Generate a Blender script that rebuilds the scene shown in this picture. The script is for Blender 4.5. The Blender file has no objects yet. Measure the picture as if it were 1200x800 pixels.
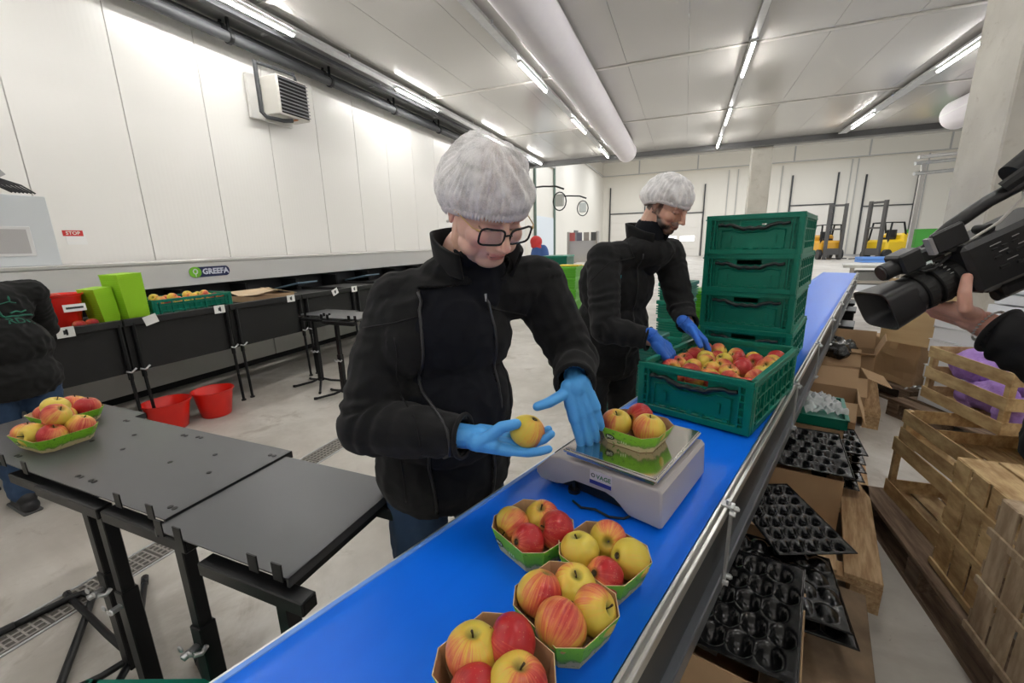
import bpy, bmesh, math, random
from mathutils import Vector, Matrix, Quaternion, noise
import numpy as np
random.seed(7)
S = bpy.context.scene
COL = S.collection
PI = math.pi
R = math.radians
# ---------------------------------------------------------------- camera, world, exposure
cd = bpy.data.cameras.new('camera'); cam = bpy.data.objects.new('camera', cd); COL.objects.link(cam)
cd.sensor_width = 36.0; cd.lens = 14.7; cd.clip_start = 0.03; cd.clip_end = 200
CM = [[0.927404, -0.063865, 0.36857], [0.373305, 0.220673, -0.901081], [-0.023786, 0.973255, 0.228494]]
mw = Matrix([CM[0]+[0], CM[1]+[0], CM[2]+[1.5], [0,0,0,1]])
cam.matrix_world = mw
S.camera = cam
S.view_settings.view_transform = 'Standard'; S.view_settings.look = 'None'
S.view_settings.gamma = 1; S.view_settings.use_curve_mapping = False
S.view_settings.exposure = 1.25
W = bpy.data.worlds.new('world'); S.world = W; W.use_nodes = True
W.node_tree.nodes['Background'].inputs[0].default_value = (0.9, 0.95, 1.0, 1)
W.node_tree.nodes['Background'].inputs[1].default_value = 1.0
TUBE_POWER = 48.0      # emission strength of a lit fluorescent tube
HALL_FILL_W = 105.0     # power of each fill lamp added to brighten the far hall
def area_light(name, loc, size, size_y, power, color=(1,1,1), rot=(0,0,0)):
    l = bpy.data.lights.new(name, 'AREA'); l.shape = 'RECTANGLE'; l.size = size; l.size_y = size_y
    l.energy = power; l.color = color
    o = bpy.data.objects.new(name, l); o.location = loc; o.rotation_euler = rot; COL.objects.link(o); return o
for yy in (22, 29, 36):  # added fill lamps under the closed far ceiling, no roof opening there
    for xx in (-4, 3, 10):
        area_light('hall_fill', (xx, yy, 7.6), 3.0, 2.0, HALL_FILL_W, (0.93, 0.96, 1.0))

# ---------------------------------------------------------------- materials
MT = {}
def mat(name, col, rough=0.5, metal=0.0, **k):
    """principled material; noise=(scale, amount, col2), bump=(scale, strength, dist), wave bump etc."""
    if name in MT: return MT[name]
    m = bpy.data.materials.new(name); m.use_nodes = True
    nt = m.node_tree; b = nt.nodes['Principled BSDF']
    b.inputs['Base Color'].default_value = (*col, 1); b.inputs['Roughness'].default_value = rough
    b.inputs['Metallic'].default_value = metal
    if 'spec' in k: b.inputs['Specular IOR Level'].default_value = k['spec']
    if 'coat' in k: b.inputs['Coat Weight'].default_value = k['coat']; b.inputs['Coat Roughness'].default_value = 0.15
    if 'sheen' in k: b.inputs['Sheen Weight'].default_value = k['sheen']; b.inputs['Sheen Roughness'].default_value = 0.6
    if 'sss' in k:
        b.inputs['Subsurface Weight'].default_value = k['sss']; b.inputs['Subsurface Radius'].default_value = (0.012, 0.004, 0.002)
        b.inputs['Subsurface Scale'].default_value = 0.5
    if 'alpha' in k: b.inputs['Alpha'].default_value = k['alpha']
    if 'trans' in k: b.inputs['Transmission Weight'].default_value = k['trans']
    if 'emit' in k:
        b.inputs['Emission Color'].default_value = (*k.get('ecol', col), 1); b.inputs['Emission Strength'].default_value = k['emit']
    tc = nt.nodes.new('ShaderNodeTexCoord'); co = tc.outputs['Object']
    if 'stretch' in k:
        mp = nt.nodes.new('ShaderNodeMapping'); mp.inputs['Scale'].default_value = k['stretch']
        nt.links.new(co, mp.inputs[0]); co = mp.outputs[0]
    if 'noise' in k:
        sc, amt, c2 = k['noise']
        n = nt.nodes.new('ShaderNodeTexNoise'); n.inputs['Scale'].default_value = sc; n.inputs['Detail'].default_value = 6
        n.inputs['Roughness'].default_value = 0.6
        nt.links.new(co, n.inputs['Vector'])
        r = nt.nodes.new('ShaderNodeValToRGB'); e = r.color_ramp.elements
        e[0].position = 0.5-0.25/max(amt, .01)*.5; e[1].position = 0.5+0.25/max(amt, .01)*.5
        e[0].color = (*col, 1); e[1].color = (*c2, 1)
        nt.links.new(n.outputs[0], r.inputs[0]); out = r.outputs[0]
        if 'tint' in k:   # per object brightness variation
            oi = nt.nodes.new('ShaderNodeObjectInfo'); mr = nt.nodes.new('ShaderNodeMapRange')
            mr.inputs[3].default_value = 1-k['tint']; mr.inputs[4].default_value = 1+k['tint']
            nt.links.new(oi.outputs['Random'], mr.inputs[0])
            hs = nt.nodes.new('ShaderNodeHueSaturation'); nt.links.new(mr.outputs[0], hs.inputs['Value']); nt.links.new(out, hs.inputs['Color']); out = hs.outputs[0]
        if 'stain' in k:      # dirt: darker and lighter scuffs with a shape of their own
            for (sc2, lo, hi, c3, amt2) in k['stain']:
                n2 = nt.nodes.new('ShaderNodeTexNoise'); n2.inputs['Scale'].default_value = sc2; n2.inputs['Detail'].default_value = 8; n2.inputs['Roughness'].default_value = 0.7; n2.inputs['Distortion'].default_value = 0.6
                nt.links.new(tc.outputs['Object'], n2.inputs['Vector'])
                mr2 = nt.nodes.new('ShaderNodeMapRange'); mr2.inputs[1].default_value = lo; mr2.inputs[2].default_value = hi; mr2.inputs[4].default_value = amt2
                nt.links.new(n2.outputs[0], mr2.inputs[0]); mx2 = nt.nodes.new('ShaderNodeMixRGB'); mx2.inputs[2].default_value = (*c3, 1)
                nt.links.new(mr2.outputs[0], mx2.inputs[0]); nt.links.new(out, mx2.inputs[1]); out = mx2.outputs[0]
        nt.links.new(out, b.inputs['Base Color'])
    if 'vcol' in k:
        a = nt.nodes.new('ShaderNodeVertexColor'); a.layer_name = 'Col'
        nt.links.new(a.outputs[0], b.inputs['Base Color'])
    if 'bump' in k:
        sc, st, ds = k['bump']
        n = nt.nodes.new('ShaderNodeTexNoise'); n.inputs['Scale'].default_value = sc; n.inputs['Detail'].default_value = 4
        nt.links.new(co, n.inputs['Vector'])
        bu = nt.nodes.new('ShaderNodeBump'); bu.inputs['Strength'].default_value = st; bu.inputs['Distance'].default_value = ds
        nt.links.new(n.outputs[0], bu.inputs['Height']); nt.links.new(bu.outputs[0], b.inputs['Normal'])
    if 'wave' in k:
        axis, sc, st, ds = k['wave']
        w = nt.nodes.new('ShaderNodeTexWave'); w.bands_direction = axis; w.inputs['Scale'].default_value = sc
        nt.links.new(tc.outputs['Object'], w.inputs['Vector'])
        bu = nt.nodes.new('ShaderNodeBump'); bu.inputs['Strength'].default_value = st; bu.inputs['Distance'].default_value = ds
        nt.links.new(w.outputs[0], bu.inputs['Height']); nt.links.new(bu.outputs[0], b.inputs['Normal'])
    MT[name] = m
    return m

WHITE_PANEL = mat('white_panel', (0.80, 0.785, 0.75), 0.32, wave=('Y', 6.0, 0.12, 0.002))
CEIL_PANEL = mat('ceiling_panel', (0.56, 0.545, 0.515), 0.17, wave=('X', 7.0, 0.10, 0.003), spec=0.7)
FAR_WALL = mat('far_wall_panel', (0.80, 0.76, 0.68), 0.5, wave=('X', 3.0, 0.1, 0.003))
FAR_DOOR = mat('far_door_panel', (0.80, 0.76, 0.70), 0.5)
JOINT = mat('joint_grey', (0.50, 0.49, 0.47), 0.6)
CONCRETE = mat('concrete_floor', (0.42, 0.39, 0.345), 0.42, noise=(1.3, 0.9, (0.60, 0.57, 0.52)), bump=(30, 0.08, 0.002), stain=[(0.55, 0.50, 0.62, (0.33, 0.29, 0.25), 0.45), (2.6, 0.56, 0.66, (0.27, 0.22, 0.17), 0.55), (1.0, 0.55, 0.72, (0.78, 0.77, 0.74), 0.6), (14, 0.64, 0.72, (0.20, 0.16, 0.13), 0.5)])
FLOOR_R = mat('grey_screed_floor', (0.27, 0.27, 0.28), 0.45, noise=(1.5, 0.6, (0.35, 0.345, 0.345)), bump=(40, 0.08, 0.002))
COLUMN = mat('cast_concrete', (0.50, 0.475, 0.42), 0.7, noise=(1.6, 0.8, (0.60, 0.575, 0.51)), bump=(25, 0.15, 0.004), stain=[(3.0, 0.55, 0.7, (0.36, 0.32, 0.26), 0.6), (9.0, 0.6, 0.7, (0.40, 0.36, 0.30), 0.6)])
GALV = mat('galvanised_steel', (0.55, 0.56, 0.57), 0.38, 0.85, noise=(12, 0.6, (0.66, 0.67, 0.68)))
ALU = mat('aluminium', (0.66, 0.65, 0.62), 0.32, 0.9, noise=(9, 0.5, (0.74, 0.73, 0.70)))
DARKMETAL = mat('dark_grey_metal', (0.045, 0.047, 0.05), 0.45, 0.3)
BLACKP = mat('black_plastic', (0.012, 0.012, 0.014), 0.4)
BLACKM = mat('black_painted_steel', (0.0065, 0.0068, 0.0078), 0.38, 0.1, bump=(250, 0.25, 0.0006), spec=0.35)
TUBE = mat('lit_tube', (1, 1, 1), 0.4, emit=TUBE_POWER, ecol=(1.0, 0.985, 0.95))
LAMPBODY = mat('lamp_body', (0.75, 0.75, 0.74), 0.4)
FABRIC_DUCT = mat('white_duct_fabric', (0.84, 0.80, 0.85), 0.8, noise=(2.5, 0.6, (0.88, 0.85, 0.88)), bump=(4, 0.3, 0.02))

# ---------------------------------------------------------------- mesh helpers
class MB:
    def __init__(s): s.bm = bmesh.new(); s.mi = 0
    def _fin(s, vs, M):
        if M is not None:
            for v in vs: v.co = M @ v.co
        return vs
    def box(s, c, d, rot=None, bevel=0, M=None):
        r = bmesh.ops.create_cube(s.bm, size=1.0); vs = r['verts']
        for v in vs: v.co = Vector((v.co.x*d[0], v.co.y*d[1], v.co.z*d[2]))
        if bevel:
            es = list({e for v in vs for e in v.link_edges})
            rr = bmesh.ops.bevel(s.bm, geom=es, offset=bevel, segments=1, affect='EDGES', profile=0.5)
            vs = rr['verts'] if len(rr['verts']) else vs
            vs = list({v for v in vs if v.is_valid})
        T = Matrix.Translation(Vector(c))
        if rot is not None:
            T = T @ (rot if isinstance(rot, Matrix) else Matrix.Rotation(rot, 4, 'Z'))
        for v in vs: v.co = T @ v.co
        s._fin(vs, M); s._mat(vs); return vs
    def _mat(s, vs):
        if s.mi:
            for f in {f for v in vs for f in v.link_faces}: f.material_index = s.mi
    def cyl(s, a, b, r, r2=None, seg=12, caps=True, M=None):
        a = Vector(a); b = Vector(b); d = b-a; L = d.length
        if L < 1e-6: return []
        rr = bmesh.ops.create_cone(s.bm, cap_ends=caps, segments=seg, radius1=r, radius2=r if r2 is None else r2, depth=L)
        q = Vector((0, 0, 1)).rotation_difference(d.normalized()).to_matrix().to_4x4()
        T = Matrix.Translation((a+b)/2) @ q
        for v in rr['verts']: v.co = T @ v.co
        s._fin(rr['verts'], M); s._mat(rr['verts']); return rr['verts']
    def tube(s, pts, r, seg=8, closed=False, M=None, flat=1.0):
        """swept tube through points, parallel-transport frames"""
        P = [Vector(p) for p in pts]; n = len(P)
        rs = r if isinstance(r, (list, tuple)) else [r]*n
        rings = []; up = None; new = []
        for i in range(n):
            if closed: t = (P[(i+1) % n]-P[i-1]).normalized()
            else: t = (P[min(i+1, n-1)]-P[max(i-1, 0)]).normalized()
            if up is None:
                up = Vector((0, 0, 1)) if abs(t.z) < 0.9 else Vector((1, 0, 0))
            x = up.cross(t).normalized(); y = t.cross(x).normalized(); up = y
            ring = []
            for k in range(seg):
                a = 2*PI*k/seg
                ring.append(s.bm.verts.new(P[i] + x*math.cos(a)*rs[i] + y*math.sin(a)*rs[i]*flat))
            rings.append(ring); new += ring
        m = n if closed else n-1
        for i in range(m):
            A, B = rings[i], rings[(i+1) % n]
            for k in range(seg):
                f = s.bm.faces.new((A[k], A[(k+1) % seg], B[(k+1) % seg], B[k])); f.material_index = s.mi
        if not closed:
            f = s.bm.faces.new(list(reversed(rings[0]))); f.material_index = s.mi
            f = s.bm.faces.new(rings[-1]); f.material_index = s.mi
        s._fin(new, M); return new
    def lathe(s, prof, seg=20, c=(0, 0, 0), M=None, close_bottom=False, close_top=False):
        c = Vector(c); rings = []; new = []
        for (r, z) in prof:
            if r < 1e-6:
                v = s.bm.verts.new(c+Vector((0, 0, z))); rings.append([v]); new.append(v)
            else:
                ring = [s.bm.verts.new(c+Vector((r*math.cos(2*PI*k/seg), r*math.sin(2*PI*k/seg), z))) for k in range(seg)]
                rings.append(ring); new += ring
        for A, B in zip(rings, rings[1:]):
            for k in range(seg):
                k2 = (k+1) % seg
                if len(A) == 1 and len(B) == 1: continue
                if len(A) == 1: f = s.bm.faces.new((A[0], B[k2], B[k]))
                elif len(B) == 1: f = s.bm.faces.new((A[k], A[k2], B[0]))
                else: f = s.bm.faces.new((A[k], A[k2], B[k2], B[k]))
                f.material_index = s.mi
        if close_bottom and len(rings[0]) > 1: s.bm.faces.new(list(reversed(rings[0]))).material_index = s.mi
        if close_top and len(rings[-1]) > 1: s.bm.faces.new(rings[-1]).material_index = s.mi
        s._fin(new, M); return new
    def ell(s, c, r, rot=None, seg=16, M=None):
        rr = bmesh.ops.create_uvsphere(s.bm, u_segments=seg, v_segments=max(6, seg*2//3), radius=1.0)
        T = Matrix.Translation(Vector(c))
        if rot is not None: T = T @ rot
        T = T @ Matrix.Diagonal((r[0], r[1], r[2], 1)) if not isinstance(r, (int, float)) else T @ Matrix.Diagonal((r, r, r, 1))
        for v in rr['verts']: v.co = T @ v.co
        s._fin(rr['verts'], M); s._mat(rr['verts']); return rr['verts']
    def prism(s, pts, z0, z1, M=None):
        """vertical prism over a 2D outline"""
        A = [s.bm.verts.new((p[0], p[1], z0)) for p in pts]; B = [s.bm.verts.new((p[0], p[1], z1)) for p in pts]
        n = len(pts)
        fs = [s.bm.faces.new(list(reversed(A))), s.bm.faces.new(B)]
        for k in range(n): fs.append(s.bm.faces.new((A[k], A[(k+1) % n], B[(k+1) % n], B[k])))
        for f in fs: f.material_index = s.mi
        s._fin(A+B, M); return A+B
    def quad(s, a, b, c, d):
        vs = [s.bm.verts.new(p) for p in (a, b, c, d)]
        f = s.bm.faces.new(vs); f.material_index = s.mi; return vs
    def grid(s, fn, nu, nv, closed_u=False):
        V = [[s.bm.verts.new(fn(i/(nu if closed_u else nu-1), j/(nv-1))) for j in range(nv)] for i in range(nu)]
        for i in range(nu if closed_u else nu-1):
            for j in range(nv-1):
                f = s.bm.faces.new((V[i][j], V[(i+1) % nu][j], V[(i+1) % nu][j+1], V[i][j+1])); f.material_index = s.mi
        return V

def mk(name, mb, m, parent=None, smooth=False, world=False, mesh=None, loc=None, rot=None):
    """link ONE mesh object. world=True: coordinates were given in world space, bring them to the parent's frame"""
    if mesh is None:
        bm = mb.bm
        if world and parent is not None:
            bmesh.ops.transform(bm, matrix=full(parent).inverted(), verts=bm.verts)
        bmesh.ops.recalc_face_normals(bm, faces=bm.faces)
        mesh = bpy.data.meshes.new(name); bm.to_mesh(mesh); bm.free()
        for x in (m if isinstance(m, (list, tuple)) else [m]): mesh.materials.append(x)
        if smooth:
            mesh.polygons.foreach_set('use_smooth', [True]*len(mesh.polygons))
            if smooth != 'all': mesh.set_sharp_from_angle(angle=R(smooth if smooth is not True else 40))
    o = bpy.data.objects.new(name, mesh); COL.objects.link(o)
    if parent is not None: o.parent = parent
    if loc is not None: o.location = loc
    if rot is not None: o.rotation_euler = rot
    return o
def full(o):
    M = Matrix.LocRotScale(o.location, o.rotation_euler, o.scale)
    return full(o.parent) @ M if o.parent else M
def tag(o, label=None, cat=None, group=None, kind=None):
    if label: o['label'] = label
    if cat: o['category'] = cat
    if group: o['group'] = group
    if kind: o['kind'] = kind
    return o
def thing(name, label, cat, loc=(0, 0, 0), rotz=0, group=None):
    o = bpy.data.objects.new(name, None); COL.objects.link(o); o.empty_display_size = 0.05
    o.location = loc; o.rotation_euler = (0, 0, rotz)
    return tag(o, label, cat, group)
def struct(name, mb, m, label=None, cat=None, **k):
    o = mk(name, mb, m, **k); o['kind'] = 'structure'
    return o
def kids(o): return [c for c in bpy.data.objects if c.parent == o]
def dup(root, loc=None, rotz=None, label=None, group=None, rot=None):
    r = root.copy(); COL.objects.link(r)
    if loc is not None: r.location = loc
    if rotz is not None: r.rotation_euler = (0, 0, rotz)
    if rot is not None: r.rotation_euler = rot
    if label: r['label'] = label
    if group: r['group'] = group
    for ch in kids(root):
        c = ch.copy(); COL.objects.link(c); c.parent = r
        for g in kids(ch):
            d = g.copy(); COL.objects.link(d); d.parent = c
    return r
FONT = None
def text_mesh(txt, size, depth=0.0004, bold=0.0, align='CENTER'):
    cu = bpy.data.curves.new('txt', 'FONT'); cu.body = txt; cu.size = size; cu.extrude = depth; cu.offset = bold
    cu.align_x = align; cu.align_y = 'CENTER'; cu.resolution_u = 2
    o = bpy.data.objects.new('txt', cu); COL.objects.link(o)
    dg = bpy.context.evaluated_depsgraph_get(); me = bpy.data.meshes.new_from_object(o.evaluated_get(dg))
    bpy.data.objects.remove(o); return me
def text_obj(name, txt, size, m, parent, M, depth=0.0004, bold=0.0):
    """flat lettering; M in the parent's frame"""
    me = text_mesh(txt, size, depth, bold); me.transform(M); me.materials.clear(); me.materials.append(m)
    o = bpy.data.objects.new(name, me); COL.objects.link(o); o.parent = parent; return o
def frame(o, x, n):
    """matrix whose X axis is x, Z axis is n, origin o"""
    x = Vector(x).normalized(); n = Vector(n).normalized(); y = n.cross(x).normalized(); x = y.cross(n)
    return Matrix(((x.x, y.x, n.x, o[0]), (x.y, y.y, n.y, o[1]), (x.z, y.z, n.z, o[2]), (0, 0, 0, 1)))
# ================================================================ THE BUILDING
CZ = 4.6; WL = -6.2; YE = 16.9
# floor
b = MB(); b.box((-0.9, 6.0, -0.1), (10.8, 22.0, 0.2)); b.box((-0.9, 31.5, -0.1), (24, 29, 0.2)); floor = struct('floor', b, CONCRETE)
b = MB(); b.box((8.0, 6.0, -0.1), (7.0, 22.0, 0.2)); b.box((17.6, 31.5, -0.1), (13, 29, 0.2)); fr = mk('floor_screed', b, FLOOR_R, floor)
# left wall out of insulated panels
wl = struct('wall_left', (lambda b: (b.box((WL-0.12, 6.45, 2.3), (0.14, 20.9, 4.6)), b)[1])(MB()), JOINT)
pan = MB(); pan.box((0, 0, 2.3), (0.05, 0.962, 4.6), bevel=0.004)
p0 = None; y = 2.83-0.97*7
while y < YE-0.4:
    if p0 is None: p0 = mk('wall_panel', pan, WHITE_PANEL, wl, loc=(WL-0.025, y, 0))
    else:
        c = p0.copy(); COL.objects.link(c); c.location = (WL-0.025, y, 0)
    y += 0.97
# ceiling panels
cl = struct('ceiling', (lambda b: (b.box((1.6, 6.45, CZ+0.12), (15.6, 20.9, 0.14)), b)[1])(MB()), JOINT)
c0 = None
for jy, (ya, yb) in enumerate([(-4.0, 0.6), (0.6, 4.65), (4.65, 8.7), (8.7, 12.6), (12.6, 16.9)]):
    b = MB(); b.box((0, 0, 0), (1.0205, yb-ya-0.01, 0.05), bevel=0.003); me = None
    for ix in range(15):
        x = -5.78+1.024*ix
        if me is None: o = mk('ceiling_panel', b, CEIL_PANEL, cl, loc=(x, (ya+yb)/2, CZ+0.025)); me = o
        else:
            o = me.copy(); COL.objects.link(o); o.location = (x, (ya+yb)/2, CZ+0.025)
# joint strips seen as thin raised lines
b = MB()
for yb in (0.6, 4.65, 8.7, 12.6): b.box((1.6, yb, CZ-0.008), (15.6, 0.09, 0.014), bevel=0.004)
struct('trim_1', b, mat('joint_cover', (0.60, 0.58, 0.54), 0.35))
# steel beam at the end of the low ceiling and the fascia above
b = MB(); b.box((1.6, YE+0.1, CZ-0.02), (16.0, 0.18, 0.26)); b.box((1.6, YE+0.1, CZ-0.16), (16.0, 0.30, 0.02)); b.box((1.6, YE+0.1, CZ+0.1), (16.0, 0.30, 0.02))
struct('trim_2', b, mat('beam_grey', (0.11, 0.11, 0.11), 0.5))
b = MB(); b.box((1.6, YE+0.3, 6.3), (16.0, 0.1, 3.3)); struct('wall_fascia', b, FAR_WALL)
# right wall and the wall behind the camera
b = MB(); b.box((9.45, 6.45, 2.3), (0.1, 20.9, 4.6)); struct('wall_right', b, WHITE_PANEL)
b = MB(); b.box((1.6, -4.05, 2.3), (15.9, 0.1, 4.6)); struct('wall_front', b, WHITE_PANEL)
# wall stubs closing the front room towards the far hall
b = MB(); b.box((-7.2, YE+0.1, 4.0), (2.0, 0.2, 8.0)); struct('wall_end', b, FAR_WALL)
# far hall
YB = 42.0; XL2 = -7.45; XR2 = 20.0
wf = struct('wall_back', (lambda b: (b.box(((XL2+XR2)/2, YB+0.1, 4.2), (XR2-XL2+0.4, 0.2, 8.4)), b)[1])(MB()), FAR_WALL)
b = MB(); b.box((XL2-0.1, (YE+YB)/2, 4.2), (0.2, YB-YE, 8.4)); wfl = struct('wall_far_left', b, mat('far_left_wall', (0.80, 0.77, 0.70), 0.5, wave=('Y', 3.0, 0.1, 0.003)))
b = MB(); b.box((XR2+0.1, (YE+YB)/2, 4.2), (0.2, YB-YE, 8.4)); struct('wall_far_right', b, FAR_WALL)
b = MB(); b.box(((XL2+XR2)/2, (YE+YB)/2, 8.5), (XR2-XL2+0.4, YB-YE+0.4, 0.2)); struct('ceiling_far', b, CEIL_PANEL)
# bulkhead running round the far hall above the loading doors
b = MB(); b.box(((XL2+XR2)/2, YB-0.35, 7.85), (XR2-XL2, 0.7, 1.15)); struct('wall_bulkhead', b, mat('bulkhead_panel', (0.83, 0.79, 0.71), 0.5))
b = MB(); b.box(((XL2+XR2)/2, YB-0.72, 7.25), (XR2-XL2, 0.08, 0.07))
for x in (-4.2, 0.6, 7.6, 12.4, 17): b.box((x, YB-0.72, 7.85), (0.10, 0.05, 1.15))
b.box((XL2+0.1, (YE+YB)/2, 7.25), (0.16, YB-YE-1.6, 0.07))
struct('trim_3', b, JOINT)
# the loading doors in the back wall
def loading_door(n, x, w, h, windows=False, zbar=None):
    b = MB(); b.box((x, YB-0.03, h/2), (w, 0.06, h)); d = struct('door_%d' % n, b, FAR_DOOR)
    for k in range(int(h/0.62)):
        q = MB(); q.box((x, YB-0.07, 0.31+0.62*k), (w-0.08, 0.03, 0.605), bevel=0.006); mk('door_section', q, FAR_DOOR, d)
    for s in (-1, 1):
        q = MB(); q.box((x+s*(w/2+0.08), YB-0.1, (h+2.4)/2), (0.10, 0.12, h+2.4)); mk('track', q, DARKMETAL, d)
    q = MB(); q.box((x, YB-0.1, h+0.05), (w+0.2, 0.1, 0.08)); mk('spring_bar', q, DARKMETAL, d)
    if windows:
        for s in (-1, 1):
            q = MB(); q.box((x+s*0.75, YB-0.095, 1.55), (1.15, 0.02, 0.42)); mk('window_pane', q, mat('daylit_pane', (0.95, 0.97, 1), 0.3, emit=2.2, ecol=(0.93, 0.96, 1)), d)
    return d
loading_door(1, -5.2, 3.0, 3.9)
loading_door(2, -0.6, 3.7, 3.7, True)
loading_door(3, 9.3, 2.9, 3.9)
loading_door(4, 14.2, 3.0, 3.6)
# thin vertical cable ducts on the back wall
b = MB()
for x, z0, z1 in ((3.1, 0, 7.1), (3.8, 0, 7.1), (7.0, 3, 7.1), (11.6, 0, 7.2), (12.0, 0, 7.2), (16.2, 0, 7.2)): b.box((x, YB-0.05, (z0+z1)/2), (0.07, 0.07, z1-z0))
struct('trim_4', b, JOINT)
# doors of the far left wall: roller door with a bright sidelight, personnel door
b = MB(); b.box((XL2+0.03, 23.5, 1.45), (0.06, 3.2, 2.9)); d = struct('door_5', b, mat('pale_blue_door', (0.74, 0.80, 0.86), 0.4))
for yy in (21.7, 25.3):
    q = MB(); q.box((XL2+0.07, yy, 2.9), (0.1, 0.14, 5.8)); mk('track', q, mat('grey_green_steel', (0.13, 0.19, 0.16), 0.5), d)
q = MB(); q.box((XL2+0.07, 23.5, 5.75), (0.1, 3.7, 0.12)); mk('spring_bar', q, JOINT, d)
b = MB(); b.box((XL2+0.03, 31.0, 1.15), (0.06, 1.1, 2.3)); struct('door_6', b, mat('dark_door', (0.10, 0.10, 0.11), 0.5))
# concrete columns
def column(n, x0, x1, y0, y1, h):
    b = MB(); b.box(((x0+x1)/2, (y0+y1)/2, h/2), (x1-x0, y1-y0, h), bevel=0.015); return struct('column_%s' % n, b, COLUMN)
b = MB(); b.box((2.62+0.32, 5.5+0.36, CZ/2), (0.64, 0.72, CZ), bevel=0.015); col1 = struct('column_right', b, COLUMN)
b = MB(); b.box((2.25, 17.6, 4.1), (0.62, 0.5, 8.2), bevel=0.02); struct('column_back', b, COLUMN)
b = MB(); b.box((8.1, 16.0, 2.3), (0.9, 0.8, 4.6), bevel=0.02); struct('column_far_right', b, COLUMN)
b = MB(); b.box((2.95, 5.49, 1.93), (0.22, 0.006, 0.17)); mk('notice', b, mat('paper', (0.82, 0.82, 0.80), 0.7), col1)
b = MB(); b.box((2.95, 5.484, 1.93), (0.12, 0.004, 0.012)); b.box((2.95, 5.484, 1.96), (0.05, 0.004, 0.02)); mk('print', b, BLACKP, col1)
# floor drain with grating
dr = thing('floor_drain', 'long grey slotted channel drain set in the concrete floor left of the woman', 'drain', (-2.42, 1.4, 0))
b = MB(); b.box((0.085, 0, 0.002), (0.012, 6.4, 0.006)); b.box((-0.085, 0, 0.002), (0.012, 6.4, 0.006)); mk('frame', b, GALV, dr)
b = MB(); b.box((0, 0, 0.0015), (0.16, 6.4, 0.002)); mk('channel', b, mat('drain_dark', (0.10, 0.09, 0.08), 0.8), dr)
g0 = None
for k in range(25):
    yy = -1.9+0.2*k
    if g0 is None:
        b = MB()
        for i in range(5): b.box((-0.066+0.033*i, 0, 0.004), (0.010, 0.186, 0.004))
        for i in range(7): b.box((0, -0.09+0.03*i, 0.0045), (0.146, 0.007, 0.004))
        g0 = mk('grate', b, mat('grate_steel', (0.34, 0.32, 0.29), 0.5, 0.5), dr, loc=(0, yy, 0))
    else:
        c = g0.copy(); COL.objects.link(c); c.location = (0, yy, 0)

# ---------------------------------------------------------------- lights under the ceiling
def make_lamp():
    t = thing('tube_light', '', 'light', (0, 0, 0))
    b = MB(); b.box((0, 0, 0.035), (0.075, 1.56, 0.05), bevel=0.008); mk('housing', b, LAMPBODY, t)
    b = MB(); b.cyl((0, -0.74, 0), (0, 0.74, 0), 0.019, seg=8); mk('tube', b, TUBE, t)
    return t
lamp0 = make_lamp(); first = True
rows = [
 (-5.38, 'left wall', [-2.6, 1.3, 4.43, 8.3, 12.15, 15.85]),
 (-2.8, 'fabric duct', [-2.4, 1.2, 4.5, 8.24, 11.93, 15.75]),
 (0.8, 'middle of the ceiling', [-2.0, 1.6, 5.6, 9.1, 12.8, 15.9]),
 (4.22, 'right of the ceiling', [-1.0, 3.0, 6.5, 10.5, 15.0]),
 (7.4, 'far right', [0.5, 5.5, 10.5])]
words = {0: 'lit white tube light on the cable tray nearest the left wall', 1: 'lit white tube light on the tray left of the fabric duct',
         2: 'lit white tube light on the middle tray right of the duct', 3: 'lit white tube light on the right-hand ceiling tray',
         4: 'lit white tube light far right behind the concrete column'}
order = ['nearest the camera', 'second from the camera', 'third from the camera', 'fourth from the camera']
for ri, (x, nm, ys) in enumerate(rows):
    vis = [y for y in ys if y > 3.5]
    for y in ys:
        lab = words[ri] + (', ' + order[min(vis.index(y), 3)] if y in vis else ', behind the camera' if y < 0 else ', above the camera')
        if first: o = lamp0; first = False; o.location = (x, y, CZ-0.14); o['label'] = lab; o['group'] = 'tube lights under the ceiling'
        else: dup(lamp0, (x, y, CZ-0.14), 0, lab, 'tube lights under the ceiling')
for x, l in ((-5.38, 'grey cable tray running along the ceiling nearest the left wall'), (-2.8, 'grey cable tray left of the white fabric duct'),
             (0.8, 'slim grey cable tray carrying tube lights down the middle of the ceiling'), (4.22, 'wide grey cable tray on the right side of the ceiling')):
    t = thing('cable_tray', l, 'cable tray', (x, 6.4, CZ-0.055), 0, 'cable trays under the ceiling')
    w = {-5.38: 0.16, -2.8: 0.13, 0.8: 0.09, 4.22: 0.2}[x]
    b = MB(); b.box((0, 0, -0.035), (w, 20.4, 0.006)); b.box((w/2, 0, -0.02), (0.006, 20.4, 0.045)); b.box((-w/2, 0, -0.02), (0.006, 20.4, 0.045)); mk('tray', b, GALV, t)
    for k in range(9):
        b = MB(); b.box((0, -9+2.2*k, 0.0), (w+0.05, 0.03, 0.06)); mk('bracket', b, GALV, t)
# the second, dark busbar rail beside the left tray
t = thing('power_rail', 'dark busbar rail beside the left row of tube lights', 'rail', (-5.62, 6.4, CZ-0.12))
b = MB(); b.box((0, 0, 0), (0.09, 20.4, 0.05)); mk('rail', b, DARKMETAL, t)
for k in range(8):
    b = MB(); b.box((-0.14, -8.2+2.3*k, 0.05), (0.28, 0.03, 0.03)); mk('cross_bar', b, GALV, t)
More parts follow.
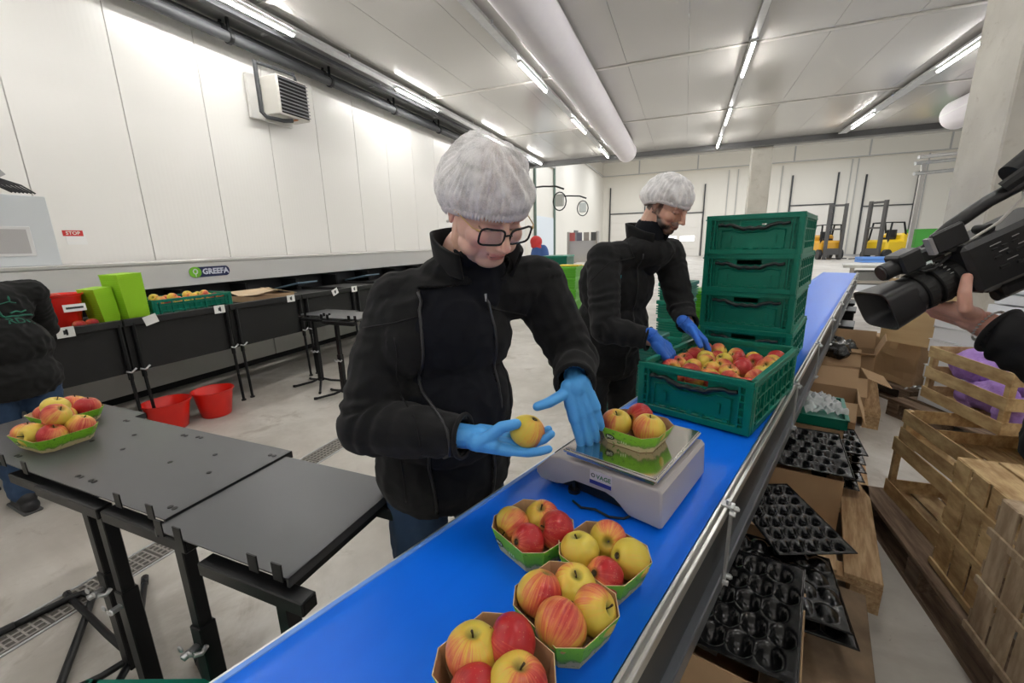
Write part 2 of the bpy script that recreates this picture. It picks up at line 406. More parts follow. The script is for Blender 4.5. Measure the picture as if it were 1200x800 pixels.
# fabric ducts
def duct(label, x, z, r, y0, y1):
    t = thing('fabric_duct', label, 'duct', (x, (y0+y1)/2, z), 0)
    L = (y1-y0)/2; b = MB(); n = 60; prof = []
    pts = [(0, -L+2*L*i/n, 0) for i in range(n+1)]+[(0, L+0.1, 0), (0, L+0.17, 0)]
    rs = [r*(1+0.012*math.sin(i*1.7)) for i in range(n+1)]+[r*0.8, r*0.3]
    b.tube(pts, rs, seg=28); mk('sleeve', b, FABRIC_DUCT, t, smooth='all')
    b = MB(); b.box((-r*0.98, 0, -0.02), (0.02, 2*L, 0.03)); mk('seam', b, mat('duct_seam', (0.93, 0.92, 0.93), 0.6), t)
    for s in (1,):
        b = MB(); b.box((0.6*r, 0, r*0.86), (0.03, 2*L, 0.05)); mk('hanging_rail', b, JOINT, t)
duct('white fabric air duct hanging under the ceiling between the tube lights', -1.93, 4.27, 0.30, -3.0, 14.9)
duct('short white fabric air duct end beside the concrete column', 5.85, 4.25, 0.33, -3.0, 14.2)
# dark pipes along the top of the left wall
for x, z, r, l in ((WL+0.24, 4.33, 0.068, 'thick dark insulated pipe along the top of the left wall'), (WL+0.10, 4.47, 0.055, 'thin dark pipe above the thick one along the left wall'),
                   ):
    t = thing('pipe', l, 'pipe', (x, 6.4, z), 0)
    b = MB(); b.cyl((0, -10.3, 0), (0, 10.3, 0), r, seg=14); mk('pipe_run', b, mat('dark_insulation', (0.05, 0.052, 0.056), 0.55, bump=(14, 0.5, 0.01)), t, smooth=40)
    for k in range(11):
        b = MB(); b.cyl((0, -9+1.8*k, 0), (0, -8.95+1.8*k, 0), r+0.018, seg=14); b.box((0, -8.97+1.8*k, (CZ-z)/2), (0.03, 0.03, CZ-z-0.02)); mk('clamp', b, BLACKM, t)
# ceiling strip left of the lights: ribbed metal sheet
b = MB()
b.box((WL+0.42, 6.4, CZ-0.015), (0.7, 20.4, 0.02))
struct('trim_5', b, mat('grey_sheet', (0.26, 0.26, 0.255), 0.4, 0.2, wave=('X', 22, 0.3, 0.004)))
# unit heater high on the left wall
t = thing('unit_heater', 'grey louvred unit heater hanging high on the left wall', 'heater', (WL+0.42, 5.36, 3.74))
b = MB(); b.box((-0.10, 0, 0), (0.34, 0.56, 0.54), bevel=0.015); mk('housing', b, mat('heater_beige', (0.62, 0.60, 0.55), 0.45), t)
b = MB(); b.box((-0.36, -0.08, -0.01), (0.05, 0.72, 0.60)); mk('wall_plate', b, mat('heater_plate', (0.72, 0.71, 0.68), 0.5), t)
l0 = None
for k in range(10):
    if l0 is None: b = MB(); b.box((0, 0, 0), (0.05, 0.5, 0.012), rot=Matrix.Rotation(R(25), 4, 'Y')); l0 = mk('louvre', b, mat('louvre_grey', (0.30, 0.30, 0.32), 0.4, 0.4), t, loc=(0.085, 0, -0.225+0.05*k))
    else: c = l0.copy(); COL.objects.link(c); c.location = (0.085, 0, -0.225+0.05*k)
b = MB(); b.box((0.071, 0, 0), (0.006, 0.5, 0.5)); mk('back_grille', b, BLACKP, t)
b = MB(); b.tube([(-0.15, -0.42, 0.42), (-0.15, -0.42, 0.1), (-0.15, -0.42, -0.26), (-0.13, -0.36, -0.32), (-0.05, -0.15, -0.33), (-0.02, 0.0, -0.30)], 0.03, seg=8)
b.tube([(-0.15, -0.42, 0.40), (-0.1, -0.1, 0.40), (0.02, 0.1, 0.36), (0.02, 0.12, 0.27)], 0.025, seg=8); mk('feed_pipe', b, mat('dark_insulation', (0, 0, 0)), t, smooth=40)
b = MB(); b.tube([(-0.02, 0.0, -0.30), (0.0, 0.06, -0.28), (0.0, 0.1, -0.26)], 0.014, seg=8); mk('valve', b, mat('copper', (0.55, 0.25, 0.12), 0.35, 0.9), t, smooth=40)
# ================================================================ CONVEYOR
CA = R(-18.5)
def cw(s, t, z):      # conveyor frame (across, along, up) -> world
    return Vector((s*math.cos(CA)-t*math.sin(CA), s*math.sin(CA)+t*math.cos(CA), z))
BZ = 0.86
BELT = mat('blue_belt', (0.002, 0.135, 0.78), 0.34, noise=(5, 0.35, (0.003, 0.165, 0.86)), stretch=(3, 0.25, 1), spec=0.35)
conv = thing('belt_conveyor', 'long conveyor with a bright blue belt and aluminium side rail running past the workers', 'conveyor', (0, 0, 0), CA)
b = MB()
def beltfn(u, v):
    s = -0.665+0.45*u; t = -1.2+10.6*v
    e = max(0, abs(u-0.5)-0.44)/0.06
    return (s, t, BZ+0.006*e*e-0.0)
b.grid(beltfn, 33, 2)
mk('belt', b, BELT, conv, smooth='all')
b = MB(); b.box((-0.44, 4.1, BZ-0.012), (0.44, 10.6, 0.008)); mk('belt_bed', b, GALV, conv)
b = MB(); b.box((-0.44, 4.1, BZ-0.16), (0.43, 10.6, 0.006)); mk('return_belt', b, mat('belt_underside', (0.02, 0.03, 0.06), 0.6), conv)
b = MB(); b.cyl((-0.655, 9.4, BZ-0.08), (-0.225, 9.4, BZ-0.08), 0.078, seg=20); b.cyl((-0.655, -1.2, BZ-0.08), (-0.225, -1.2, BZ-0.08), 0.078, seg=20); mk('end_roller', b, GALV, conv, smooth=40)
# right-hand rail: slotted aluminium profile
b = MB()
b.box((-0.206, 4.1, BZ+0.004), (0.007, 10.6, 0.030), bevel=0.0015); b.box((-0.193, 4.1, BZ+0.004), (0.008, 10.6, 0.026), bevel=0.0015)
b.box((-0.199, 4.1, BZ-0.006), (0.018, 10.6, 0.008)); mk('guide_rail', b, ALU, conv)
b = MB(); b.box((-0.207, 4.1, BZ-0.10), (0.008, 10.6, 0.17)); mk('side_plate', b, mat('side_plate_grey', (0.03, 0.031, 0.034), 0.38, 0.4), conv)
b = MB(); b.box((-0.200, 4.1, BZ-0.190), (0.030, 10.6, 0.050), bevel=0.003); mk('lower_rail', b, mat('blued_steel', (0.16, 0.17, 0.19), 0.35, 0.7), conv)
b = MB(); b.box((-0.690, 4.1, BZ-0.115), (0.035, 10.6, 0.20), bevel=0.003); mk('frame_beam', b, GALV, conv)
b = MB(); b.box((-0.678, 4.1, BZ-0.008), (0.016, 10.6, 0.018), bevel=0.003); mk('edge_strip', b, mat('belt_edge_strip', (0.12, 0.30, 0.80), 0.4), conv)
BR = None
for k in range(11):
    t_ = (-0.05, 1.0, 2.1, 3.0, 4.0, 5.0, 6.0, 6.9, 7.8, 8.6, 9.2)[k]
    b = MB()
    b.box((-0.183, t_, BZ-0.09), (0.005, 0.020, 0.215)); b.box((-0.192, t_, BZ+0.019), (0.028, 0.024, 0.004))
    for zz in (0.006, -0.185):
        for dy in (-0.012, 0.014): b.cyl((-0.184, t_+dy, BZ+zz), (-0.171, t_+dy, BZ+zz), 0.0065, seg=6)
        b.cyl((-0.185, t_+dy, BZ+zz), (-0.168, t_+dy, BZ+zz), 0.004, seg=6)
    b.cyl((-0.190, t_, BZ+0.018), (-0.190, t_, BZ+0.032), 0.006, seg=6)
    mk('rail_bracket', b, GALV, conv)
for t_ in (-0.8, 1.2, 3.2, 5.2, 7.2, 9.0):
    for s_ in (-0.685, -0.42):
        b = MB(); b.box((s_, t_, (BZ-0.225)/2), (0.04, 0.04, BZ-0.225), bevel=0.003); b.box((s_, t_, 0.005), (0.09, 0.09, 0.01)); mk('leg', b, GALV, conv)
    b = MB(); b.box((-0.44, t_, 0.25), (0.45, 0.03, 0.03)); mk('cross_bar', b, GALV, conv)

# ================================================================ APPLES
def skin_mat():
    m = bpy.data.materials.new('apple_skin'); m.use_nodes = True; nt = m.node_tree; N = nt.nodes.new; L = nt.links.new
    p = nt.nodes['Principled BSDF']; p.inputs['Roughness'].default_value = 0.32; p.inputs['Specular IOR Level'].default_value = 0.35
    p.inputs['Subsurface Weight'].default_value = 0.06; p.inputs['Subsurface Radius'].default_value = (0.01, 0.005, 0.002)
    tc = N('ShaderNodeTexCoord'); sep = N('ShaderNodeSeparateXYZ'); L(tc.outputs['Object'], sep.inputs[0])
    def mth(op, a, c=None):
        n = N('ShaderNodeMath'); n.operation = op
        for i, x in enumerate((a, c)):
            if x is None: continue
            if isinstance(x, (int, float)): n.inputs[i].default_value = x
            else: L(x, n.inputs[i])
        return n.outputs[0]
    ang = mth('ARCTAN2', sep.outputs[1], sep.outputs[0])
    oi = N('ShaderNodeObjectInfo')
    cmb = N('ShaderNodeCombineXYZ'); L(mth('MULTIPLY', ang, 9.0), cmb.inputs[0]); L(mth('MULTIPLY', sep.outputs[2], 14.0), cmb.inputs[1]); L(mth('MULTIPLY', oi.outputs['Random'], 40.0), cmb.inputs[2])
    n1 = N('ShaderNodeTexNoise'); n1.inputs['Scale'].default_value = 1.3; n1.inputs['Detail'].default_value = 5; n1.inputs['Roughness'].default_value = 0.65; L(cmb.outputs[0], n1.inputs['Vector'])
    add = N('ShaderNodeVectorMath'); add.operation = 'ADD'; L(tc.outputs['Object'], add.inputs[0])
    c2 = N('ShaderNodeCombineXYZ'); L(mth('MULTIPLY', oi.outputs['Random'], 13.0), c2.inputs[0]); L(c2.outputs[0], add.inputs[1])
    n2 = N('ShaderNodeTexNoise'); n2.inputs['Scale'].default_value = 28; n2.inputs['Detail'].default_value = 3; L(add.outputs[0], n2.inputs['Vector'])
    at = N('ShaderNodeAttribute'); at.attribute_type = 'OBJECT'; at.attribute_name = 'blush'
    f = mth('MULTIPLY', sep.outputs[0], 14.0)                 # redder towards local +X
    f = mth('ADD', f, mth('MULTIPLY', mth('SUBTRACT', n1.outputs[0], 0.5), 1.15))
    f = mth('ADD', f, mth('MULTIPLY', mth('SUBTRACT', n2.outputs[0], 0.5), 0.7))
    f = mth('ADD', f, at.outputs['Fac'])
    ramp = N('ShaderNodeValToRGB'); e = ramp.color_ramp.elements
    e[0].position = 0.0; e[0].color = (0.66, 0.52, 0.075, 1); e[1].position = 1.0; e[1].color = (0.43, 0.022, 0.026, 1)
    for pos, c in ((0.34, (0.72, 0.47, 0.075, 1)), (0.52, (0.70, 0.25, 0.08, 1)), (0.76, (0.60, 0.10, 0.06, 1))):
        x = ramp.color_ramp.elements.new(pos); x.color = c
    L(f, ramp.inputs[0])
    # russet in the stem bowl and pale lenticels
    rr = mth('SQRT', mth('ADD', mth('MULTIPLY', sep.outputs[0], sep.outputs[0]), mth('MULTIPLY', sep.outputs[1], sep.outputs[1])))
    mr = N('ShaderNodeMapRange'); mr.inputs[1].default_value = 0.003; mr.inputs[2].default_value = 0.0125; mr.inputs[3].default_value = 0.85; mr.inputs[4].default_value = 0.0; L(rr, mr.inputs[0])
    mx = N('ShaderNodeMixRGB'); L(mr.outputs[0], mx.inputs[0]); L(ramp.outputs[0], mx.inputs[1]); mx.inputs[2].default_value = (0.16, 0.17, 0.03, 1)
    vo = N('ShaderNodeTexVoronoi'); vo.inputs['Scale'].default_value = 190; L(tc.outputs['Object'], vo.inputs['Vector'])
    m2 = N('ShaderNodeMapRange'); m2.inputs[1].default_value = 0.10; m2.inputs[2].default_value = 0.18; m2.inputs[3].default_value = 0.35; m2.inputs[4].default_value = 0; L(vo.outputs[0], m2.inputs[0])
    mx2 = N('ShaderNodeMixRGB'); L(m2.outputs[0], mx2.inputs[0]); L(mx.outputs[0], mx2.inputs[1]); mx2.inputs[2].default_value = (0.72, 0.5, 0.2, 1)
    L(mx2.outputs[0], p.inputs['Base Color'])
    return m
APPLE = skin_mat()
STEM = mat('stem_brown', (0.045, 0.028, 0.012), 0.7)
def apple_mesh(seed, r=0.0375, squash=0.90):
    rnd = random.Random(seed); b = MB(); prof = []
    n = 22
    for i in range(n+1):
        th = PI*i/n; x = math.sin(th); z = -math.cos(th)
        wide = 1+0.05*z                          # wider above the middle
        zz = z*squash
        zz -= 0.30*math.exp(-(x/0.24)**2) if z > 0 else 0
        zz += 0.16*math.exp(-(x/0.20)**2) if z < 0 else 0
        prof.append((x*wide*r, zz*r))
    prof[0] = (0, prof[0][1]); prof[-1] = (0, prof[-1][1])
    vs = b.lathe(prof, seg=28)
    ph = rnd.random()*6
    for v in vs:
        a = math.atan2(v.co.y, v.co.x); k = 1+0.018*math.cos(5*a+ph)*(0.4+abs(v.co.z)/r)+0.02*math.cos(2*a+ph*2)
        v.co.x *= k; v.co.y *= k; v.co.z *= 1+0.03*math.cos(a+ph)
    o = mk('skin_tmp', b, APPLE, smooth='all'); me = o.data; bpy.data.objects.remove(o); return me
A_ME = [apple_mesh(1), apple_mesh(2, squash=0.86), apple_mesh(3, squash=0.95)]
sb = MB(); sb.tube([(0, 0, 0.019), (0.001, 0, 0.028), (0.004, 0.001, 0.036)], [0.0017, 0.0013, 0.0019], seg=6); so = mk('stem', sb, STEM); STEM_ME = so.data; bpy.data.objects.remove(so)
sb = MB(); sb.lathe([(0.0, -0.0262), (0.004, -0.0285), (0.0065, -0.0315), (0.004, -0.0305), (0, -0.0275)], seg=8); so = mk('calyx', sb, STEM); CAL_ME = so.data; bpy.data.objects.remove(so)
def apple(loc, label, blush=0.45, up=(0, 0, 1), red=(1, 0, 0), r=0.0375, group=None, var=0, parts=True):
    up = Vector(up).normalized(); red = Vector(red); x = red-up*red.dot(up)
    if x.length < 1e-3: x = Vector((0.3, 1, 0))
    x.normalize(); y = up.cross(x)
    o = bpy.data.objects.new('apple', A_ME[var % 3]); COL.objects.link(o)
    s = r/0.0375
    o.matrix_world = Matrix(((x.x*s, y.x*s, up.x*s, loc[0]), (x.y*s, y.y*s, up.y*s, loc[1]), (x.z*s, y.z*s, up.z*s, loc[2]), (0, 0, 0, 1)))
    o['blush'] = float(blush); tag(o, label, 'apple', group)
    if parts:
        for nm, me in (('stem', STEM_ME), ('calyx', CAL_ME)):
            c = bpy.data.objects.new(nm, me); COL.objects.link(c); c.parent = o
    return o

# ================================================================ PUNNETS
KRAFT = mat('kraft_card', (0.42, 0.25, 0.125), 0.85, noise=(60, 0.5, (0.47, 0.29, 0.15)))
KRAFT_IN = mat('kraft_card_inner', (0.40, 0.235, 0.12), 0.85, noise=(60, 0.5, (0.45, 0.27, 0.14)))
def grass_mat():
    m = bpy.data.materials.new('green_print'); m.use_nodes = True; nt = m.node_tree; N = nt.nodes.new; L = nt.links.new
    p = nt.nodes['Principled BSDF']; p.inputs['Roughness'].default_value = 0.6
    tc = N('ShaderNodeTexCoord'); sep = N('ShaderNodeSeparateXYZ'); L(tc.outputs['Object'], sep.inputs[0])
    no = N('ShaderNodeTexNoise'); no.inputs['Scale'].default_value = 55; no.inputs['Detail'].default_value = 4; L(tc.outputs['Object'], no.inputs['Vector'])
    a = N('ShaderNodeMath'); a.operation = 'MULTIPLY_ADD'; L(no.outputs[0], a.inputs[0]); a.inputs[1].default_value = 0.030; L(sep.outputs[2], a.inputs[2])
    r = N('ShaderNodeValToRGB'); L(a.outputs[0], r.inputs[0]); e = r.color_ramp.elements; r.color_ramp.interpolation = 'LINEAR'
    # height in metres: kraft foot, dark grass edge, lime green
    e[0].position = 0.028; e[0].color = (0.56, 0.46, 0.26, 1); e[1].position = 0.032; e[1].color = (0.10, 0.25, 0.02, 1)
    x = r.color_ramp.elements.new(0.038); x.color = (0.20, 0.50, 0.02, 1)
    x = r.color_ramp.elements.new(0.075); x.color = (0.24, 0.60, 0.025, 1)
    n2 = N('ShaderNodeTexNoise'); n2.inputs['Scale'].default_value = 130; L(tc.outputs['Object'], n2.inputs['Vector'])
    m2 = N('ShaderNodeMapRange'); m2.inputs[1].default_value = 0.62; m2.inputs[2].default_value = 0.70; L(n2.outputs[0], m2.inputs[0])
    mx = N('ShaderNodeMixRGB'); L(m2.outputs[0], mx.inputs[0]); L(r.outputs[0], mx.inputs[1]); mx.inputs[2].default_value = (0.09, 0.24, 0.02, 1)
    L(mx.outputs[0], p.inputs['Base Color']); return m
GRASS = grass_mat()
def oct_ring(w, l, c):
    w /= 2; l /= 2
    return [(-w+c, -l), (w-c, -l), (w, -l+c), (w, l-c), (w-c, l), (-w+c, l), (-w, l-c), (-w, -l+c)]
def punnet(loc, rotz, label, w=0.158, l=0.146, h=0.058, ch=0.030, logo=True, group='green printed card punnets of apples'):
    t = thing('punnet', label, 'punnet', loc, rotz, group)
    fl = 0.80; th = 0.0012
    lo = oct_ring(w*fl, l*fl, ch*0.75); hi = oct_ring(w, l, ch)
    # rim dips in the corners: sides stand higher than the middle of the ends
    def hz(i): return h*(0.96 if i % 2 else 1.0)
    b = MB(); bm = b.bm
    ov = [bm.verts.new((x, y, 0)) for x, y in lo]; oh = [bm.verts.new((x, y, hz(i))) for i, (x, y) in enumerate(hi)]
    iv = [bm.verts.new((x*0.985, y*0.985, th)) for x, y in lo]; ih = [bm.verts.new((x*0.982, y*0.982, hz(i))) for i, (x, y) in enumerate(hi)]
    bm.faces.new(list(reversed(ov))).material_index = 1; bm.faces.new(iv).material_index = 1
    for k in range(8):
        k2 = (k+1) % 8
        bm.faces.new((ov[k], ov[k2], oh[k2], oh[k])).material_index = 0
        bm.faces.new((iv[k2], iv[k], ih[k], ih[k2])).material_index = 1
        bm.faces.new((oh[k], oh[k2], ih[k2], ih[k])).material_index = 2
    mk('card_tray', b, [GRASS, KRAFT_IN, mat('kraft_edge', (0.60, 0.44, 0.25), 0.8)], t)
    if logo:
        sl = math.atan2((1-fl)*l/2, h)
        Mx = Matrix.Translation((-w*0.20, -l*(fl+1)/4-0.0012, h*0.48)) @ Matrix.Rotation(PI/2+sl, 4, 'X') @ Matrix.Rotation(R(-8), 4, 'Z')
        q = MB(); q.prism([(0.0125*math.cos(a*PI/8), 0.0085*math.sin(a*PI/8)) for a in range(16)], 0, 0.0003, M=Mx)
        q.prism([(-0.006, -0.006), (-0.001, -0.008), (-0.009, -0.0125)], 0, 0.0003, M=Mx)
        lg = mk('printed_logo', q, mat('logo_dark', (0.02, 0.03, 0.015), 0.6), t)
        M2 = Mx @ Matrix.Translation((0, 0, 0.0006))
        text_obj('lettering', 'BIO', 0.0105, mat('logo_white', (0.72, 0.78, 0.6), 0.6), lg, M2, 0.00005, 0.0004)
        q = MB(); M3 = Mx @ Matrix.Translation((0.036, -0.002, 0))
        for k in range(3): q.prism([(k*0.006-0.006, -0.003), (k*0.006-0.002, -0.003), (k*0.006-0.003, 0.004), (k*0.006-0.005, 0.004)], 0, 0.0003, M=M3)
        mk('printed_marks', q, mat('pale_print', (0.62, 0.75, 0.40), 0.6), t)
    return t
def pl(c, a, dx, dy, dz):  # point in a punnet frame
    return (c[0]+dx*math.cos(a)-dy*math.sin(a), c[1]+dx*math.sin(a)+dy*math.cos(a), c[2]+dz)
PA = R(-28)
punnets = {
 'P1': ((-0.262, 0.733, BZ+0.001), R(-28), 'card punnet of four apples nearest the woman, in front of the scale on its left'),
 'P2': ((-0.108, 0.706, BZ+0.001), R(-28), 'card punnet of four apples below the near right corner of the scale'),
 'P3': ((-0.148, 0.568, BZ+0.001), R(-28), 'card punnet of four apples in the middle, second from the camera'),
 'P4': ((-0.213, 0.425, BZ+0.001), R(-25), 'card punnet of apples nearest the camera, cut by the bottom of the frame')}
for k, (c, a, l) in punnets.items(): punnet(c, a, l)
G = 'apples in the punnets on the belt'
DB = lambda *v: Vector(v)
# P1
c, a, _ = punnets['P1']
apple(pl(c, a, -0.040, -0.022, 0.047), 'yellow apple blushed red on its right, left in the punnet nearest the woman', 0.28, up=(-0.35, -0.75, -0.25), red=(1, 0.3, 0.3), group=G, var=0)
apple(pl(c, a, -0.014, 0.040, 0.047), 'yellow and red apple, stem bowl up, back of the punnet nearest the woman', 0.45, up=(0.0, -0.25, 1), red=(0.8, 0.5, 0), group=G, var=1)
apple(pl(c, a, 0.040, 0.030, 0.050), 'red apple with dark stem bowl facing left, in the punnet nearest the woman', 0.66, up=(-0.75, -0.5, 0.35), red=(1, 0, 0.5), group=G, var=2, r=0.039)
apple(pl(c, a, 0.022, -0.036, 0.045), 'small red streaked apple without stem, front right in the punnet nearest the woman', 0.68, up=(0.5, 0.7, -0.4), red=(-0.2, -0.6, 1), group=G, var=0, r=0.036)
# P2
c, a, _ = punnets['P2']
apple(pl(c, a, -0.020, 0.040, 0.048), 'yellow apple with red shoulder and brown bowl, back of the punnet by the scale', 0.30, up=(0.1, -0.85, 0.45), red=(0.8, 0.1, 0.8), group=G, var=1, r=0.038)
apple(pl(c, a, -0.036, -0.028, 0.048), 'plain yellow apple with stem bowl up, left in the punnet by the scale', -0.25, up=(-0.25, 0.1, 1), red=(-0.5, -1, 0), group=G, var=2, r=0.038)
apple(pl(c, a, 0.040, 0.028, 0.048), 'plain yellow apple with no stem showing, right in the punnet by the scale', -0.20, up=(0.6, 0.5, -0.4), red=(1, -0.2, -0.5), group=G, var=0, r=0.038)
apple(pl(c, a, 0.032, -0.040, 0.043), 'small rosy red apple, front corner of the punnet by the scale', 0.66, up=(0.5, 0.6, -0.6), red=(0, -0.4, 1), group=G, var=1, r=0.0355)
# P3
c, a, _ = punnets['P3']
apple(pl(c, a, -0.042, -0.018, 0.050), 'peach coloured apple turning red on its right, left in the middle punnet', 0.55, up=(-0.2, -0.5, -0.8), red=(1, -0.3, 0.0), group=G, var=2, r=0.040)
apple(pl(c, a, -0.014, 0.040, 0.048), 'yellow green apple with its stem bowl up, at the back of the middle punnet', 0.10, up=(0.15, -0.15, 1), red=(-0.8, 0.3, 0.2), group=G, var=0, r=0.0385)
apple(pl(c, a, 0.042, 0.026, 0.050), 'dull yellow pink apple with its stem bowl facing right, in the middle punnet', 0.22, up=(0.75, -0.1, 0.5), red=(-0.2, 0.6, 0.8), group=G, var=1, r=0.0385)
apple(pl(c, a, 0.026, -0.038, 0.052), 'large yellow apple with red top and dark calyx, front of the middle punnet', 0.25, up=(0.2, 0.75, 0.35), red=(0.3, 0.6, 0.9), group=G, var=2, r=0.041)
# P4
c, a, _ = punnets['P4']
apple(pl(c, a, -0.040, -0.008, 0.054), 'yellow apple with dark stem bowl up, left in the punnet nearest the camera', 0.15, up=(0.05, 0.05, 1), red=(-0.3, -1, 0), group=G, var=1, r=0.041)
apple(pl(c, a, -0.008, 0.040, 0.057), 'dark red apple with dented bowl, back of the punnet nearest the camera', 0.78, up=(-0.75, -0.15, 0.35), red=(0.6, 0.2, 0.8), group=G, var=0, r=0.040)
apple(pl(c, a, 0.044, 0.004, 0.055), 'red and yellow apple, stem bowl up, right in the punnet nearest the camera', 0.45, up=(0.1, 0.1, 1), red=(1, -0.2, 0), group=G, var=2, r=0.041)
apple(pl(c, a, 0.006, -0.042, 0.046), 'small red apple at the bottom edge of the frame in the nearest punnet', 0.74, up=(0.4, 0.6, -0.5), red=(0, 0, 1), group=G, var=0, r=0.037)

# ================================================================ SCALE
SA = R(-18.5); SO = (-0.012, 0.872, BZ)
sc = thing('table_scale', 'grey electronic bench scale with a steel weighing plate on the blue belt', 'scale', SO, SA)
SCG = mat('scale_grey_plastic', (0.47, 0.44, 0.44), 0.38)
b = MB()
# side profile in local x (to the left = negative) and z, extruded along y
prof = [(-0.345, 0.028), (-0.345, 0.042), (-0.30, 0.088), (-0.27, 0.098), (-0.008, 0.105), (0.0, 0.096), (0.004, 0.012), (-0.002, 0.008), (-0.075, 0.010), (-0.090, 0.020), (-0.108, 0.048), (-0.135, 0.056), (-0.225, 0.054), (-0.262, 0.030), (-0.275, 0.016), (-0.33, 0.014)]
Ms = Matrix(((1, 0, 0, 0), (0, 0, -1, 0.31), (0, 1, 0, 0), (0, 0, 0, 1)))
vs = b.prism(prof, 0, 0.31, M=Ms)
bmesh.ops.bevel(b.bm, geom=[e for e in b.bm.edges if abs(e.verts[0].co.y-e.verts[1].co.y) < 1e-5 and e.calc_length() > 0.003], offset=0.006, segments=3, affect='EDGES', profile=0.5)
mk('housing', b, SCG, sc, smooth=35)
b = MB(); b.box((-0.17, 0.155, 0.022), (0.30, 0.26, 0.03)); mk('underside', b, BLACKP, sc)
for i, (x, y) in enumerate(((-0.03, 0.03), (-0.235, 0.02), (-0.03, 0.28), (-0.235, 0.28))):
    b = MB(); b.cyl((x, y, 0.001), (x, y, 0.012), 0.016, seg=16); b.cyl((x, y, 0.012), (x, y, 0.05), 0.006, seg=10); mk('foot', b, BLACKP, sc, smooth=40)
b = MB()
b.box((-0.135, 0.155, 0.112), (0.235, 0.30, 0.010), bevel=0.003)
b.box((-0.135, 0.155, 0.1205), (0.246, 0.312, 0.009), bevel=0.003)
mk('weighing_plate', b, mat('brushed_steel', (0.66, 0.64, 0.60), 0.16, 1.0, bump=(180, 0.04, 0.001)), sc)
b = MB(); b.box((-0.135, 0.155, 0.1265), (0.236, 0.302, 0.003), bevel=0.001); mk('plate_rim', b, mat('steel_dish', (0.70, 0.68, 0.64), 0.12, 1.0), sc)
b = MB(); b.box((-0.324, 0.155, 0.066), (0.004, 0.16, 0.03), rot=Matrix.Rotation(R(45), 4, 'Y')); mk('display', b, mat('display_dark', (0.03, 0.04, 0.035), 0.15), sc)
# maker's label on the near side
b = MB(); b.box((-0.148, -0.0012, 0.079), (0.058, 0.002, 0.034)); lb = mk('label', b, mat('label_white', (0.70, 0.66, 0.70), 0.5), sc)
b = MB(); b.box((-0.148, -0.0025, 0.066), (0.058, 0.001, 0.010)); mk('blue_band', b, mat('label_blue', (0.03, 0.04, 0.28), 0.5), lb)
Mx = Matrix.Translation((-0.140, -0.0026, 0.083)) @ Matrix.Rotation(PI/2, 4, 'X')
text_obj('lettering', 'VAGE', 0.0155, mat('label_green', (0.06, 0.20, 0.09), 0.5), lb, Mx, 0.0001, 0.0004)
b = MB(); b.tube([(-0.168+0.0045*math.cos(k*PI/5), -0.0026, 0.084+0.0045*math.sin(k*PI/5)) for k in range(10)], 0.0014, seg=4, closed=True); mk('round_mark', b, mat('label_grey', (0.14, 0.16, 0.16), 0.5), lb)
cb = thing('power_cable', 'thin black cable lying on the blue belt under the scale', 'cable', (-0.24, 0.83, BZ))
b = MB(); b.tube([cw(*p) for p in ((-0.50, 0.80, BZ+0.006), (-0.47, 0.79, BZ+0.005), (-0.44, 0.805, BZ+0.005), (-0.40, 0.80, BZ+0.005), (-0.37, 0.815, BZ+0.005), (-0.35, 0.85, BZ+0.01), (-0.35, 0.90, BZ+0.02))], 0.003, seg=6); mk('cable', b, BLACKP, cb, smooth='all', world=True)
# the punnet on the plate with three apples
pc = pl(SO, SA, -0.135, 0.155, 0.129)
punnet(pc, R(-20), 'card punnet with three apples standing on the plate of the scale', w=0.168, l=0.155, h=0.047)
G2 = 'apples in the punnet on the scale'
apple(pl(pc, R(-20), -0.042, -0.022, 0.041), 'apple red on the left and yellow on the right, stem bowl up, on the scale', 0.30, up=(0.05, -0.2, 1), red=(-1, -0.3, 0.3), group=G2, var=0, r=0.039)
apple(pl(pc, R(-20), -0.010, 0.044, 0.042), 'mostly red apple at the back of the punnet on the scale', 0.70, up=(0.5, 0.6, -0.2), red=(-0.6, -0.3, 1), group=G2, var=1, r=0.039)
apple(pl(pc, R(-20), 0.042, -0.010, 0.043), 'yellow apple blushed orange underneath, right in the punnet on the scale', 0.10, up=(0.1, 0.1, 1), red=(-0.6, -0.6, -0.6), group=G2, var=2, r=0.0405)

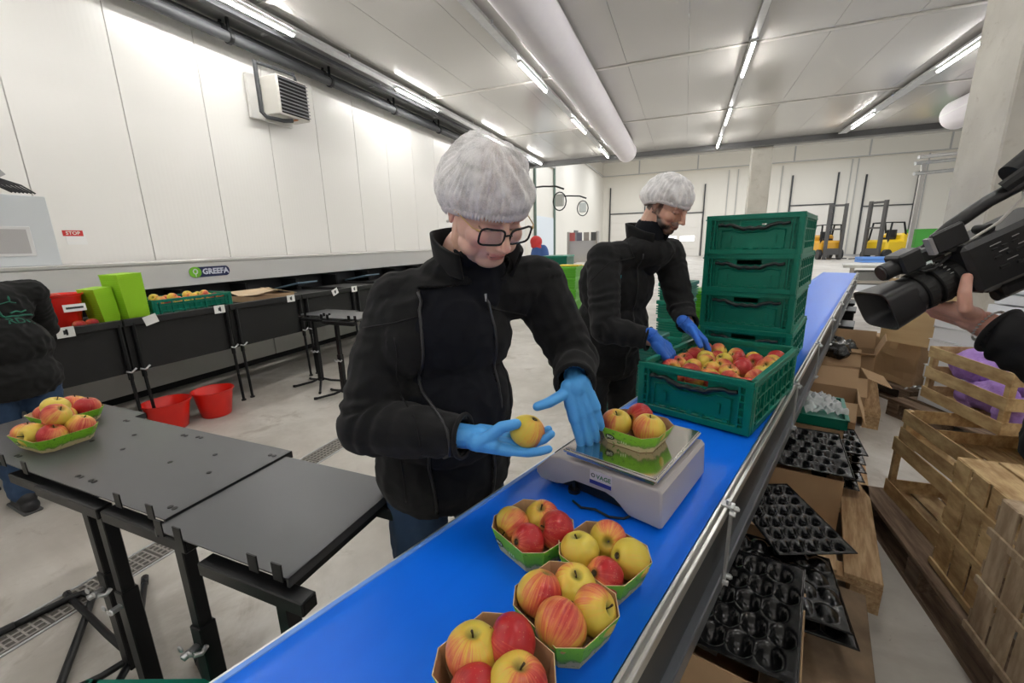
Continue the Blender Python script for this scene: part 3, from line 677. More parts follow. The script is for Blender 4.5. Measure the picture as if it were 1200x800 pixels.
# ================================================================ FOLDING CRATES
GREEN = mat('crate_green', (0.0, 0.165, 0.105), 0.38, noise=(8, 0.5, (0.0, 0.19, 0.125)), spec=0.4)
GREEN_IN = mat('crate_green_floor', (0.004, 0.10, 0.06), 0.5)
HANDLE = mat('crate_latch_black', (0.012, 0.020, 0.018), 0.35)
CW_, CL_, CH_ = 0.40, 0.60, 0.187
def wall_face(b, w, h, long=False):
    """a crate wall in the XZ plane, outside towards -Y, centred on x=0"""
    b.box((0, 0.010, h-0.010), (w, 0.020, 0.020), bevel=0.002)            # rim
    b.box((0, 0.002, h-0.020), (w+0.006, 0.008, 0.006))
    b.box((0, 0.008, 0.012), (w-0.02, 0.016, 0.024), bevel=0.002)         # foot
    for s in (-1, 1):
        b.box((s*(w/2-0.014), 0.008, h/2), (0.026, 0.018, h), bevel=0.003)
        b.box((s*(w/2-0.042), 0.006, h/2), (0.006, 0.014, h-0.03))
        for k in range(5): b.box((s*(w/2-0.028), 0.003, 0.035+k*0.026), (0.022, 0.008, 0.005))
    if not long:
        # panel with a hand hole
        hw = 0.055; z0 = h-0.052; z1 = h-0.030
        b.box((0, 0.014, z0/2+0.01), (w-0.05, 0.006, z0-0.02))
        b.box((0, 0.014, (z1+h)/2), (w-0.05, 0.006, h-z1))
        for s in (-1, 1): b.box((s*((w-0.05)/4+hw/2), 0.014, (z0+z1)/2), ((w-0.05)/2-hw, 0.006, z1-z0))
        # raised trapezoid frame and ribs
        b.tube([(-0.135, 0.008, 0.028), (-0.135, 0.008, 0.112), (-0.085, 0.008, 0.118), (-0.06, 0.008, 0.104), (0.06, 0.008, 0.104), (0.085, 0.008, 0.118), (0.135, 0.008, 0.112), (0.135, 0.008, 0.028)], 0.0035, seg=4, closed=True)
        for s in (-1, 1):
            b.box((s*0.095, 0.009, 0.07), (0.012, 0.008, 0.035)); b.box((s*0.155, 0.009, 0.09), (0.005, 0.010, 0.13))
        for k in range(7): b.box((-0.12+0.04*k, 0.009, 0.030), (0.016, 0.008, 0.012))
    else:
        nn = 6
        b.box((0, 0.014, h/2), (w-0.05, 0.005, h-0.075))
        for k in range(nn+1): b.box((-w/2+0.05+(w-0.1)*k/nn, 0.007, h/2), (0.008, 0.012, h-0.03))
        b.box((0, 0.007, h*0.62), (w-0.06, 0.010, 0.006)); b.box((0, 0.007, h*0.30), (w-0.06, 0.010, 0.006))
        for k in range(nn):
            xx = -w/2+0.05+(w-0.1)*(k+0.5)/nn
            b.box((xx, 0.007, h*0.84), (0.030, 0.010, 0.006)); b.box((xx, 0.008, h*0.46), (0.006, 0.010, h*0.30))
def make_crate(label, loc, rotz, m=None, w=CW_, l=CL_, h=CH_, group=None):
    m = m or GREEN
    t = thing('folding_crate', label, 'crate', loc, rotz, group)
    b = MB(); b.box((0, 0, 0.006), (w-0.03, l-0.03, 0.006))
    for k in range(9): b.box((0, -l/2+0.03+(l-0.06)*k/8, 0.003), (w-0.04, 0.006, 0.006))
    b.box((0, 0, 0.014), (w-0.05, l-0.05, 0.004)); mk('base', b, m, t)
    for s in (0, 1):
        Mz = Matrix.Rotation(PI*s, 4, 'Z') @ Matrix.Translation((0, -l/2, 0))
        b = MB(); wall_face(b, w, h); bmesh.ops.transform(b.bm, matrix=Mz, verts=b.bm.verts); ew = mk('end_wall', b, m, t)
        b = MB(); hp = []
        for k in range(25):
            x = -0.150+0.30*k/24; ax = abs(x)
            z = h-0.045+(-0.020 if ax < 0.055 else (-0.020+0.018*min(1, (ax-0.055)/0.03)))+0.003*math.sin(k*1.9)
            hp.append((x, 0.005, z))
        b.tube(hp, [0.0065+0.0065*(1 if 4 < k < 20 else 0.6)*(0.8+0.3*math.sin(k*2.3)) for k in range(25)], seg=6, flat=0.8)
        bmesh.ops.transform(b.bm, matrix=Mz, verts=b.bm.verts); mk('latch_handle', b, HANDLE, ew, smooth='all')
        Mz = Matrix.Rotation(PI/2+PI*s, 4, 'Z') @ Matrix.Translation((0, -w/2, 0))
        b = MB(); wall_face(b, l-0.03, h-0.002, True); bmesh.ops.transform(b.bm, matrix=Mz, verts=b.bm.verts); mk('side_wall', b, m, t)
    return t
# local origin = centre of the bottom; open crate in front
u = Vector((math.sin(R(22.6)), math.cos(R(22.6)), 0)); v = Vector((math.cos(R(22.6)), -math.sin(R(22.6)), 0))
FLc = Vector((-0.135, 1.60, BZ+0.006))
oc = FLc+u*0.30+v*0.20
open_crate = make_crate('open dark green folding crate full of apples on the belt before the stack', oc, R(-22.6), group='dark green folding crates on the belt')
rnd = random.Random(5)
rows_ = 0
for lay, (zc, ny, nx, pit) in enumerate(((0.052, 4, 3, 0.11), (0.126, 7, 5, 0.0765))):
    for j in range(ny):
        for i in range(nx):
            if lay == 0:
                x = (i-(nx-1)/2)*pit; y = (j-(ny-1)/2)*pit*1.1
            else:
                x = (i-(nx-1)/2)*0.071+rnd.uniform(-.004, .004)+(0.012 if j % 2 else -0.012)*(1 if 0 < i < nx-1 else 0); y = (j-(ny-1)/2)*pit+rnd.uniform(-.005, .005)
            bl = rnd.choice([0.05, 0.2, 0.4, 0.5, 0.62, 0.75])
            colw = 'mostly red' if bl > 0.6 else ('red and yellow' if bl > 0.3 else 'mostly yellow')
            z = zc+(rnd.uniform(-.004, .014) if lay else 0)
            p = oc+u*y+v*x+Vector((0, 0, z))
            on = ['first', 'second', 'third', 'fourth', 'fifth', 'sixth', 'seventh']
            lab = '%s apple %s, open crate, %s row, %s from left' % (colw, 'on top' if lay else 'beneath', on[j], on[i])
            apple(p, lab, bl, up=(rnd.uniform(-1, 1), rnd.uniform(-1, 1), rnd.uniform(-.3, 1.2)), red=(rnd.uniform(-1, 1), rnd.uniform(-1, 1), rnd.uniform(0, 1)), r=rnd.uniform(0.0355, 0.0385), group='apples in the open crate', var=rnd.randrange(3), parts=lay == 1)
# one card of yellow print seen through the front hand hole
# the stack of four crates
sp = [None]*4
ca = R(-17.8)
base = Vector((0.095, 2.40, 0)); vv = Vector((math.cos(ca), math.sin(ca), 0)); uu = Vector((-math.sin(ca), math.cos(ca), 0))
labs = ['lowest dark green crate of the stack, half hidden behind the apple crate', 'second dark green crate up in the stack beside the bearded man',
        'third dark green crate up in the stack beside the bearded man', 'topmost dark green crate of the stack beside the bearded man']
offs = [(0.010, 0.0), (0.0, 0.004), (0.004, 0.0), (0.0, -0.004)]
for k in range(4):
    ctr = base+vv*(0.205+offs[k][0])+uu*(0.30+offs[k][1]); ctr.z = BZ+0.006+k*(CH_-0.002)
    if k == 0: st0 = make_crate(labs[0], ctr, ca, w=0.415, group='dark green folding crates on the belt')
    else: dup(st0, ctr, ca+R([0, 0.6, -0.5, 0.7][k]), labs[k])
# ================================================================ SORTING MACHINE ALONG THE LEFT WALL
MWHITE = mat('machine_white', (0.62, 0.61, 0.59), 0.35, noise=(3, 0.3, (0.66, 0.65, 0.63)))
MX = -5.2
mc = thing('sorting_machine', 'long white sorting machine cladding with a black gap along the left wall', 'machine', (MX, 4.0, 0))
b = MB(); b.box((-0.46, 1.5, 1.245), (0.93, 15.0, 0.25), bevel=0.004); mk('top_band', b, MWHITE, mc)
b = MB(); b.box((-0.46, 1.5, 1.385), (0.95, 15.0, 0.03), bevel=0.004); mk('top_plate', b, mat('pale_grey_steel', (0.60, 0.59, 0.57), 0.3, 0.3), mc)
p_ = None
for k in range(5):
    if p_ is None: b = MB(); b.box((-0.44, 0, 0.36), (0.88, 2.985, 0.56), bevel=0.004); p_ = mk('side_panel', b, MWHITE, mc, loc=(0, -4.5+3.0*k, 0))
    else: c = p_.copy(); COL.objects.link(c); c.location = (0, -4.5+3.0*k, 0)
b = MB(); b.box((-0.5, 1.5, 0.04), (0.9, 15.0, 0.08)); mk('plinth', b, BLACKM, mc)
b = MB(); b.box((-0.55, 1.5, 0.88), (0.75, 15.0, 0.48)); mk('dark_interior', b, mat('machine_dark', (0.016, 0.017, 0.02), 0.5), mc)
for k in range(20): b = MB(); b.box((-0.03, -5.6+0.75*k, 0.94), (0.30, 0.03, 0.3)); mk('frame_upright', b, BLACKM, mc)
for k in range(7):
    b = MB(); b.box((0.10, -2.3+1.35*k, 1.0), (0.46, 0.34, 0.02), rot=Matrix.Rotation(R(-10), 4, 'Y')); mk('outlet_pad', b, mat('blue_grey_pad', (0.12, 0.19, 0.25), 0.5), mc)
# GREEFA sign
sg = mk('name_badge', (lambda b: (b.prism([(0.235*(1 if math.cos(a) > 0 else -1)*0.78+0.05*math.cos(a), 0.058*math.sin(a)) for a in [2*PI*(k+0.5)/32 for k in range(32)]], 0, 0.004, M=frame((0.006, -0.69, 1.262), (0, 1, 0), (1, 0, 0))), b)[1])(MB()), mat('badge_navy', (0.012, 0.02, 0.09), 0.4), mc)
b = MB(); Mg = frame((0.011, -0.69, 1.262), (0, 1, 0), (1, 0, 0)); b.prism([(-0.168+0.068*math.cos(k*PI/12), 0.062*math.sin(k*PI/12)) for k in range(24)], 0, 0.002, M=Mg); mk('green_disc', b, mat('badge_green', (0.20, 0.55, 0.03), 0.4), sg)
b = MB(); Mg = frame((0.0135, -0.69, 1.262), (0, 1, 0), (1, 0, 0)); b.tube([(-0.168+0.022*math.cos(k*PI/8), 0.008+0.026*math.sin(k*PI/8), 0) for k in range(16)], 0.007, seg=5, closed=True, M=Mg); b.prism([(-0.172, -0.02), (-0.162, -0.02), (-0.164, -0.055), (-0.170, -0.055)], 0, 0.001, M=Mg); mk('leaf_mark', b, mat('badge_white', (0.75, 0.80, 0.72), 0.4), sg)
text_obj('lettering', 'GREEFA', 0.088, mat('badge_letter', (0.72, 0.74, 0.85), 0.4), sg, frame((0.011, -0.625, 1.262), (0, 1, 0), (1, 0, 0)), 0.0005, 0.0035)
# cabinet on the machine
cab = thing('control_cabinet', 'light grey control cabinet with a mesh window standing on the machine at left', 'cabinet', (-5.75, 1.35, 1.40))
b = MB(); b.box((0, 0, 0.31), (0.5, 1.62, 0.62), bevel=0.006); mk('housing', b, mat('cabinet_grey', (0.60, 0.63, 0.65), 0.4), cab)
b = MB(); b.box((0.256, 0.40, 0.22), (0.012, 0.50, 0.26), bevel=0.003); vw = mk('window_frame', b, mat('vent_frame', (0.66, 0.66, 0.66), 0.4), cab)
b = MB(); b.box((0.264, 0.40, 0.22), (0.003, 0.44, 0.21)); mk('mesh_pane', b, mat('vent_mesh', (0.42, 0.41, 0.41), 0.6, bump=(300, 0.6, 0.002)), vw)
b = MB(); b.box((0.02, 0.35, 0.78), (0.22, 0.5, 0.30), rot=Matrix.Rotation(R(35), 4, 'X')); mk('top_box', b, mat('grey_box', (0.36, 0.35, 0.35), 0.5), cab)
b = MB()
for k in range(7): b.tube([(0.1, -0.1, 0.74-0.005*k), (0.1, 0.35+0.03*k, 0.76+0.005*k), (0.1, 0.55+0.03*k, 0.72), (0.1, 0.66+0.025*k, 0.655)], 0.008, seg=5)
mk('cable_loom', b, BLACKP, cab, smooth='all')
lbt = thing('wall_label', 'small red and white sticker on the left wall beside the control cabinet', 'label', (WL+0.004, 2.60, 1.70))
b = MB(); b.box((0.0, 0.0, -0.03), (0.003, 0.17, 0.14)); mk('paper', b, mat('paper', (0.8, 0.8, 0.8)), lbt)
b = MB(); b.box((0.002, -0.02, 0.02), (0.002, 0.17, 0.06)); mk('red_band', b, mat('label_red', (0.55, 0.03, 0.03), 0.5), lbt)
text_obj('lettering', 'STOP', 0.05, mat('badge_white', (1, 1, 1)), lbt, frame((0.004, -0.02, 0.02), (0, 1, 0), (1, 0, 0)), 0.0003, 0.001)

# packing troughs in front of the machine
TX = -4.12
TR = mat('trough_black', (0.005, 0.005, 0.0055), 0.6, bump=(60, 0.3, 0.002)); LIP = mat('trough_lip', (0.012, 0.012, 0.013), 0.45)
def trough():
    t = thing('packing_trough', '', 'trough', (TX, 0, 0), 0, 'black packing troughs along the machine')
    b = MB(); b.box((0.0, 0, 0.75), (0.02, 0.835, 0.40), bevel=0.002); mk('front_panel', b, TR, t)
    b = MB(); b.box((0.016, 0, 0.955), (0.05, 0.845, 0.055), bevel=0.004); mk('lip', b, LIP, t)
    b = MB(); b.box((-0.47, 0, 0.93), (0.92, 0.835, 0.012)); b.box((-0.47, 0, 0.57), (0.92, 0.835, 0.02)); mk('tray', b, TR, t)
    b = MB(); b.box((-0.45, -0.415, 0.77), (0.9, 0.006, 0.40)); b.box((-0.45, 0.415, 0.77), (0.9, 0.006, 0.40)); mk('side_cheek', b, TR, t)
    for s in (-0.36, 0.40):
        b = MB(); b.cyl((0.03, s, 0.56), (0.03, s+0.015, 0.012), 0.013, seg=8); b.cyl((0.03, s+0.015, 0), (0.03, s+0.015, 0.014), 0.022, seg=10); b.cyl((0.025, s, 0.95), (0.03, s, 0.5), 0.018, seg=8)
        lg = mk('leg', b, BLACKM, t, smooth=40)
        b = MB(); b.tube([(0.05, s-0.03, 0.575), (0.06, s, 0.56), (0.065, s+0.035, 0.59)], 0.008, seg=6); mk('wing_screw', b, GALV, lg, smooth='all')
    return t
tlab = ['hidden behind the left worker', 'under the red bucket and lime cartons', 'under the green apple crate', 'under the open cardboard box', 'behind the first black folding table', 'behind the woman\'s shoulder', 'farther back along the machine', 'second from the far end', 'farthest along the machine']
tr0 = None
for k, l in enumerate(tlab):
    y = 0.58+0.855*k
    lab = 'black packing trough with thin legs, ' + l
    if tr0 is None: tr0 = trough(); tr0.location.y = y; tr0['label'] = lab
    else: dup(tr0, (TX, y, 0), 0, lab)
def shelf_label(y, l, rot=0, mark=True, w=0.10):
    t = thing('paper_label', l, 'label', (TX+0.045, y, 0.955), 0, 'white labels on the trough lips')
    b = MB(); b.box((0, 0, 0), (0.002, w, 0.075), rot=Matrix.Rotation(R(rot), 4, 'X')); mk('paper', b, mat('paper', (0.8, 0.8, 0.8)), t)
    if mark: b = MB(); b.box((0.0015, 0, 0), (0.001, 0.025, 0.03)); b.box((0.0015, 0.006, 0.0), (0.001, 0.01, 0.045)); mk('mark', b, DARKMETAL, t)
shelf_label(1.52, 'white label on the trough lip just right of the left worker')
shelf_label(2.05, 'crooked white triangular label on the lip below the lime green cartons', 14, False)
shelf_label(2.62, 'white label on the trough lip below the dark green apple crate')
shelf_label(3.42, 'white label on the trough lip below the cardboard box')
shelf_label(4.08, 'tilted white label on the far trough lip, left of two', 20)
shelf_label(4.42, 'white label on the far trough lip, right of two')
# red buckets
RED = mat('bucket_red', (0.70, 0.012, 0.008), 0.30, spec=0.5, noise=(9, 0.4, (0.76, 0.02, 0.01)))
def bucket(label, loc, r=0.165, h=0.24, ov=1.0, handle=True, group='red plastic buckets'):
    t = thing('bucket', label, 'bucket', loc, 0, group)
    b = MB(); b.lathe([(0, 0.004), (r*0.66, 0), (r*0.72, 0.01), (r*0.95, h*0.93), (r, h*0.94), (r*1.03, h), (r*0.99, h), (r*0.93, h*0.95), (r*0.68, 0.014), (0, 0.012)], seg=36)
    for v in b.bm.verts: v.co.y *= ov
    mk('shell', b, RED, t, smooth=50)
    if handle:
        b = MB(); b.tube([(r*1.0*math.cos(a), r*1.02*math.sin(a)*ov, h*0.94+0.006) for a in [PI*k/14 for k in range(15)]], 0.004, seg=5); mk('handle', b, RED, t, smooth='all')
    return t
bucket('red bucket on the floor below the troughs, left one of the pair', (-4.06, 2.02, 0), 0.17, 0.25, 1.02)
bucket('red bucket on the floor below the troughs, right one of the pair', (-3.98, 2.36, 0), 0.165, 0.25)
bk = bucket('larger red bucket of apples standing on the trough beside the left worker', (-4.36, 1.62, 0.94), 0.15, 0.27)
b = MB(); b.box((0.164, 0.03, 0.17), (0.003, 0.13, 0.055), rot=Matrix.Rotation(R(-6), 4, 'Y')); q = mk('white_label', b, mat('paper', (0.8, 0.8, 0.8)), bk)
b = MB(); b.box((0.1665, 0.03, 0.17), (0.001, 0.10, 0.015)); mk('print', b, DARKMETAL, q)
G3 = 'apples in the trough and bucket'
apple((-4.34, 1.54, 1.19), 'pale apple showing above the rim of the red bucket on the trough', 0.2, r=0.045, group=G3, parts=False)
apple((-4.42, 1.64, 1.18), 'apple farther back inside the red bucket on the trough', 0.6, r=0.04, group=G3, parts=False)
apple((-4.22, 1.66, 0.975), 'red and yellow apple in the trough right of the red bucket, left one', 0.6, r=0.04, group=G3, parts=False)
apple((-4.24, 1.745, 0.975), 'red and yellow apple in the trough right of the red bucket, right one', 0.5, r=0.04, group=G3, parts=False)
# lime green stacks of nested cartons
LIME = mat('lime_card', (0.34, 0.66, 0.02), 0.55, noise=(4, 0.3, (0.38, 0.70, 0.03)))
def carton_stack(label, loc, rz, n, tilt, w=0.20, l=0.16):
    t = thing('carton_stack', label, 'carton', loc, rz, 'stacks of nested lime green cartons on the trough')
    t.rotation_euler = (tilt[0], tilt[1], rz); c0_ = None
    for k in range(n):
        if c0_ is None:
            b = MB(); f = 0.86
            A = [(-w/2*f, -l/2*f, 0), (w/2*f, -l/2*f, 0), (w/2*f, l/2*f, 0), (-w/2*f, l/2*f, 0)]; B = [(-w/2, -l/2, 0.06), (w/2, -l/2, 0.06), (w/2, l/2, 0.06), (-w/2, l/2, 0.06)]
            va = [b.bm.verts.new(p) for p in A]; vb = [b.bm.verts.new(p) for p in B]
            b.bm.faces.new(list(reversed(va)))
            for i in range(4): b.bm.faces.new((va[i], va[(i+1) % 4], vb[(i+1) % 4], vb[i]))
            vc = [b.bm.verts.new((x*0.97, y*0.97, z)) for x, y, z in B]
            for i in range(4): b.bm.faces.new((vb[i], vb[(i+1) % 4], vc[(i+1) % 4], vc[i]))
            b.bm.faces.new(vc)
            c0_ = mk('carton', b, LIME, t)
        else: c = c0_.copy(); COL.objects.link(c); c.location.z = 0.0165*k; s = 1+0.006*k; c.scale = (s, s, 1)
carton_stack('shorter lime green stack of nested cartons beside the red bucket', (-4.30, 1.86, 0.945), R(8), 15, (R(6), 0), 0.17, 0.12)
carton_stack('taller lime green stack of nested cartons beside the dark green crate', (-4.26, 2.02, 0.945), R(4), 21, (R(3), 0), 0.20, 0.16)
# dark green crate of apples on the trough
tc_ = make_crate('shallow dark green crate of apples on the trough beside the lime cartons', (-4.40, 2.50, 0.945), 0, w=0.38, l=0.70, h=0.15, group='dark green crates by the machine')
for i in range(7):
    for j in range(3):
        apple((-4.28-0.10*j, 2.22+0.095*i, 1.045+0.02*((i*j) % 3)), 'apple in the crate on the trough, %s from the left in the %s row' % (['first', 'second', 'third', 'fourth', 'fifth', 'sixth', 'seventh'][i], ['front', 'middle', 'back'][j]), rnd.choice([0.1, 0.3, 0.5]), r=0.042, up=(rnd.uniform(-1, 1), rnd.uniform(-1, 1), 0.5), group='apples in the crate on the trough', parts=False)
# open cardboard box on the trough
cbx = thing('cardboard_box', 'flattened open cardboard box lying on the trough right of the green crate', 'box', (-4.42, 3.36, 0.945))
CARD = mat('cardboard', (0.40, 0.26, 0.145), 0.85, noise=(5, 0.5, (0.45, 0.30, 0.17)))
b = MB(); b.box((0, 0, 0.05), (0.36, 0.50, 0.006)); b.box((0.18, 0, 0.03), (0.006, 0.5, 0.06)); b.box((0, -0.25, 0.03), (0.36, 0.006, 0.06)); mk('base', b, CARD, cbx)
for x, y, rx, ry, w, l in ((0.05, -0.12, 8, -6, 0.34, 0.26), (0.0, 0.20, -14, 4, 0.3, 0.24), (-0.15, 0.0, 0, 14, 0.16, 0.5)):
    b = MB(); b.box((x, y, 0.085), (w, l, 0.005), rot=Matrix.Rotation(R(rx), 4, 'X') @ Matrix.Rotation(R(ry), 4, 'Y')); mk('flap', b, mat('cardboard_pale', (0.56, 0.43, 0.28), 0.85), cbx)

# ================================================================ FOLDING PACKING TABLES
TTOP = mat('table_top_black', (0.052, 0.054, 0.059), 0.34, 0.1, bump=(420, 0.35, 0.0008), spec=0.7)
def holes(b, x0, x1, y0, y1, z):
    for (fx, fy) in ((0.06, 0.10), (0.10, 0.10), (0.90, 0.10), (0.94, 0.10), (0.06, 0.90), (0.10, 0.90), (0.90, 0.88), (0.94, 0.88), (0.30, 0.5), (0.72, 0.5), (0.5, 0.72)):
        b.cyl((x0+(x1-x0)*fx, y0+(y1-y0)*fy, z), (x0+(x1-x0)*fx, y0+(y1-y0)*fy, z+0.0014), 0.0075, seg=10)
def tilt_table(label, x0, x1, y0, y1, z, px, beam, foot_dirs, group='black folding packing tables', dz=0.0):
    """steel plate on a telescopic T stand; px = post x, beam=(x0,x1) of the front beam"""
    t = thing('packing_table', label, 'table', ((x0+x1)/2, (y0+y1)/2, 0), 0, group)
    cx, cy = (x0+x1)/2, (y0+y1)/2
    b = MB(); b.box((0, 0, z-0.002), (x1-x0, y1-y0, 0.004)); b.box(((x1-x0)/2-0.004, 0, z-0.012), (0.008, y1-y0, 0.024)); b.box((-(x1-x0)/2+0.004, 0, z-0.012), (0.008, y1-y0, 0.024)); b.box((0, (y1-y0)/2-0.002, z-0.012), (x1-x0, 0.004, 0.024)); mk('table_top', b, TTOP, t)
    b = MB(); holes(b, x0-cx, (x1 if x1-x0 < 0.6 else (x0+x1)/2)-cx, y0-cy, y1-cy, z+0.0003)
    if x1-x0 > 0.6: holes(b, (x0+x1)/2-cx, x1-cx, y0-cy, y1-cy, z+0.0003); mk('bolt_holes', b, mat('hole_black', (0.002, 0.002, 0.002), 0.9), t)
    for fx in (0.06, 0.22, 0.78, 0.94):
        b = MB(); b.box((x0-cx+(x1-x0)*fx, y0-cy-0.002, z+0.010), (0.030, 0.003, 0.045)); mk('edge_tab', b, BLACKM, t)
    yb = y0-cy+0.0
    b = MB(); b.box(((beam[0]+beam[1])/2-cx, yb, z-0.048), (beam[1]-beam[0], 0.04, 0.036), bevel=0.003); b.box(((beam[0]+beam[1])/2-cx, yb+0.33, z-0.048), (beam[1]-beam[0], 0.04, 0.036), bevel=0.003); b.box((px-cx, yb+0.165, z-0.05), (0.04, 0.33, 0.034), bevel=0.003)
    bmx = mk('beam', b, BLACKM, t)
    b = MB(); b.box((beam[1]-cx+0.0005, yb, z-0.048), (0.002, 0.028, 0.024)); mk('open_end', b, mat('hole_black', (0, 0, 0)), bmx)
    b = MB(); b.box((px-cx, yb+0.02, z-0.066-0.20), (0.036, 0.036, 0.40), bevel=0.003); mk('post', b, BLACKM, t)
    b = MB(); b.box((px-cx, yb+0.02, 0.26), (0.046, 0.046, 0.40), bevel=0.003); sl = mk('sleeve', b, BLACKM, t)
    b = MB(); b.tube([(px-cx+0.025, yb-0.03, 0.405), (px-cx+0.03, yb-0.012, 0.395), (px-cx+0.035, yb+0.0, 0.41)], 0.007, seg=6); b.box((px-cx+0.0, yb-0.02, 0.40), (0.018, 0.05, 0.012)); b.ell((px-cx-0.022, yb-0.035, 0.412), (0.012, 0.004, 0.010)); b.ell((px-cx+0.018, yb-0.035, 0.412), (0.012, 0.004, 0.010)); mk('wing_screw', b, GALV, sl, smooth='all')
    for (dx, dy, bx, by) in foot_dirs:
        b = MB(); b.tube([(px-cx+bx, yb+0.02+by, 0.09), (px-cx+bx+(dx-bx)*0.35, yb+0.02+by+(dy-by)*0.35, 0.05), (px-cx+dx*0.9, yb+0.02+dy*0.9, 0.017), (px-cx+dx, yb+0.02+dy, 0.014)], 0.0125, seg=8); b.cyl((px-cx+dx*0.93, yb+0.02+dy*0.93, 0.0145), (px-cx+dx*1.03, yb+0.02+dy*1.03, 0.0145), 0.0145, seg=8); mk('leg', b, BLACKM, t, smooth='all')
    return t
tilt_table('black steel folding table nearest the woman, rightmost of the row', -1.235, -0.755, 0.525, 0.925, 0.80, -0.80, (-1.04, -0.70), [(0.18, 0.25, 0, 0), (-0.25, 0.22, 0, 0), (0.2, -0.25, 0, 0), (-0.2, -0.25, 0, 0)])
mt = tilt_table('long black steel folding table in the middle of the row carrying the punnets', -2.19, -1.240, 0.555, 0.955, 0.805, -1.22, (-1.52, -1.14), [(0.10, 0.25, 0, 0), (-0.38, 0.14, 0, 0), (0.16, 0.16, 0, 0), (-0.2, -0.22, 0, 0)])
b = MB(); b.box((-1.72, 0.555, 0.757), (0.36, 0.04, 0.036), bevel=0.003); mk('beam', b, BLACKM, mt, world=True)
b = MB(); b.box((-1.60, 0.575, 0.54), (0.036, 0.036, 0.40), bevel=0.003); mk('post', b, BLACKM, mt, world=True)
b = MB(); b.box((-1.60, 0.575, 0.24), (0.046, 0.046, 0.42), bevel=0.003); sl_ = mk('sleeve', b, BLACKM, mt, world=True)
b = MB(); b.box((-1.60, 0.545, 0.40), (0.018, 0.05, 0.012)); b.ell((-1.622, 0.52, 0.412), (0.012, 0.004, 0.010)); b.ell((-1.582, 0.52, 0.412), (0.012, 0.004, 0.010)); mk('wing_screw', b, GALV, sl_, world=True)
tilt_table('black steel folding table at the far left end of the row', -2.70, -2.22, 0.575, 1.02, 0.79, -1.74, (-2.14, -1.70), [(-0.5, 0.28, 0, 0), (-0.72, 0.10, 0, 0), (-0.2, -0.2, 0, 0), (0.1, -0.24, 0, 0)])
# a loose bent leg tube in front
tb = thing('tube_stand', 'bent black tube stand lying on the floor over the drain at left', 'stand', (-2.3, 0.62, 0))
b = MB(); b.tube([(-2.47, 0.50, 0.016), (-2.43, 0.66, 0.02), (-2.40, 0.72, 0.022), (-2.34, 0.73, 0.022), (-2.26, 0.68, 0.022), (-1.98, 0.49, 0.02), (-1.8, 0.37, 0.02)], 0.014, seg=8); mk('tube', b, BLACKM, tb, smooth='all', world=True)
b = MB(); b.cyl((-2.478, 0.47, 0.0165), (-2.462, 0.53, 0.0165), 0.0165, seg=10); mk('rubber_foot', b, BLACKP, tb, world=True)
# two more of these tables pulled out farther back
for (lab, x, y, zz) in (('black folding table pulled out before the far troughs, left of two', -3.62, 3.50, 0.80), ('black folding table before the far troughs, right of two beside the woman', -3.08, 3.28, 0.83)):
    tilt_table(lab, x-0.24, x+0.24, y-0.2, y+0.2, zz, x-0.05, (x-0.2, x+0.2), [(0.2, 0.2, 0, 0), (-0.3, 0.12, 0, 0), (0.2, -0.22, 0, 0), (-0.25, -0.15, 0, 0)])
# punnets on the third table
PW = 0.17
def loaded(c, a, lab, pos, grp):
    punnet(c, a, lab, w=0.235, l=0.185, h=0.055)
    for i, (dx, dy, dz, bl, up, red, r, l) in enumerate(pos): apple(pl(c, a, dx*1.16, dy*1.16, dz*1.14), l, bl, up=up, red=red, r=r*1.17, group=grp, var=i)
TZ = 0.806
loaded((-2.165, 0.705, TZ), R(2), 'card punnet heaped with apples on the black table at left', [
 (-0.062, -0.040, 0.042, 0.7, (0, 0.3, 1), (-1, 0, 0), 0.036, 'red apple at the front left corner of the punnet on the black table'),
 (-0.008, -0.045, 0.044, 0.10, (0.1, -0.75, 0.2), (-1, 0.3, 0.6), 0.0385, 'yellow apple with dark dimple at the front of the punnet on the black table'),
 (0.058, -0.030, 0.046, 0.9, (0.3, 0.3, 1), (0, 0, 1), 0.036, 'deep red apple at the front right of the punnet on the black table'),
 (-0.060, 0.032, 0.050, 0.85, (0.2, -1, 0.4), (0, 0, 1), 0.037, 'striped red apple at the back left of the punnet on the black table'),
 (0.005, 0.028, 0.058, 0.9, (0.2, 0.5, 1), (0, -1, 0.3), 0.037, 'red apple with a stem in the middle of the punnet on the black table'),
 (0.062, 0.038, 0.050, 0.35, (0.3, 0.4, 1), (0, -0.3, -1), 0.0375, 'yellow and red apple at the back right of the punnet on the black table'),
 (0.030, 0.002, 0.098, 0.45, (0.5, 0.3, 0.6), (0.3, 0, 1), 0.037, 'orange red apple on top of the heap in the punnet on the black table'),
 (-0.035, 0.030, 0.108, 0.05, (0.2, 0.3, 1), (-0.5, 0, -1), 0.037, 'plain yellow apple on top of the heap in the punnet on the black table')], 'apples in the punnet on the black table')
loaded((-2.43, 0.84, TZ-0.014), R(2), 'second card punnet of apples on the table, cut by the left frame edge', [
 (0.060, -0.035, 0.048, 0.8, (0, 0.3, 1), (0, -1, 0), 0.038, 'red apple at the near right of the punnet cut by the frame edge'),
 (-0.020, -0.040, 0.048, 0.35, (0, 0.3, 1), (1, -1, 0), 0.038, 'pale orange apple in front of the punnet cut by the frame edge'),
 (0.055, 0.040, 0.052, 0.9, (0, 0.3, 1), (0, -1, 1), 0.038, 'dark red apple at the back right of the punnet cut by the frame edge'),
 (-0.03, 0.040, 0.052, 0.5, (0, 0.3, 1), (0, 0, 1), 0.038, 'red and yellow apple at the back of the punnet cut by the frame edge')], 'apples in the far left punnet')
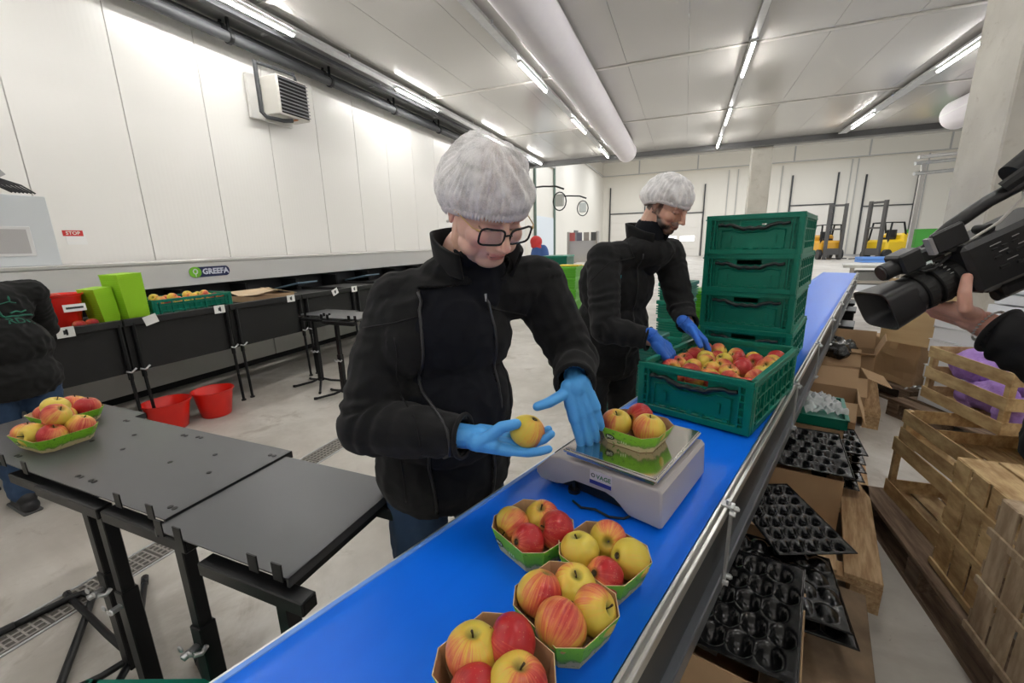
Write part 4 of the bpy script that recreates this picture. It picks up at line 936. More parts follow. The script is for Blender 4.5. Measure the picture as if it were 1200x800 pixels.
# green crate below the frame edge
make_crate('dark green crate whose rim shows at the bottom edge left of the belt', (-1.215, 0.345, 0.09), R(-68.6), w=0.40, l=0.58)
pb = thing('pallet', 'wooden pallet under the green crate at the bottom edge of the frame', 'pallet', (-1.215, 0.345, 0), R(-68.6))
WOOD = mat('pallet_wood', (0.40, 0.27, 0.15), 0.8, noise=(6, 0.7, (0.52, 0.37, 0.22)), stretch=(1, 1, 1), tint=0.12, bump=(60, 0.2, 0.002))
for k in range(3): b = MB(); b.box((-0.17+0.17*k, 0, 0.078), (0.10, 0.62, 0.018)); mk('board', b, WOOD, pb)
for k in range(3): b = MB(); b.box((0, -0.27+0.27*k, 0.035), (0.42, 0.08, 0.068)); mk('bearer', b, WOOD, pb)
# ================================================================ PEOPLE
from mathutils.bvhtree import BVHTree
def capsule(b, p0, p1, r0, r1, seg=14):
    p0 = Vector(p0); p1 = Vector(p1); d = p1-p0; L = d.length
    if L < 1e-5: b.ell(p0, r0, seg=seg); return
    prof = [(r0*math.sin(a), -r0*math.cos(a)) for a in [PI/2*k/5 for k in range(6)]]+[(r1*math.cos(a), L+r1*math.sin(a)) for a in [PI/2*k/5 for k in range(6)]]
    prof[0] = (0, prof[0][1]); prof[-1] = (0, prof[-1][1])
    q = Vector((0, 0, 1)).rotation_difference(d.normalized()).to_matrix().to_4x4()
    b.lathe(prof, seg=seg, M=Matrix.Translation(p0) @ q)
def blob(prims, voxel, smooth=4, sf=0.5):
    """join tapered capsules and ellipsoids into one continuous skin (voxel remesh); returns a mesh in world space"""
    b = MB()
    for p in prims:
        if p[0] == 'c': capsule(b, *p[1:])
        elif p[0] == 'e': b.ell(p[1], p[2], rot=p[3] if len(p) > 3 else None, seg=20)
    bmesh.ops.recalc_face_normals(b.bm, faces=b.bm.faces)
    me = bpy.data.meshes.new('t'); b.bm.to_mesh(me); b.bm.free()
    o = bpy.data.objects.new('t', me); COL.objects.link(o)
    m = o.modifiers.new('r', 'REMESH'); m.mode = 'VOXEL'; m.voxel_size = voxel
    if smooth: s = o.modifiers.new('s', 'SMOOTH'); s.iterations = smooth; s.factor = sf
    dg = bpy.context.evaluated_depsgraph_get(); out = bpy.data.meshes.new_from_object(o.evaluated_get(dg))
    bpy.data.objects.remove(o); bpy.data.meshes.remove(me)
    return out
def wrinkle(me, fn):
    n = len(me.vertices); co = np.empty(n*3); me.vertices.foreach_get('co', co); no = np.empty(n*3); me.vertices.foreach_get('normal', no)
    co = co.reshape(-1, 3); no = no.reshape(-1, 3)
    d = np.array([fn(Vector(c)) for c in co]); co += no*d[:, None]; me.vertices.foreach_set('co', co.ravel()); me.update()
def cut(me, test):
    bm = bmesh.new(); bm.from_mesh(me); dl = [v for v in bm.verts if test(v.co)]
    bmesh.ops.delete(bm, geom=dl, context='VERTS'); bm.to_mesh(me); bm.free(); me.update()
def put(name, me, m, parent, solid=0, smooth=True):
    me.transform(full(parent).inverted())
    me.materials.clear()
    for x in (m if isinstance(m, (list, tuple)) else [m]): me.materials.append(x)
    if smooth: me.polygons.foreach_set('use_smooth', [True]*len(me.polygons))
    o = bpy.data.objects.new(name, me); COL.objects.link(o); o.parent = parent
    if solid: s = o.modifiers.new('solid', 'SOLIDIFY'); s.thickness = solid; s.offset = -1
    return o
def bvh(me):
    bm = bmesh.new(); bm.from_mesh(me); t = BVHTree.FromBMesh(bm); bm.free(); return t
def paint(me, fn):
    ca_ = me.color_attributes.new('Col', 'FLOAT_COLOR', 'POINT')
    d = []
    for v in me.vertices: d += [*fn(v.co), 1.0]
    ca_.data.foreach_set('color', d)

def axes(az, pitch=0, roll=0):
    """forward, left, up for an azimuth (deg) and a pitch (deg, positive = looking up)"""
    f = Vector((math.cos(R(az)), math.sin(R(az)), 0)); l = Vector((-f.y, f.x, 0)); u = Vector((0, 0, 1))
    q = Quaternion(l, R(-pitch)); f = q @ f; u = q @ u
    q = Quaternion(f, R(roll)); l = q @ l; u = q @ u
    return f, l, u
def rotm(f, l, u): return Matrix(((f.x, l.x, u.x, 0), (f.y, l.y, u.y, 0), (f.z, l.z, u.z, 0), (0, 0, 0, 1)))
SKIN_W = mat('skin_fair', (0.62, 0.36, 0.27), 0.45, vcol=1, sss=0.15, bump=(260, 0.08, 0.0006))
JACKET = mat('black_fleece', (0.009, 0.009, 0.010), 0.92, sheen=0.06, spec=0.15, bump=(260, 0.35, 0.0012), noise=(18, 0.5, (0.0125, 0.0125, 0.013)))
TEE = mat('black_tshirt', (0.006, 0.007, 0.011), 0.85, sheen=0.04, spec=0.15, bump=(420, 0.2, 0.0008))
JEANS = mat('blue_denim', (0.012, 0.035, 0.085), 0.8, noise=(9, 0.6, (0.022, 0.055, 0.12)), bump=(300, 0.4, 0.001))
TROUSER = mat('black_trousers', (0.010, 0.010, 0.012), 0.85)
GLOVE = mat('blue_nitrile', (0.075, 0.35, 0.80), 0.42, noise=(22, 0.4, (0.095, 0.40, 0.86)), bump=(55, 0.35, 0.0022), spec=0.4)
GLOVE2 = mat('deep_blue_nitrile', (0.02, 0.13, 0.62), 0.42, noise=(22, 0.4, (0.03, 0.17, 0.68)), bump=(55, 0.35, 0.0022), spec=0.4)
SHOE = mat('dark_shoe', (0.012, 0.012, 0.014), 0.6)

def hand(w, f, n, side, curl, thumb, s=1.0, spread=1.0, fat=1.0, tcurl=(12, 20), arm=None):
    """w wrist, f towards the fingers, n palm normal, side +1 right / -1 left; curl = per finger (mcp, pip, dip) degrees; thumb = (out, palmar) direction"""
    f = Vector(f).normalized(); n = Vector(n); n = (n-f*n.dot(f)).normalized(); t = f.cross(n)*side
    w = Vector(w); P = []
    def X(a, b_, c): return w+f*(a*s)+t*(b_*s)+n*(c*s)
    # palm: a slab of capsules
    for k, y in enumerate((0.030, 0.010, -0.010, -0.028)):
        P.append(('c', X(0.008, y*0.62, 0), X(0.088-0.004*k, y, 0.0), 0.0175*s*fat, 0.0125*s*fat))
    P.append(('c', X(0.015, 0.020, 0.008), X(0.055, 0.030, 0.008), 0.017*s, 0.013*s)); P.append(('c', X(0.015, -0.018, 0.006), X(0.06, -0.024, 0.006), 0.015*s, 0.011*s))
    P.append(('c', (X(-0.035, 0, 0) if arm is None else w-Vector(arm).normalized()*0.060), X(0.015, 0, 0), 0.027*s, 0.026*s)); 
    L = ((0.043, 0.026, 0.021), (0.047, 0.030, 0.022), (0.044, 0.028, 0.021), (0.034, 0.021, 0.019))
    tips = []
    for k in range(4):
        y = (0.031, 0.0105, -0.010, -0.029)[k]; base = X(0.088-(0, -0.003, 0.001, 0.008)[k], y, 0)
        fan = (0.10, 0.02, -0.05, -0.14)[k]*spread
        d = (f+t*fan).normalized(); a = 0; p = base; r = (0.0098, 0.0100, 0.0096, 0.0085)[k]*s*fat
        ax = d.cross(n).normalized()
        for j in range(3):
            a = curl[k][j]; d = Quaternion(ax, R(a)) @ d
            q = p+d*L[k][j]*s; P.append(('c', p, q, r, r*0.90)); p = q; r *= 0.90
        tips.append(p)
    if not isinstance(thumb[0], (int, float)):
        tp_ = [X(0.018, 0.026, 0.004)]+[Vector(p) for p in thumb]; rr_ = (0.0170, 0.0130, 0.0118, 0.0098)
        for j in range(len(tp_)-1): P.append(('c', tp_[j], tp_[j+1], rr_[j]*s, rr_[j+1]*s))
        return P, tips
    to, tp = thumb
    d = (f*0.75+t*to+n*tp).normalized(); p = X(0.022, 0.030, 0.006); q = p+d*0.042*s
    P.append(('c', p, q, 0.0165*s, 0.0122*s)); ax = t.cross(f).normalized()*1.0
    axn = d.cross((f*1.2-t*0.3+n*0.5)).normalized()
    for j, l_ in enumerate((0.033, 0.026)):
        d = Quaternion(axn, R(tcurl[j])) @ d; p = q; q = p+d*l_*s; P.append(('c', p, q, 0.0118*s*fat, (0.0108, 0.0095)[j]*s*fat))
    return P, tips
def head_prims(c, F, s=1.0, fem=False, chub=1.0):
    f, l, u = F; c = Vector(c); RM = rotm(f, l, u)
    def X(a, b_, z): return c+f*(a*s)+l*(b_*s)+u*(z*s)
    P = []
    def e(a, b_, z, r): P.append(('e', X(a, b_, z), tuple(x*s for x in r), RM))
    def cp(a, b_, r0, r1): P.append(('c', X(*a), X(*b_), r0*s, r1*s))
    e(-0.014, 0, 0.040, (0.098, 0.077, 0.086)); e(0.030, 0, 0.02, (0.062, 0.066, 0.066)); e(0.030, 0, -0.032, (0.060, 0.063*chub, 0.060))
    e(0.034, 0, -0.072, (0.054, 0.053*chub, 0.038)); e(0.068, 0, -0.092, (0.024, 0.032*chub, 0.021))
    for k in (-1, 1):
        e(0.058, k*0.037*chub, -0.030, (0.028*chub, 0.026, 0.026)); e(0.045, k*0.040*chub, -0.065, (0.032, 0.022*chub, 0.026))
        e(0.0735, k*0.031, 0.000, (0.0150, 0.0165, 0.0115))
        cp((0.088, k*0.012, 0.019), (0.077, k*0.045, 0.019), 0.0105, 0.009)
        e(0.108, k*0.0115, -0.036, (0.010, 0.0068, 0.0065))
        e(-0.006, k*0.0765, -0.006, (0.017, 0.0065, 0.030)); e(0.001, k*0.078, -0.028, (0.009, 0.0055, 0.011)); e(-0.010, k*0.081, 0.006, (0.015, 0.005, 0.019))
    cp((0.088, 0, 0.016), (0.114, 0, -0.029), 0.0085, 0.0105); e(0.117, 0, -0.033, (0.0105, 0.0110, 0.0095))
    e(0.083, 0, -0.055, (0.016, 0.026, 0.012))
    cp((0.094, -0.017, -0.064), (0.0985, 0, -0.0605), 0.0040, 0.0058); cp((0.094, 0.017, -0.064), (0.0985, 0, -0.0605), 0.0040, 0.0058)
    cp((0.092, -0.013, -0.0725), (0.092, 0.013, -0.0725), 0.0058, 0.0058); e(0.080, 0, -0.083, (0.012, 0.020, 0.010))
    return P, X
def head_paint(c, F, s, skin, beard=None, brow=(0.10, 0.06, 0.04), lip=(0.50, 0.15, 0.13), cheek=(0.66, 0.27, 0.21), hairline=None):
    f, l, u = F; c = Vector(c)
    def fn(co):
        d = (co-c)/s; a, b_, z = d.dot(f), d.dot(l), d.dot(u); ab = abs(b_)
        col = list(skin)
        def mixc(t, k):
            k = max(0, min(1, k))
            for i in range(3): col[i] = col[i]*(1-k)+t[i]*k
        nz = noise.noise(co*40)
        mixc(cheek, 0.55*math.exp(-((ab-0.045)/0.02)**2-((z+0.035)/0.022)**2)*(a > 0.02))
        mixc(cheek, 0.5*math.exp(-(ab/0.014)**2-((z+0.033)/0.012)**2)*(a > 0.095))
        mixc(cheek, 0.5 if ab > 0.071 and a < 0.02 and z < 0.03 and z > -0.05 else 0)
        if a > 0.060:
            # eyebrows, lids and lashes
            bw = (ab-0.013)/0.036
            if 0 <= bw <= 1: mixc(brow, 0.95*math.exp(-((z-(0.019+0.006*math.sin(bw*2.4)))/0.0050)**2))
            ee = ((ab-0.031)/0.0155)
            if abs(ee) < 1.1:
                lz = -0.0055-0.003*(1-ee*ee)
                mixc((0.05, 0.03, 0.025), 0.95*math.exp(-((z-lz)/0.0016)**2)); mixc((0.42, 0.20, 0.15), 0.35*math.exp(-((z-0.008)/0.004)**2))
        if a > 0.078 and ab < 0.024:
            ml = -0.067
            if -0.0785 < z < -0.0555: mixc(lip, 0.8*max(0, 1-(ab/0.024)**4)*(1 if abs(z+0.067) < 0.0085 else 0.4))
            mixc((0.16, 0.04, 0.035), 0.9*math.exp(-((z-ml)/0.0013)**2)*(ab < 0.021))
        if a > 0.10 and z < -0.038 and ab > 0.004 and ab < 0.016: mixc((0.22, 0.07, 0.05), 0.6*math.exp(-((ab-0.0085)/0.003)**2-((z+0.043)/0.003)**2))
        if beard is not None:
            k = 0
            jaw = -0.030-0.028*max(0, min(1, (a-0.0)/0.09))       # upper beard limit drops to the front
            if z < jaw and a > (-0.020 if z > -0.05 else 0.01+(-0.05-z)*0.6) and z > -0.118: k = min(1, (jaw-z)/0.014)
            if a > 0.078 and ab < 0.031 and -0.060 < z < -0.044: k = 1
            if a > 0.078 and ab < 0.019 and -0.079 < z < -0.058: k *= 0.25
            if a > 0.06 and 0.022 < ab < 0.05 and z > -0.062 and z < jaw+0.0: k *= 0.5
            if -0.022 < a < 0.022 and ab > 0.05 and -0.04 < z < 0.02: k = max(k, 0.85)
            if z < -0.105: k *= 0.75
            mixc(beard, k*(0.82+0.5*nz))
        if hairline is not None and (z > 0.052 or (a < -0.01 and z > -0.03 and ab < 0.075) or (a < -0.035 and z > -0.048)):
            mixc(hairline, 0.92)
        col = [max(0, x*(1+0.06*nz)) for x in col]
        return col
    return fn
def net_mat(name, col, holes, hue):
    m = bpy.data.materials.new(name); m.use_nodes = True; nt = m.node_tree; p = nt.nodes['Principled BSDF']; N = nt.nodes.new; L = nt.links.new
    p.inputs['Base Color'].default_value = (*col, 1); p.inputs['Roughness'].default_value = 0.7; p.inputs['Subsurface Weight'].default_value = 0.35; p.inputs['Subsurface Radius'].default_value = (0.02, 0.02, 0.02); p.inputs['Subsurface Scale'].default_value = 1.0
    tc = N('ShaderNodeTexCoord'); v = N('ShaderNodeTexVoronoi'); v.feature = 'DISTANCE_TO_EDGE'; v.inputs['Scale'].default_value = 620
    L(tc.outputs['Object'], v.inputs['Vector'])
    n = N('ShaderNodeTexNoise'); n.inputs['Scale'].default_value = 30; n.inputs['Detail'].default_value = 3; L(tc.outputs['Object'], n.inputs['Vector'])
    a = N('ShaderNodeMapRange'); a.inputs[1].default_value = 0.05; a.inputs[2].default_value = 0.28; a.inputs[3].default_value = 1.0; a.inputs[4].default_value = holes; L(v.outputs[0], a.inputs[0])
    b = N('ShaderNodeMapRange'); b.inputs[1].default_value = 0.35; b.inputs[2].default_value = 0.65; b.inputs[3].default_value = -0.22; b.inputs[4].default_value = 0.18; L(n.outputs[0], b.inputs[0])
    s = N('ShaderNodeMath'); s.operation = 'ADD'; s.use_clamp = True; L(a.outputs[0], s.inputs[0]); L(b.outputs[0], s.inputs[1]); L(s.outputs[0], p.inputs['Alpha'])
    return m
NET = net_mat('hair_net_white', (0.95, 0.93, 0.94), 0.58, 0)
BAND = mat('net_band_white', (0.76, 0.72, 0.73), 0.8)
def hairnet(parent, c, F, s, puff=(0.012, 0.03), tilt=0.35, pleats=52, seed=0, lift=0.0):
    """gathered bouffant cap: crown shell with radiating pleats, ribbed elastic edge"""
    f, l, u = F; c = Vector(c); rnd_ = random.Random(seed)
    c0 = c+u*0.040*s-f*0.012*s
    ph = [rnd_.random()*6 for _ in range(6)]
    # rim: runs from the forehead down to the nape
    def rimpt(a):
        ca_, sa_ = math.cos(a), math.sin(a)
        return Vector((0.092*ca_-0.002, 0.0815*sa_, 0.012+0.012*ca_-0.040*(1-ca_)/2+(-0.006 if ca_ < 0 else 0)+lift*sa_*sa_))
    def P(a, t):
        # t 0 rim -> 1 crown ; local coords around the head centre
        r = rimpt(a); ca_, sa_ = math.cos(a), math.sin(a)
        th = t*PI/2
        back = max(0, -ca_)
        bx = (0.098+puff[0]+puff[1]*back)*ca_-0.014*(1-0); by = (0.079+puff[0]*1.4)*sa_; bz = 0.118+0.002+puff[0]*0.6
        k = math.sin(min(1, t*6)*PI/2)
        # ellipse between rim and crown, bulging just above the elastic
        zz = r.z+(bz-r.z)*math.sin(th)
        cc = math.cos(th)
        x = (r.x*(1-k)+bx*k)*cc-0.014*(1-cc)-0.010*back*math.sin(2*th); y = (r.y*(1-k)+by*k)*cc
        sag = puff[1]*back*math.exp(-((t-0.10)/0.10)**2)*0.5
        zz -= sag
        pl_ = 0.0026*math.sin(pleats*a+3.0*t+ph[0]+1.2*math.sin(3*a+ph[1]))*(1-t)**0.6*(1-0.6*math.exp(-t/0.03))
        pl_ += 0.0050*noise.noise(Vector((x*22, y*22, zz*22))+Vector((seed, 0, 0)))
        # a few long soft folds sweeping over the crown
        pl_ += 0.0045*math.sin(9*(a+1.6*t)+ph[2]+2*math.sin(2*a))*math.sin(PI*t)+0.0012*math.sin(70*a+30*t)*math.sin(PI*t)
        pl_ *= min(1, (1-t)*4)
        nrm = Vector((x+0.014, y, zz-0.02)).normalized()
        v = Vector((x, y, zz))+nrm*pl_
        return c+f*v.x*s+l*v.y*s+u*v.z*s
    b = MB(); b.grid(lambda i, j: P(2*PI*i, j**0.9), 200, 46, closed_u=True)
    bmesh.ops.remove_doubles(b.bm, verts=b.bm.verts, dist=0.0004)
    h = mk('hair_net', b, NET, parent, smooth='all', world=True)
    b = MB()
    def rib(i, j):
        a = 2*PI*i; r = rimpt(a); k = 0.0020*math.cos(84*a)
        w_ = Vector((r.x, r.y, 0)).normalized()
        v = r+w_*(0.0015+0.004*math.sin(PI*j)+k)+Vector((0, 0, 0.016*(j-0.35)))
        return c+f*v.x*s+l*v.y*s+u*v.z*s
    b.grid(rib, 440, 6, closed_u=True)
    mk('elastic_edge', b, BAND, h, smooth='all', world=False) if False else mk('elastic_edge', b, BAND, parent, smooth='all', world=True)
    return h
def folds(arms, amp=0.004, tor=0.0022, seed=0.0):
    """cloth relief: rings of creases along the sleeves and soft folds over the trunk"""
    segs = [(Vector(a), Vector(b_)) for a, b_ in arms]
    off = Vector((seed, seed*0.7, 0))
    def fn(co):
        d = 0; best = 1; tt = 0; ll = 0; k = 0
        for i, (a, b_) in enumerate(segs):
            ab = b_-a; L = ab.length; t = max(0, min(1, (co-a).dot(ab)/(L*L))); r = (co-(a+ab*t)).length
            if r < best: best = r; tt = t*L; k = i; ll = L
        n1 = noise.noise(co*7+off); n2 = noise.noise(co*17+off); n3 = noise.noise(co*34+off)
        if best < 0.085:
            w = amp*(0.4+0.8*math.exp(-((tt-(ll if k % 2 == 0 else 0))/0.11)**2)+0.5*math.exp(-((tt-(0 if k % 2 == 0 else ll))/0.07)**2))
            d = w*math.sin(tt*115+n1*9+n2*2)*(0.6+0.7*n2)+0.0016*n3
        else:
            d = tor*(n1*1.2+0.8*(1-abs(n2)*3)+0.5*n3)
        return d
    return fn
def tube_on(name, tree, pts, d, r, m, parent, off=0.002, seg=6, flat=1.0, smooth='all'):
    """lay a thin tube on a surface by casting rays from outside"""
    P = []
    for p in pts:
        p = Vector(p); h = tree.ray_cast(p+Vector(d)*-0.5, Vector(d))
        if h[0] is not None: P.append(h[0]-Vector(d)*off)
    if len(P) < 2: return None
    b = MB(); b.tube(P, r, seg=seg, flat=flat); return mk(name, b, m, parent, smooth=smooth, world=True)
def shoes(P, f, l, lat, z=0.0):
    pass

# ---------------------------------------------------------------- the woman
def woman():
    t = thing('person', 'woman in black jacket, white hair net, glasses and light blue gloves holding an apple', 'person', (-0.63, 1.0, 0))
    F = axes(-38); f, l, u = F; RM = rotm(*F)
    hip = Vector((-0.635, 0.995, 0.87))
    def T(a, b_, z): return Vector((hip.x, hip.y, 0))+f*a+l*b_+u*z
    Rsh, Lsh = Vector((-0.690, 0.915, 1.350)), Vector((-0.395, 1.165, 1.378))
    Rel, Lel = Vector((-0.690, 0.745, 1.075)), Vector((-0.275, 1.150, 1.165))
    Rwr = Vector((-0.412, 0.760, 1.082)); Lwr = Vector((-0.236, 0.988, 1.156))
    nb = Vector((-0.535, 1.035, 1.470)); hc = Vector((-0.452, 0.958, 1.590))
    H = axes(-35, -36, 3); hs = 1.09
    hp, HX = head_prims(hc, H, hs, True, 1.14)
    hp.append(('c', HX(-0.022, 0, -0.055), nb+Vector((0, 0, -0.04)), 0.060, 0.070)); hp.append(('e', HX(0.035, 0, -0.095), (0.045, 0.050, 0.030), rotm(*H)))
    hm = blob(hp, 0.0024, 5)
    paint(hm, head_paint(hc, H, hs, (0.80, 0.50, 0.40), lip=(0.62, 0.20, 0.19), cheek=(0.84, 0.36, 0.30), brow=(0.34, 0.21, 0.15)))
    # trunk, arms and legs under the clothes
    bp = [('c', nb, T(0.0, 0, 1.05), 0.085, 0.13), ('c', T(0, 0, 1.05), hip, 0.13, 0.14), ('c', Rsh, Rel, 0.05, 0.04), ('c', Rel, Rwr, 0.04, 0.028), ('c', Lsh, Lel, 0.05, 0.04), ('c', Lel, Lwr-(Lwr-Lel).normalized()*0.03, 0.038, 0.022), ('c', Rsh, Lsh, 0.06, 0.06)]
    for k in (-1, 1):
        kn = T(0.02, k*0.115, 0.47); an = T(-0.02, k*0.12, 0.09)
        bp += [('c', T(0, k*0.09, 0.84), kn, 0.080, 0.050), ('c', kn, an, 0.048, 0.034), ('c', an, T(0.10, k*0.13, 0.035), 0.034, 0.028)]
    # hands
    cr = (R, )
    rdir = Vector((0.92, 0.26, -0.10))
    apos = Vector((-0.293, 0.792, 1.100))
    rh, rt = hand(Rwr, rdir, (-0.10, -0.22, 1.0), 1, [(6, 14, 10), (12, 22, 16), (10, 20, 14), (14, 24, 16)], [apos+Vector((-0.070, -0.045, -0.004)), apos+Vector((-0.046, -0.036, 0.018)), apos+Vector((-0.012, -0.034, 0.030))], s=0.98)
    lh, lt = hand(Lwr, Vector((0.36, -0.12, -0.92)), (-0.34, 0.88, -0.22), -1, [(12, 20, 14), (14, 20, 16), (14, 22, 16), (16, 22, 18)], [Vector((-0.262, 0.955, 1.128)), Vector((-0.284, 0.925, 1.118)), Vector((-0.308, 0.905, 1.112))], s=1.0, spread=0.35, fat=1.12, arm=Lwr-Lel)
    bb = blob(bp, 0.012, 2); hb = blob(rh, 0.0032, 1); h2 = blob(lh, 0.0032, 1)
    for m_ in (bb, hb, h2): paint(m_, lambda co: (0.64, 0.385, 0.30))
    bm = bmesh.new()
    for m_ in (hm, bb, hb, h2): bm.from_mesh(m_)
    me = bpy.data.meshes.new('body'); bm.to_mesh(me); bm.free(); put('body', me, SKIN_W, t)
    # gloves with a rolled cuff
    for (w_, d_, P, nm) in ((Rwr, rdir, rh, 'right'), (Lwr, Lwr-Lel, lh, 'left')):
        PP = [(p[0], p[1], p[2], p[3]+0.0016, p[4]+0.0016) for p in P]
        g = blob(PP, 0.0022, 3); go = put('glove', g, GLOVE, t)
        d_ = d_.normalized(); x = d_.orthogonal().normalized(); y = d_.cross(x); b = MB()
        b.tube([w_-d_*0.040+x*0.0275*math.cos(a)+y*0.0275*math.sin(a) for a in [2*PI*k/20 for k in range(20)]], 0.0022, seg=6, closed=True)
        mk('rolled_cuff', b, GLOVE, go, smooth='all', world=True)
    # jeans
    jp = [('e', T(0, 0, 0.86), (0.135, 0.178, 0.12), RM)]
    for k in (-1, 1): jp += [('c', T(0, k*0.088, 0.84), T(0.02, k*0.115, 0.47), 0.098, 0.068), ('c', T(0.02, k*0.115, 0.47), T(-0.02, k*0.12, 0.11), 0.068, 0.058)]
    j = blob(jp, 0.010, 3); wrinkle(j, folds([], tor=0.004)); put('jeans', j, JEANS, t)
    for k in (-1, 1):
        s_ = blob([('c', T(-0.05, k*0.13, 0.045), T(0.13, k*0.14, 0.032), 0.042, 0.032), ('c', T(-0.04, k*0.13, 0.09), T(0.0, k*0.13, 0.06), 0.044, 0.042)], 0.006, 2); put('shoe', s_, SHOE, t)
    # t-shirt
    sp_ = [('e', T(0.010, 0, 0.86), (0.150, 0.188, 0.16), RM), ('e', T(0.040, 0, 1.06), (0.165, 0.185, 0.20), RM), ('e', T(0.045, 0, 1.26), (0.145, 0.175, 0.16), RM),
           ('e', T(0.085, 0.065, 1.24), (0.085, 0.085, 0.08), RM), ('e', T(0.085, -0.065, 1.24), (0.085, 0.085, 0.08), RM), ('c', nb+Vector((0, 0, -0.07)), nb+f*0.035+Vector((0, 0, -0.005)), 0.11, 0.068), ('c', Rsh*0.8+Lsh*0.2, Lsh*0.8+Rsh*0.2, 0.075, 0.075)]
    s_ = blob(sp_, 0.0055, 4); wrinkle(s_, folds([], tor=0.0045, seed=3)); cut(s_, lambda v: v.z < 0.745 or (v-(nb+f*0.035+Vector((0, 0, 0.05)))).length < 0.055); tee = put('t_shirt', s_, TEE, t)
    ring = nb+f*0.045+Vector((0, 0, 0.012)); q0 = axes(-38, -28)
    b = MB(); b.tube([ring+q0[0]*0.058*math.cos(a)+q0[1]*0.064*math.sin(a) for a in [2*PI*k/24 for k in range(24)]], 0.007, seg=6, closed=True); mk('neckband', b, TEE, tee, smooth='all', world=True)
    # jacket: one shell, opened down the front
    jk = [('e', T(0.0, 0, 0.87), (0.168, 0.206, 0.19), RM), ('e', T(0.020, 0, 1.06), (0.180, 0.208, 0.20), RM), ('e', T(0.025, 0, 1.27), (0.160, 0.205, 0.17), RM),
          ('c', Rsh, Lsh, 0.088, 0.088), ('e', nb+Vector((0, 0, -0.05))-f*0.01, (0.10, 0.15, 0.07), RM), ('e', T(0.07, 0.10, 1.25), (0.10, 0.09, 0.09), RM), ('e', T(0.07, -0.10, 1.25), (0.10, 0.09, 0.09), RM),
          ('c', Rsh, Rsh*0.5+Rel*0.5+f*-0.02, 0.086, 0.082), ('c', Rsh*0.5+Rel*0.5-f*0.02, Rel, 0.082, 0.072), ('c', Rel, Rel*0.45+Rwr*0.55, 0.073, 0.062), ('c', Rel*0.45+Rwr*0.55, Rwr-(Rwr-Rel).normalized()*0.035, 0.062, 0.047),
          ('c', Lsh, Lsh*0.5+Lel*0.5, 0.084, 0.078), ('c', Lsh*0.5+Lel*0.5, Lel, 0.078, 0.068), ('c', Lel, Lwr-(Lwr-Lel).normalized()*0.012, 0.067, 0.050)]
    jm = blob(jk, 0.0052, 4)
    arms = [(Rsh, Rel), (Rel, Rwr), (Lsh, Lel), (Lel, Lwr)]
    wrinkle(jm, folds(arms, 0.0042, 0.0034, 5))
    tree = bvh(jm)
    def gap(z): # half-width of the opening, left and right edge (lateral offsets)
        return (0.078+0.02*math.sin((z-0.8)*5)) if z < 1.36 else 0.078
    dirR = (Rwr-Rel).normalized(); dirL = (Lwr-Lel).normalized()
    def test(v):
        d = v-Vector((hip.x, hip.y, 0)); a, b_ = d.dot(f), d.dot(l)
        if v.z < 0.765+0.01*math.sin(b_*14): return True
        if (v-Rwr).dot(dirR) > -0.020 and (v-Rwr).length < 0.09: return True
        if (v-Lwr).dot(dirL) > 0.006 and (v-Lwr).length < 0.09: return True
        arm = min((v-p).length for p in (Rwr, Rel*0.5+Rwr*0.5))
        if v.z < 1.40 and a > 0.03 and abs(b_+0.0) < gap(v.z) and (v-Rwr).length > 0.10 and (v-(Rel*0.4+Rwr*0.6)).length > 0.085: return True
        if v.z >= 1.40 and (v-(nb+f*0.03)).length < 0.088: return True
        return False
    cut(jm, test); jo = put('jacket', jm, JACKET, t, solid=0.006)
    for k in (-1, 1):
        zz = [0.79+0.02*i for i in range(31)]
        tube_on('zip', tree, [T(0.0, k*(gap(z)+0.006), z) for z in zz], -f, 0.0042, mat('zip_black', (0.02, 0.02, 0.022), 0.4), jo, off=0.001)
        tube_on('seam', tree, [T(0.0, k*(0.155), z) for z in zz[2:26]], -f, 0.0025, JACKET, jo, off=0.0)
        tube_on('yoke_seam', tree, [T(0.0, k*(gap(1.33)+0.01+0.011*i), 1.335-0.003*i) for i in range(12)], -f, 0.0028, JACKET, jo, off=0.0)
    b = MB(); hz = tree.ray_cast(T(0.5, gap(1.37)+0.008, 1.365), -f)[0]
    if hz: b.box(hz+f*0.004, (0.006, 0.006, 0.02)); mk('zip_pull', b, GALV, jo, world=True)
    # stand-up collar
    def col_(i, j):
        a = R(38)+(2*PI-R(76))*i
        ct = nb+Vector((0, 0, -0.012))+f*0.012
        r0 = 0.094+0.012*math.cos(a); fl = 0.010*j+0.018*math.exp(-((i-0.0)/0.12)**2)*j+0.018*math.exp(-((i-1.0)/0.12)**2)*j
        h_ = 0.100*(0.78+0.22*math.cos(a+PI))
        p = ct+f*(math.cos(a)*(r0+fl))+l*(math.sin(a)*(r0+0.004+fl))+Vector((0, 0, 1))*(h_*j-0.040*max(0, math.cos(a))-0.01)
        return p+Vector((noise.noise(p*16), noise.noise(p*16+Vector((5, 0, 0))), 0))*0.005
    b = MB(); b.grid(col_, 60, 8); co_ = mk('collar', b, JACKET, jo, smooth='all', world=True); so_ = co_.modifiers.new('s', 'SOLIDIFY'); so_.thickness = 0.008
    for w_, d_, r_ in ((Rwr-dirR*0.022, dirR, 0.048), (Lwr+dirL*0.004, dirL, 0.049)):
        x = d_.orthogonal().normalized(); y = d_.cross(x); b = MB()
        b.tube([w_+x*r_*math.cos(a)+y*r_*math.sin(a) for a in [2*PI*k/28 for k in range(28)]], 0.0055, seg=8, closed=True); mk('cuff_hem', b, JACKET, jo, smooth='all', world=True)
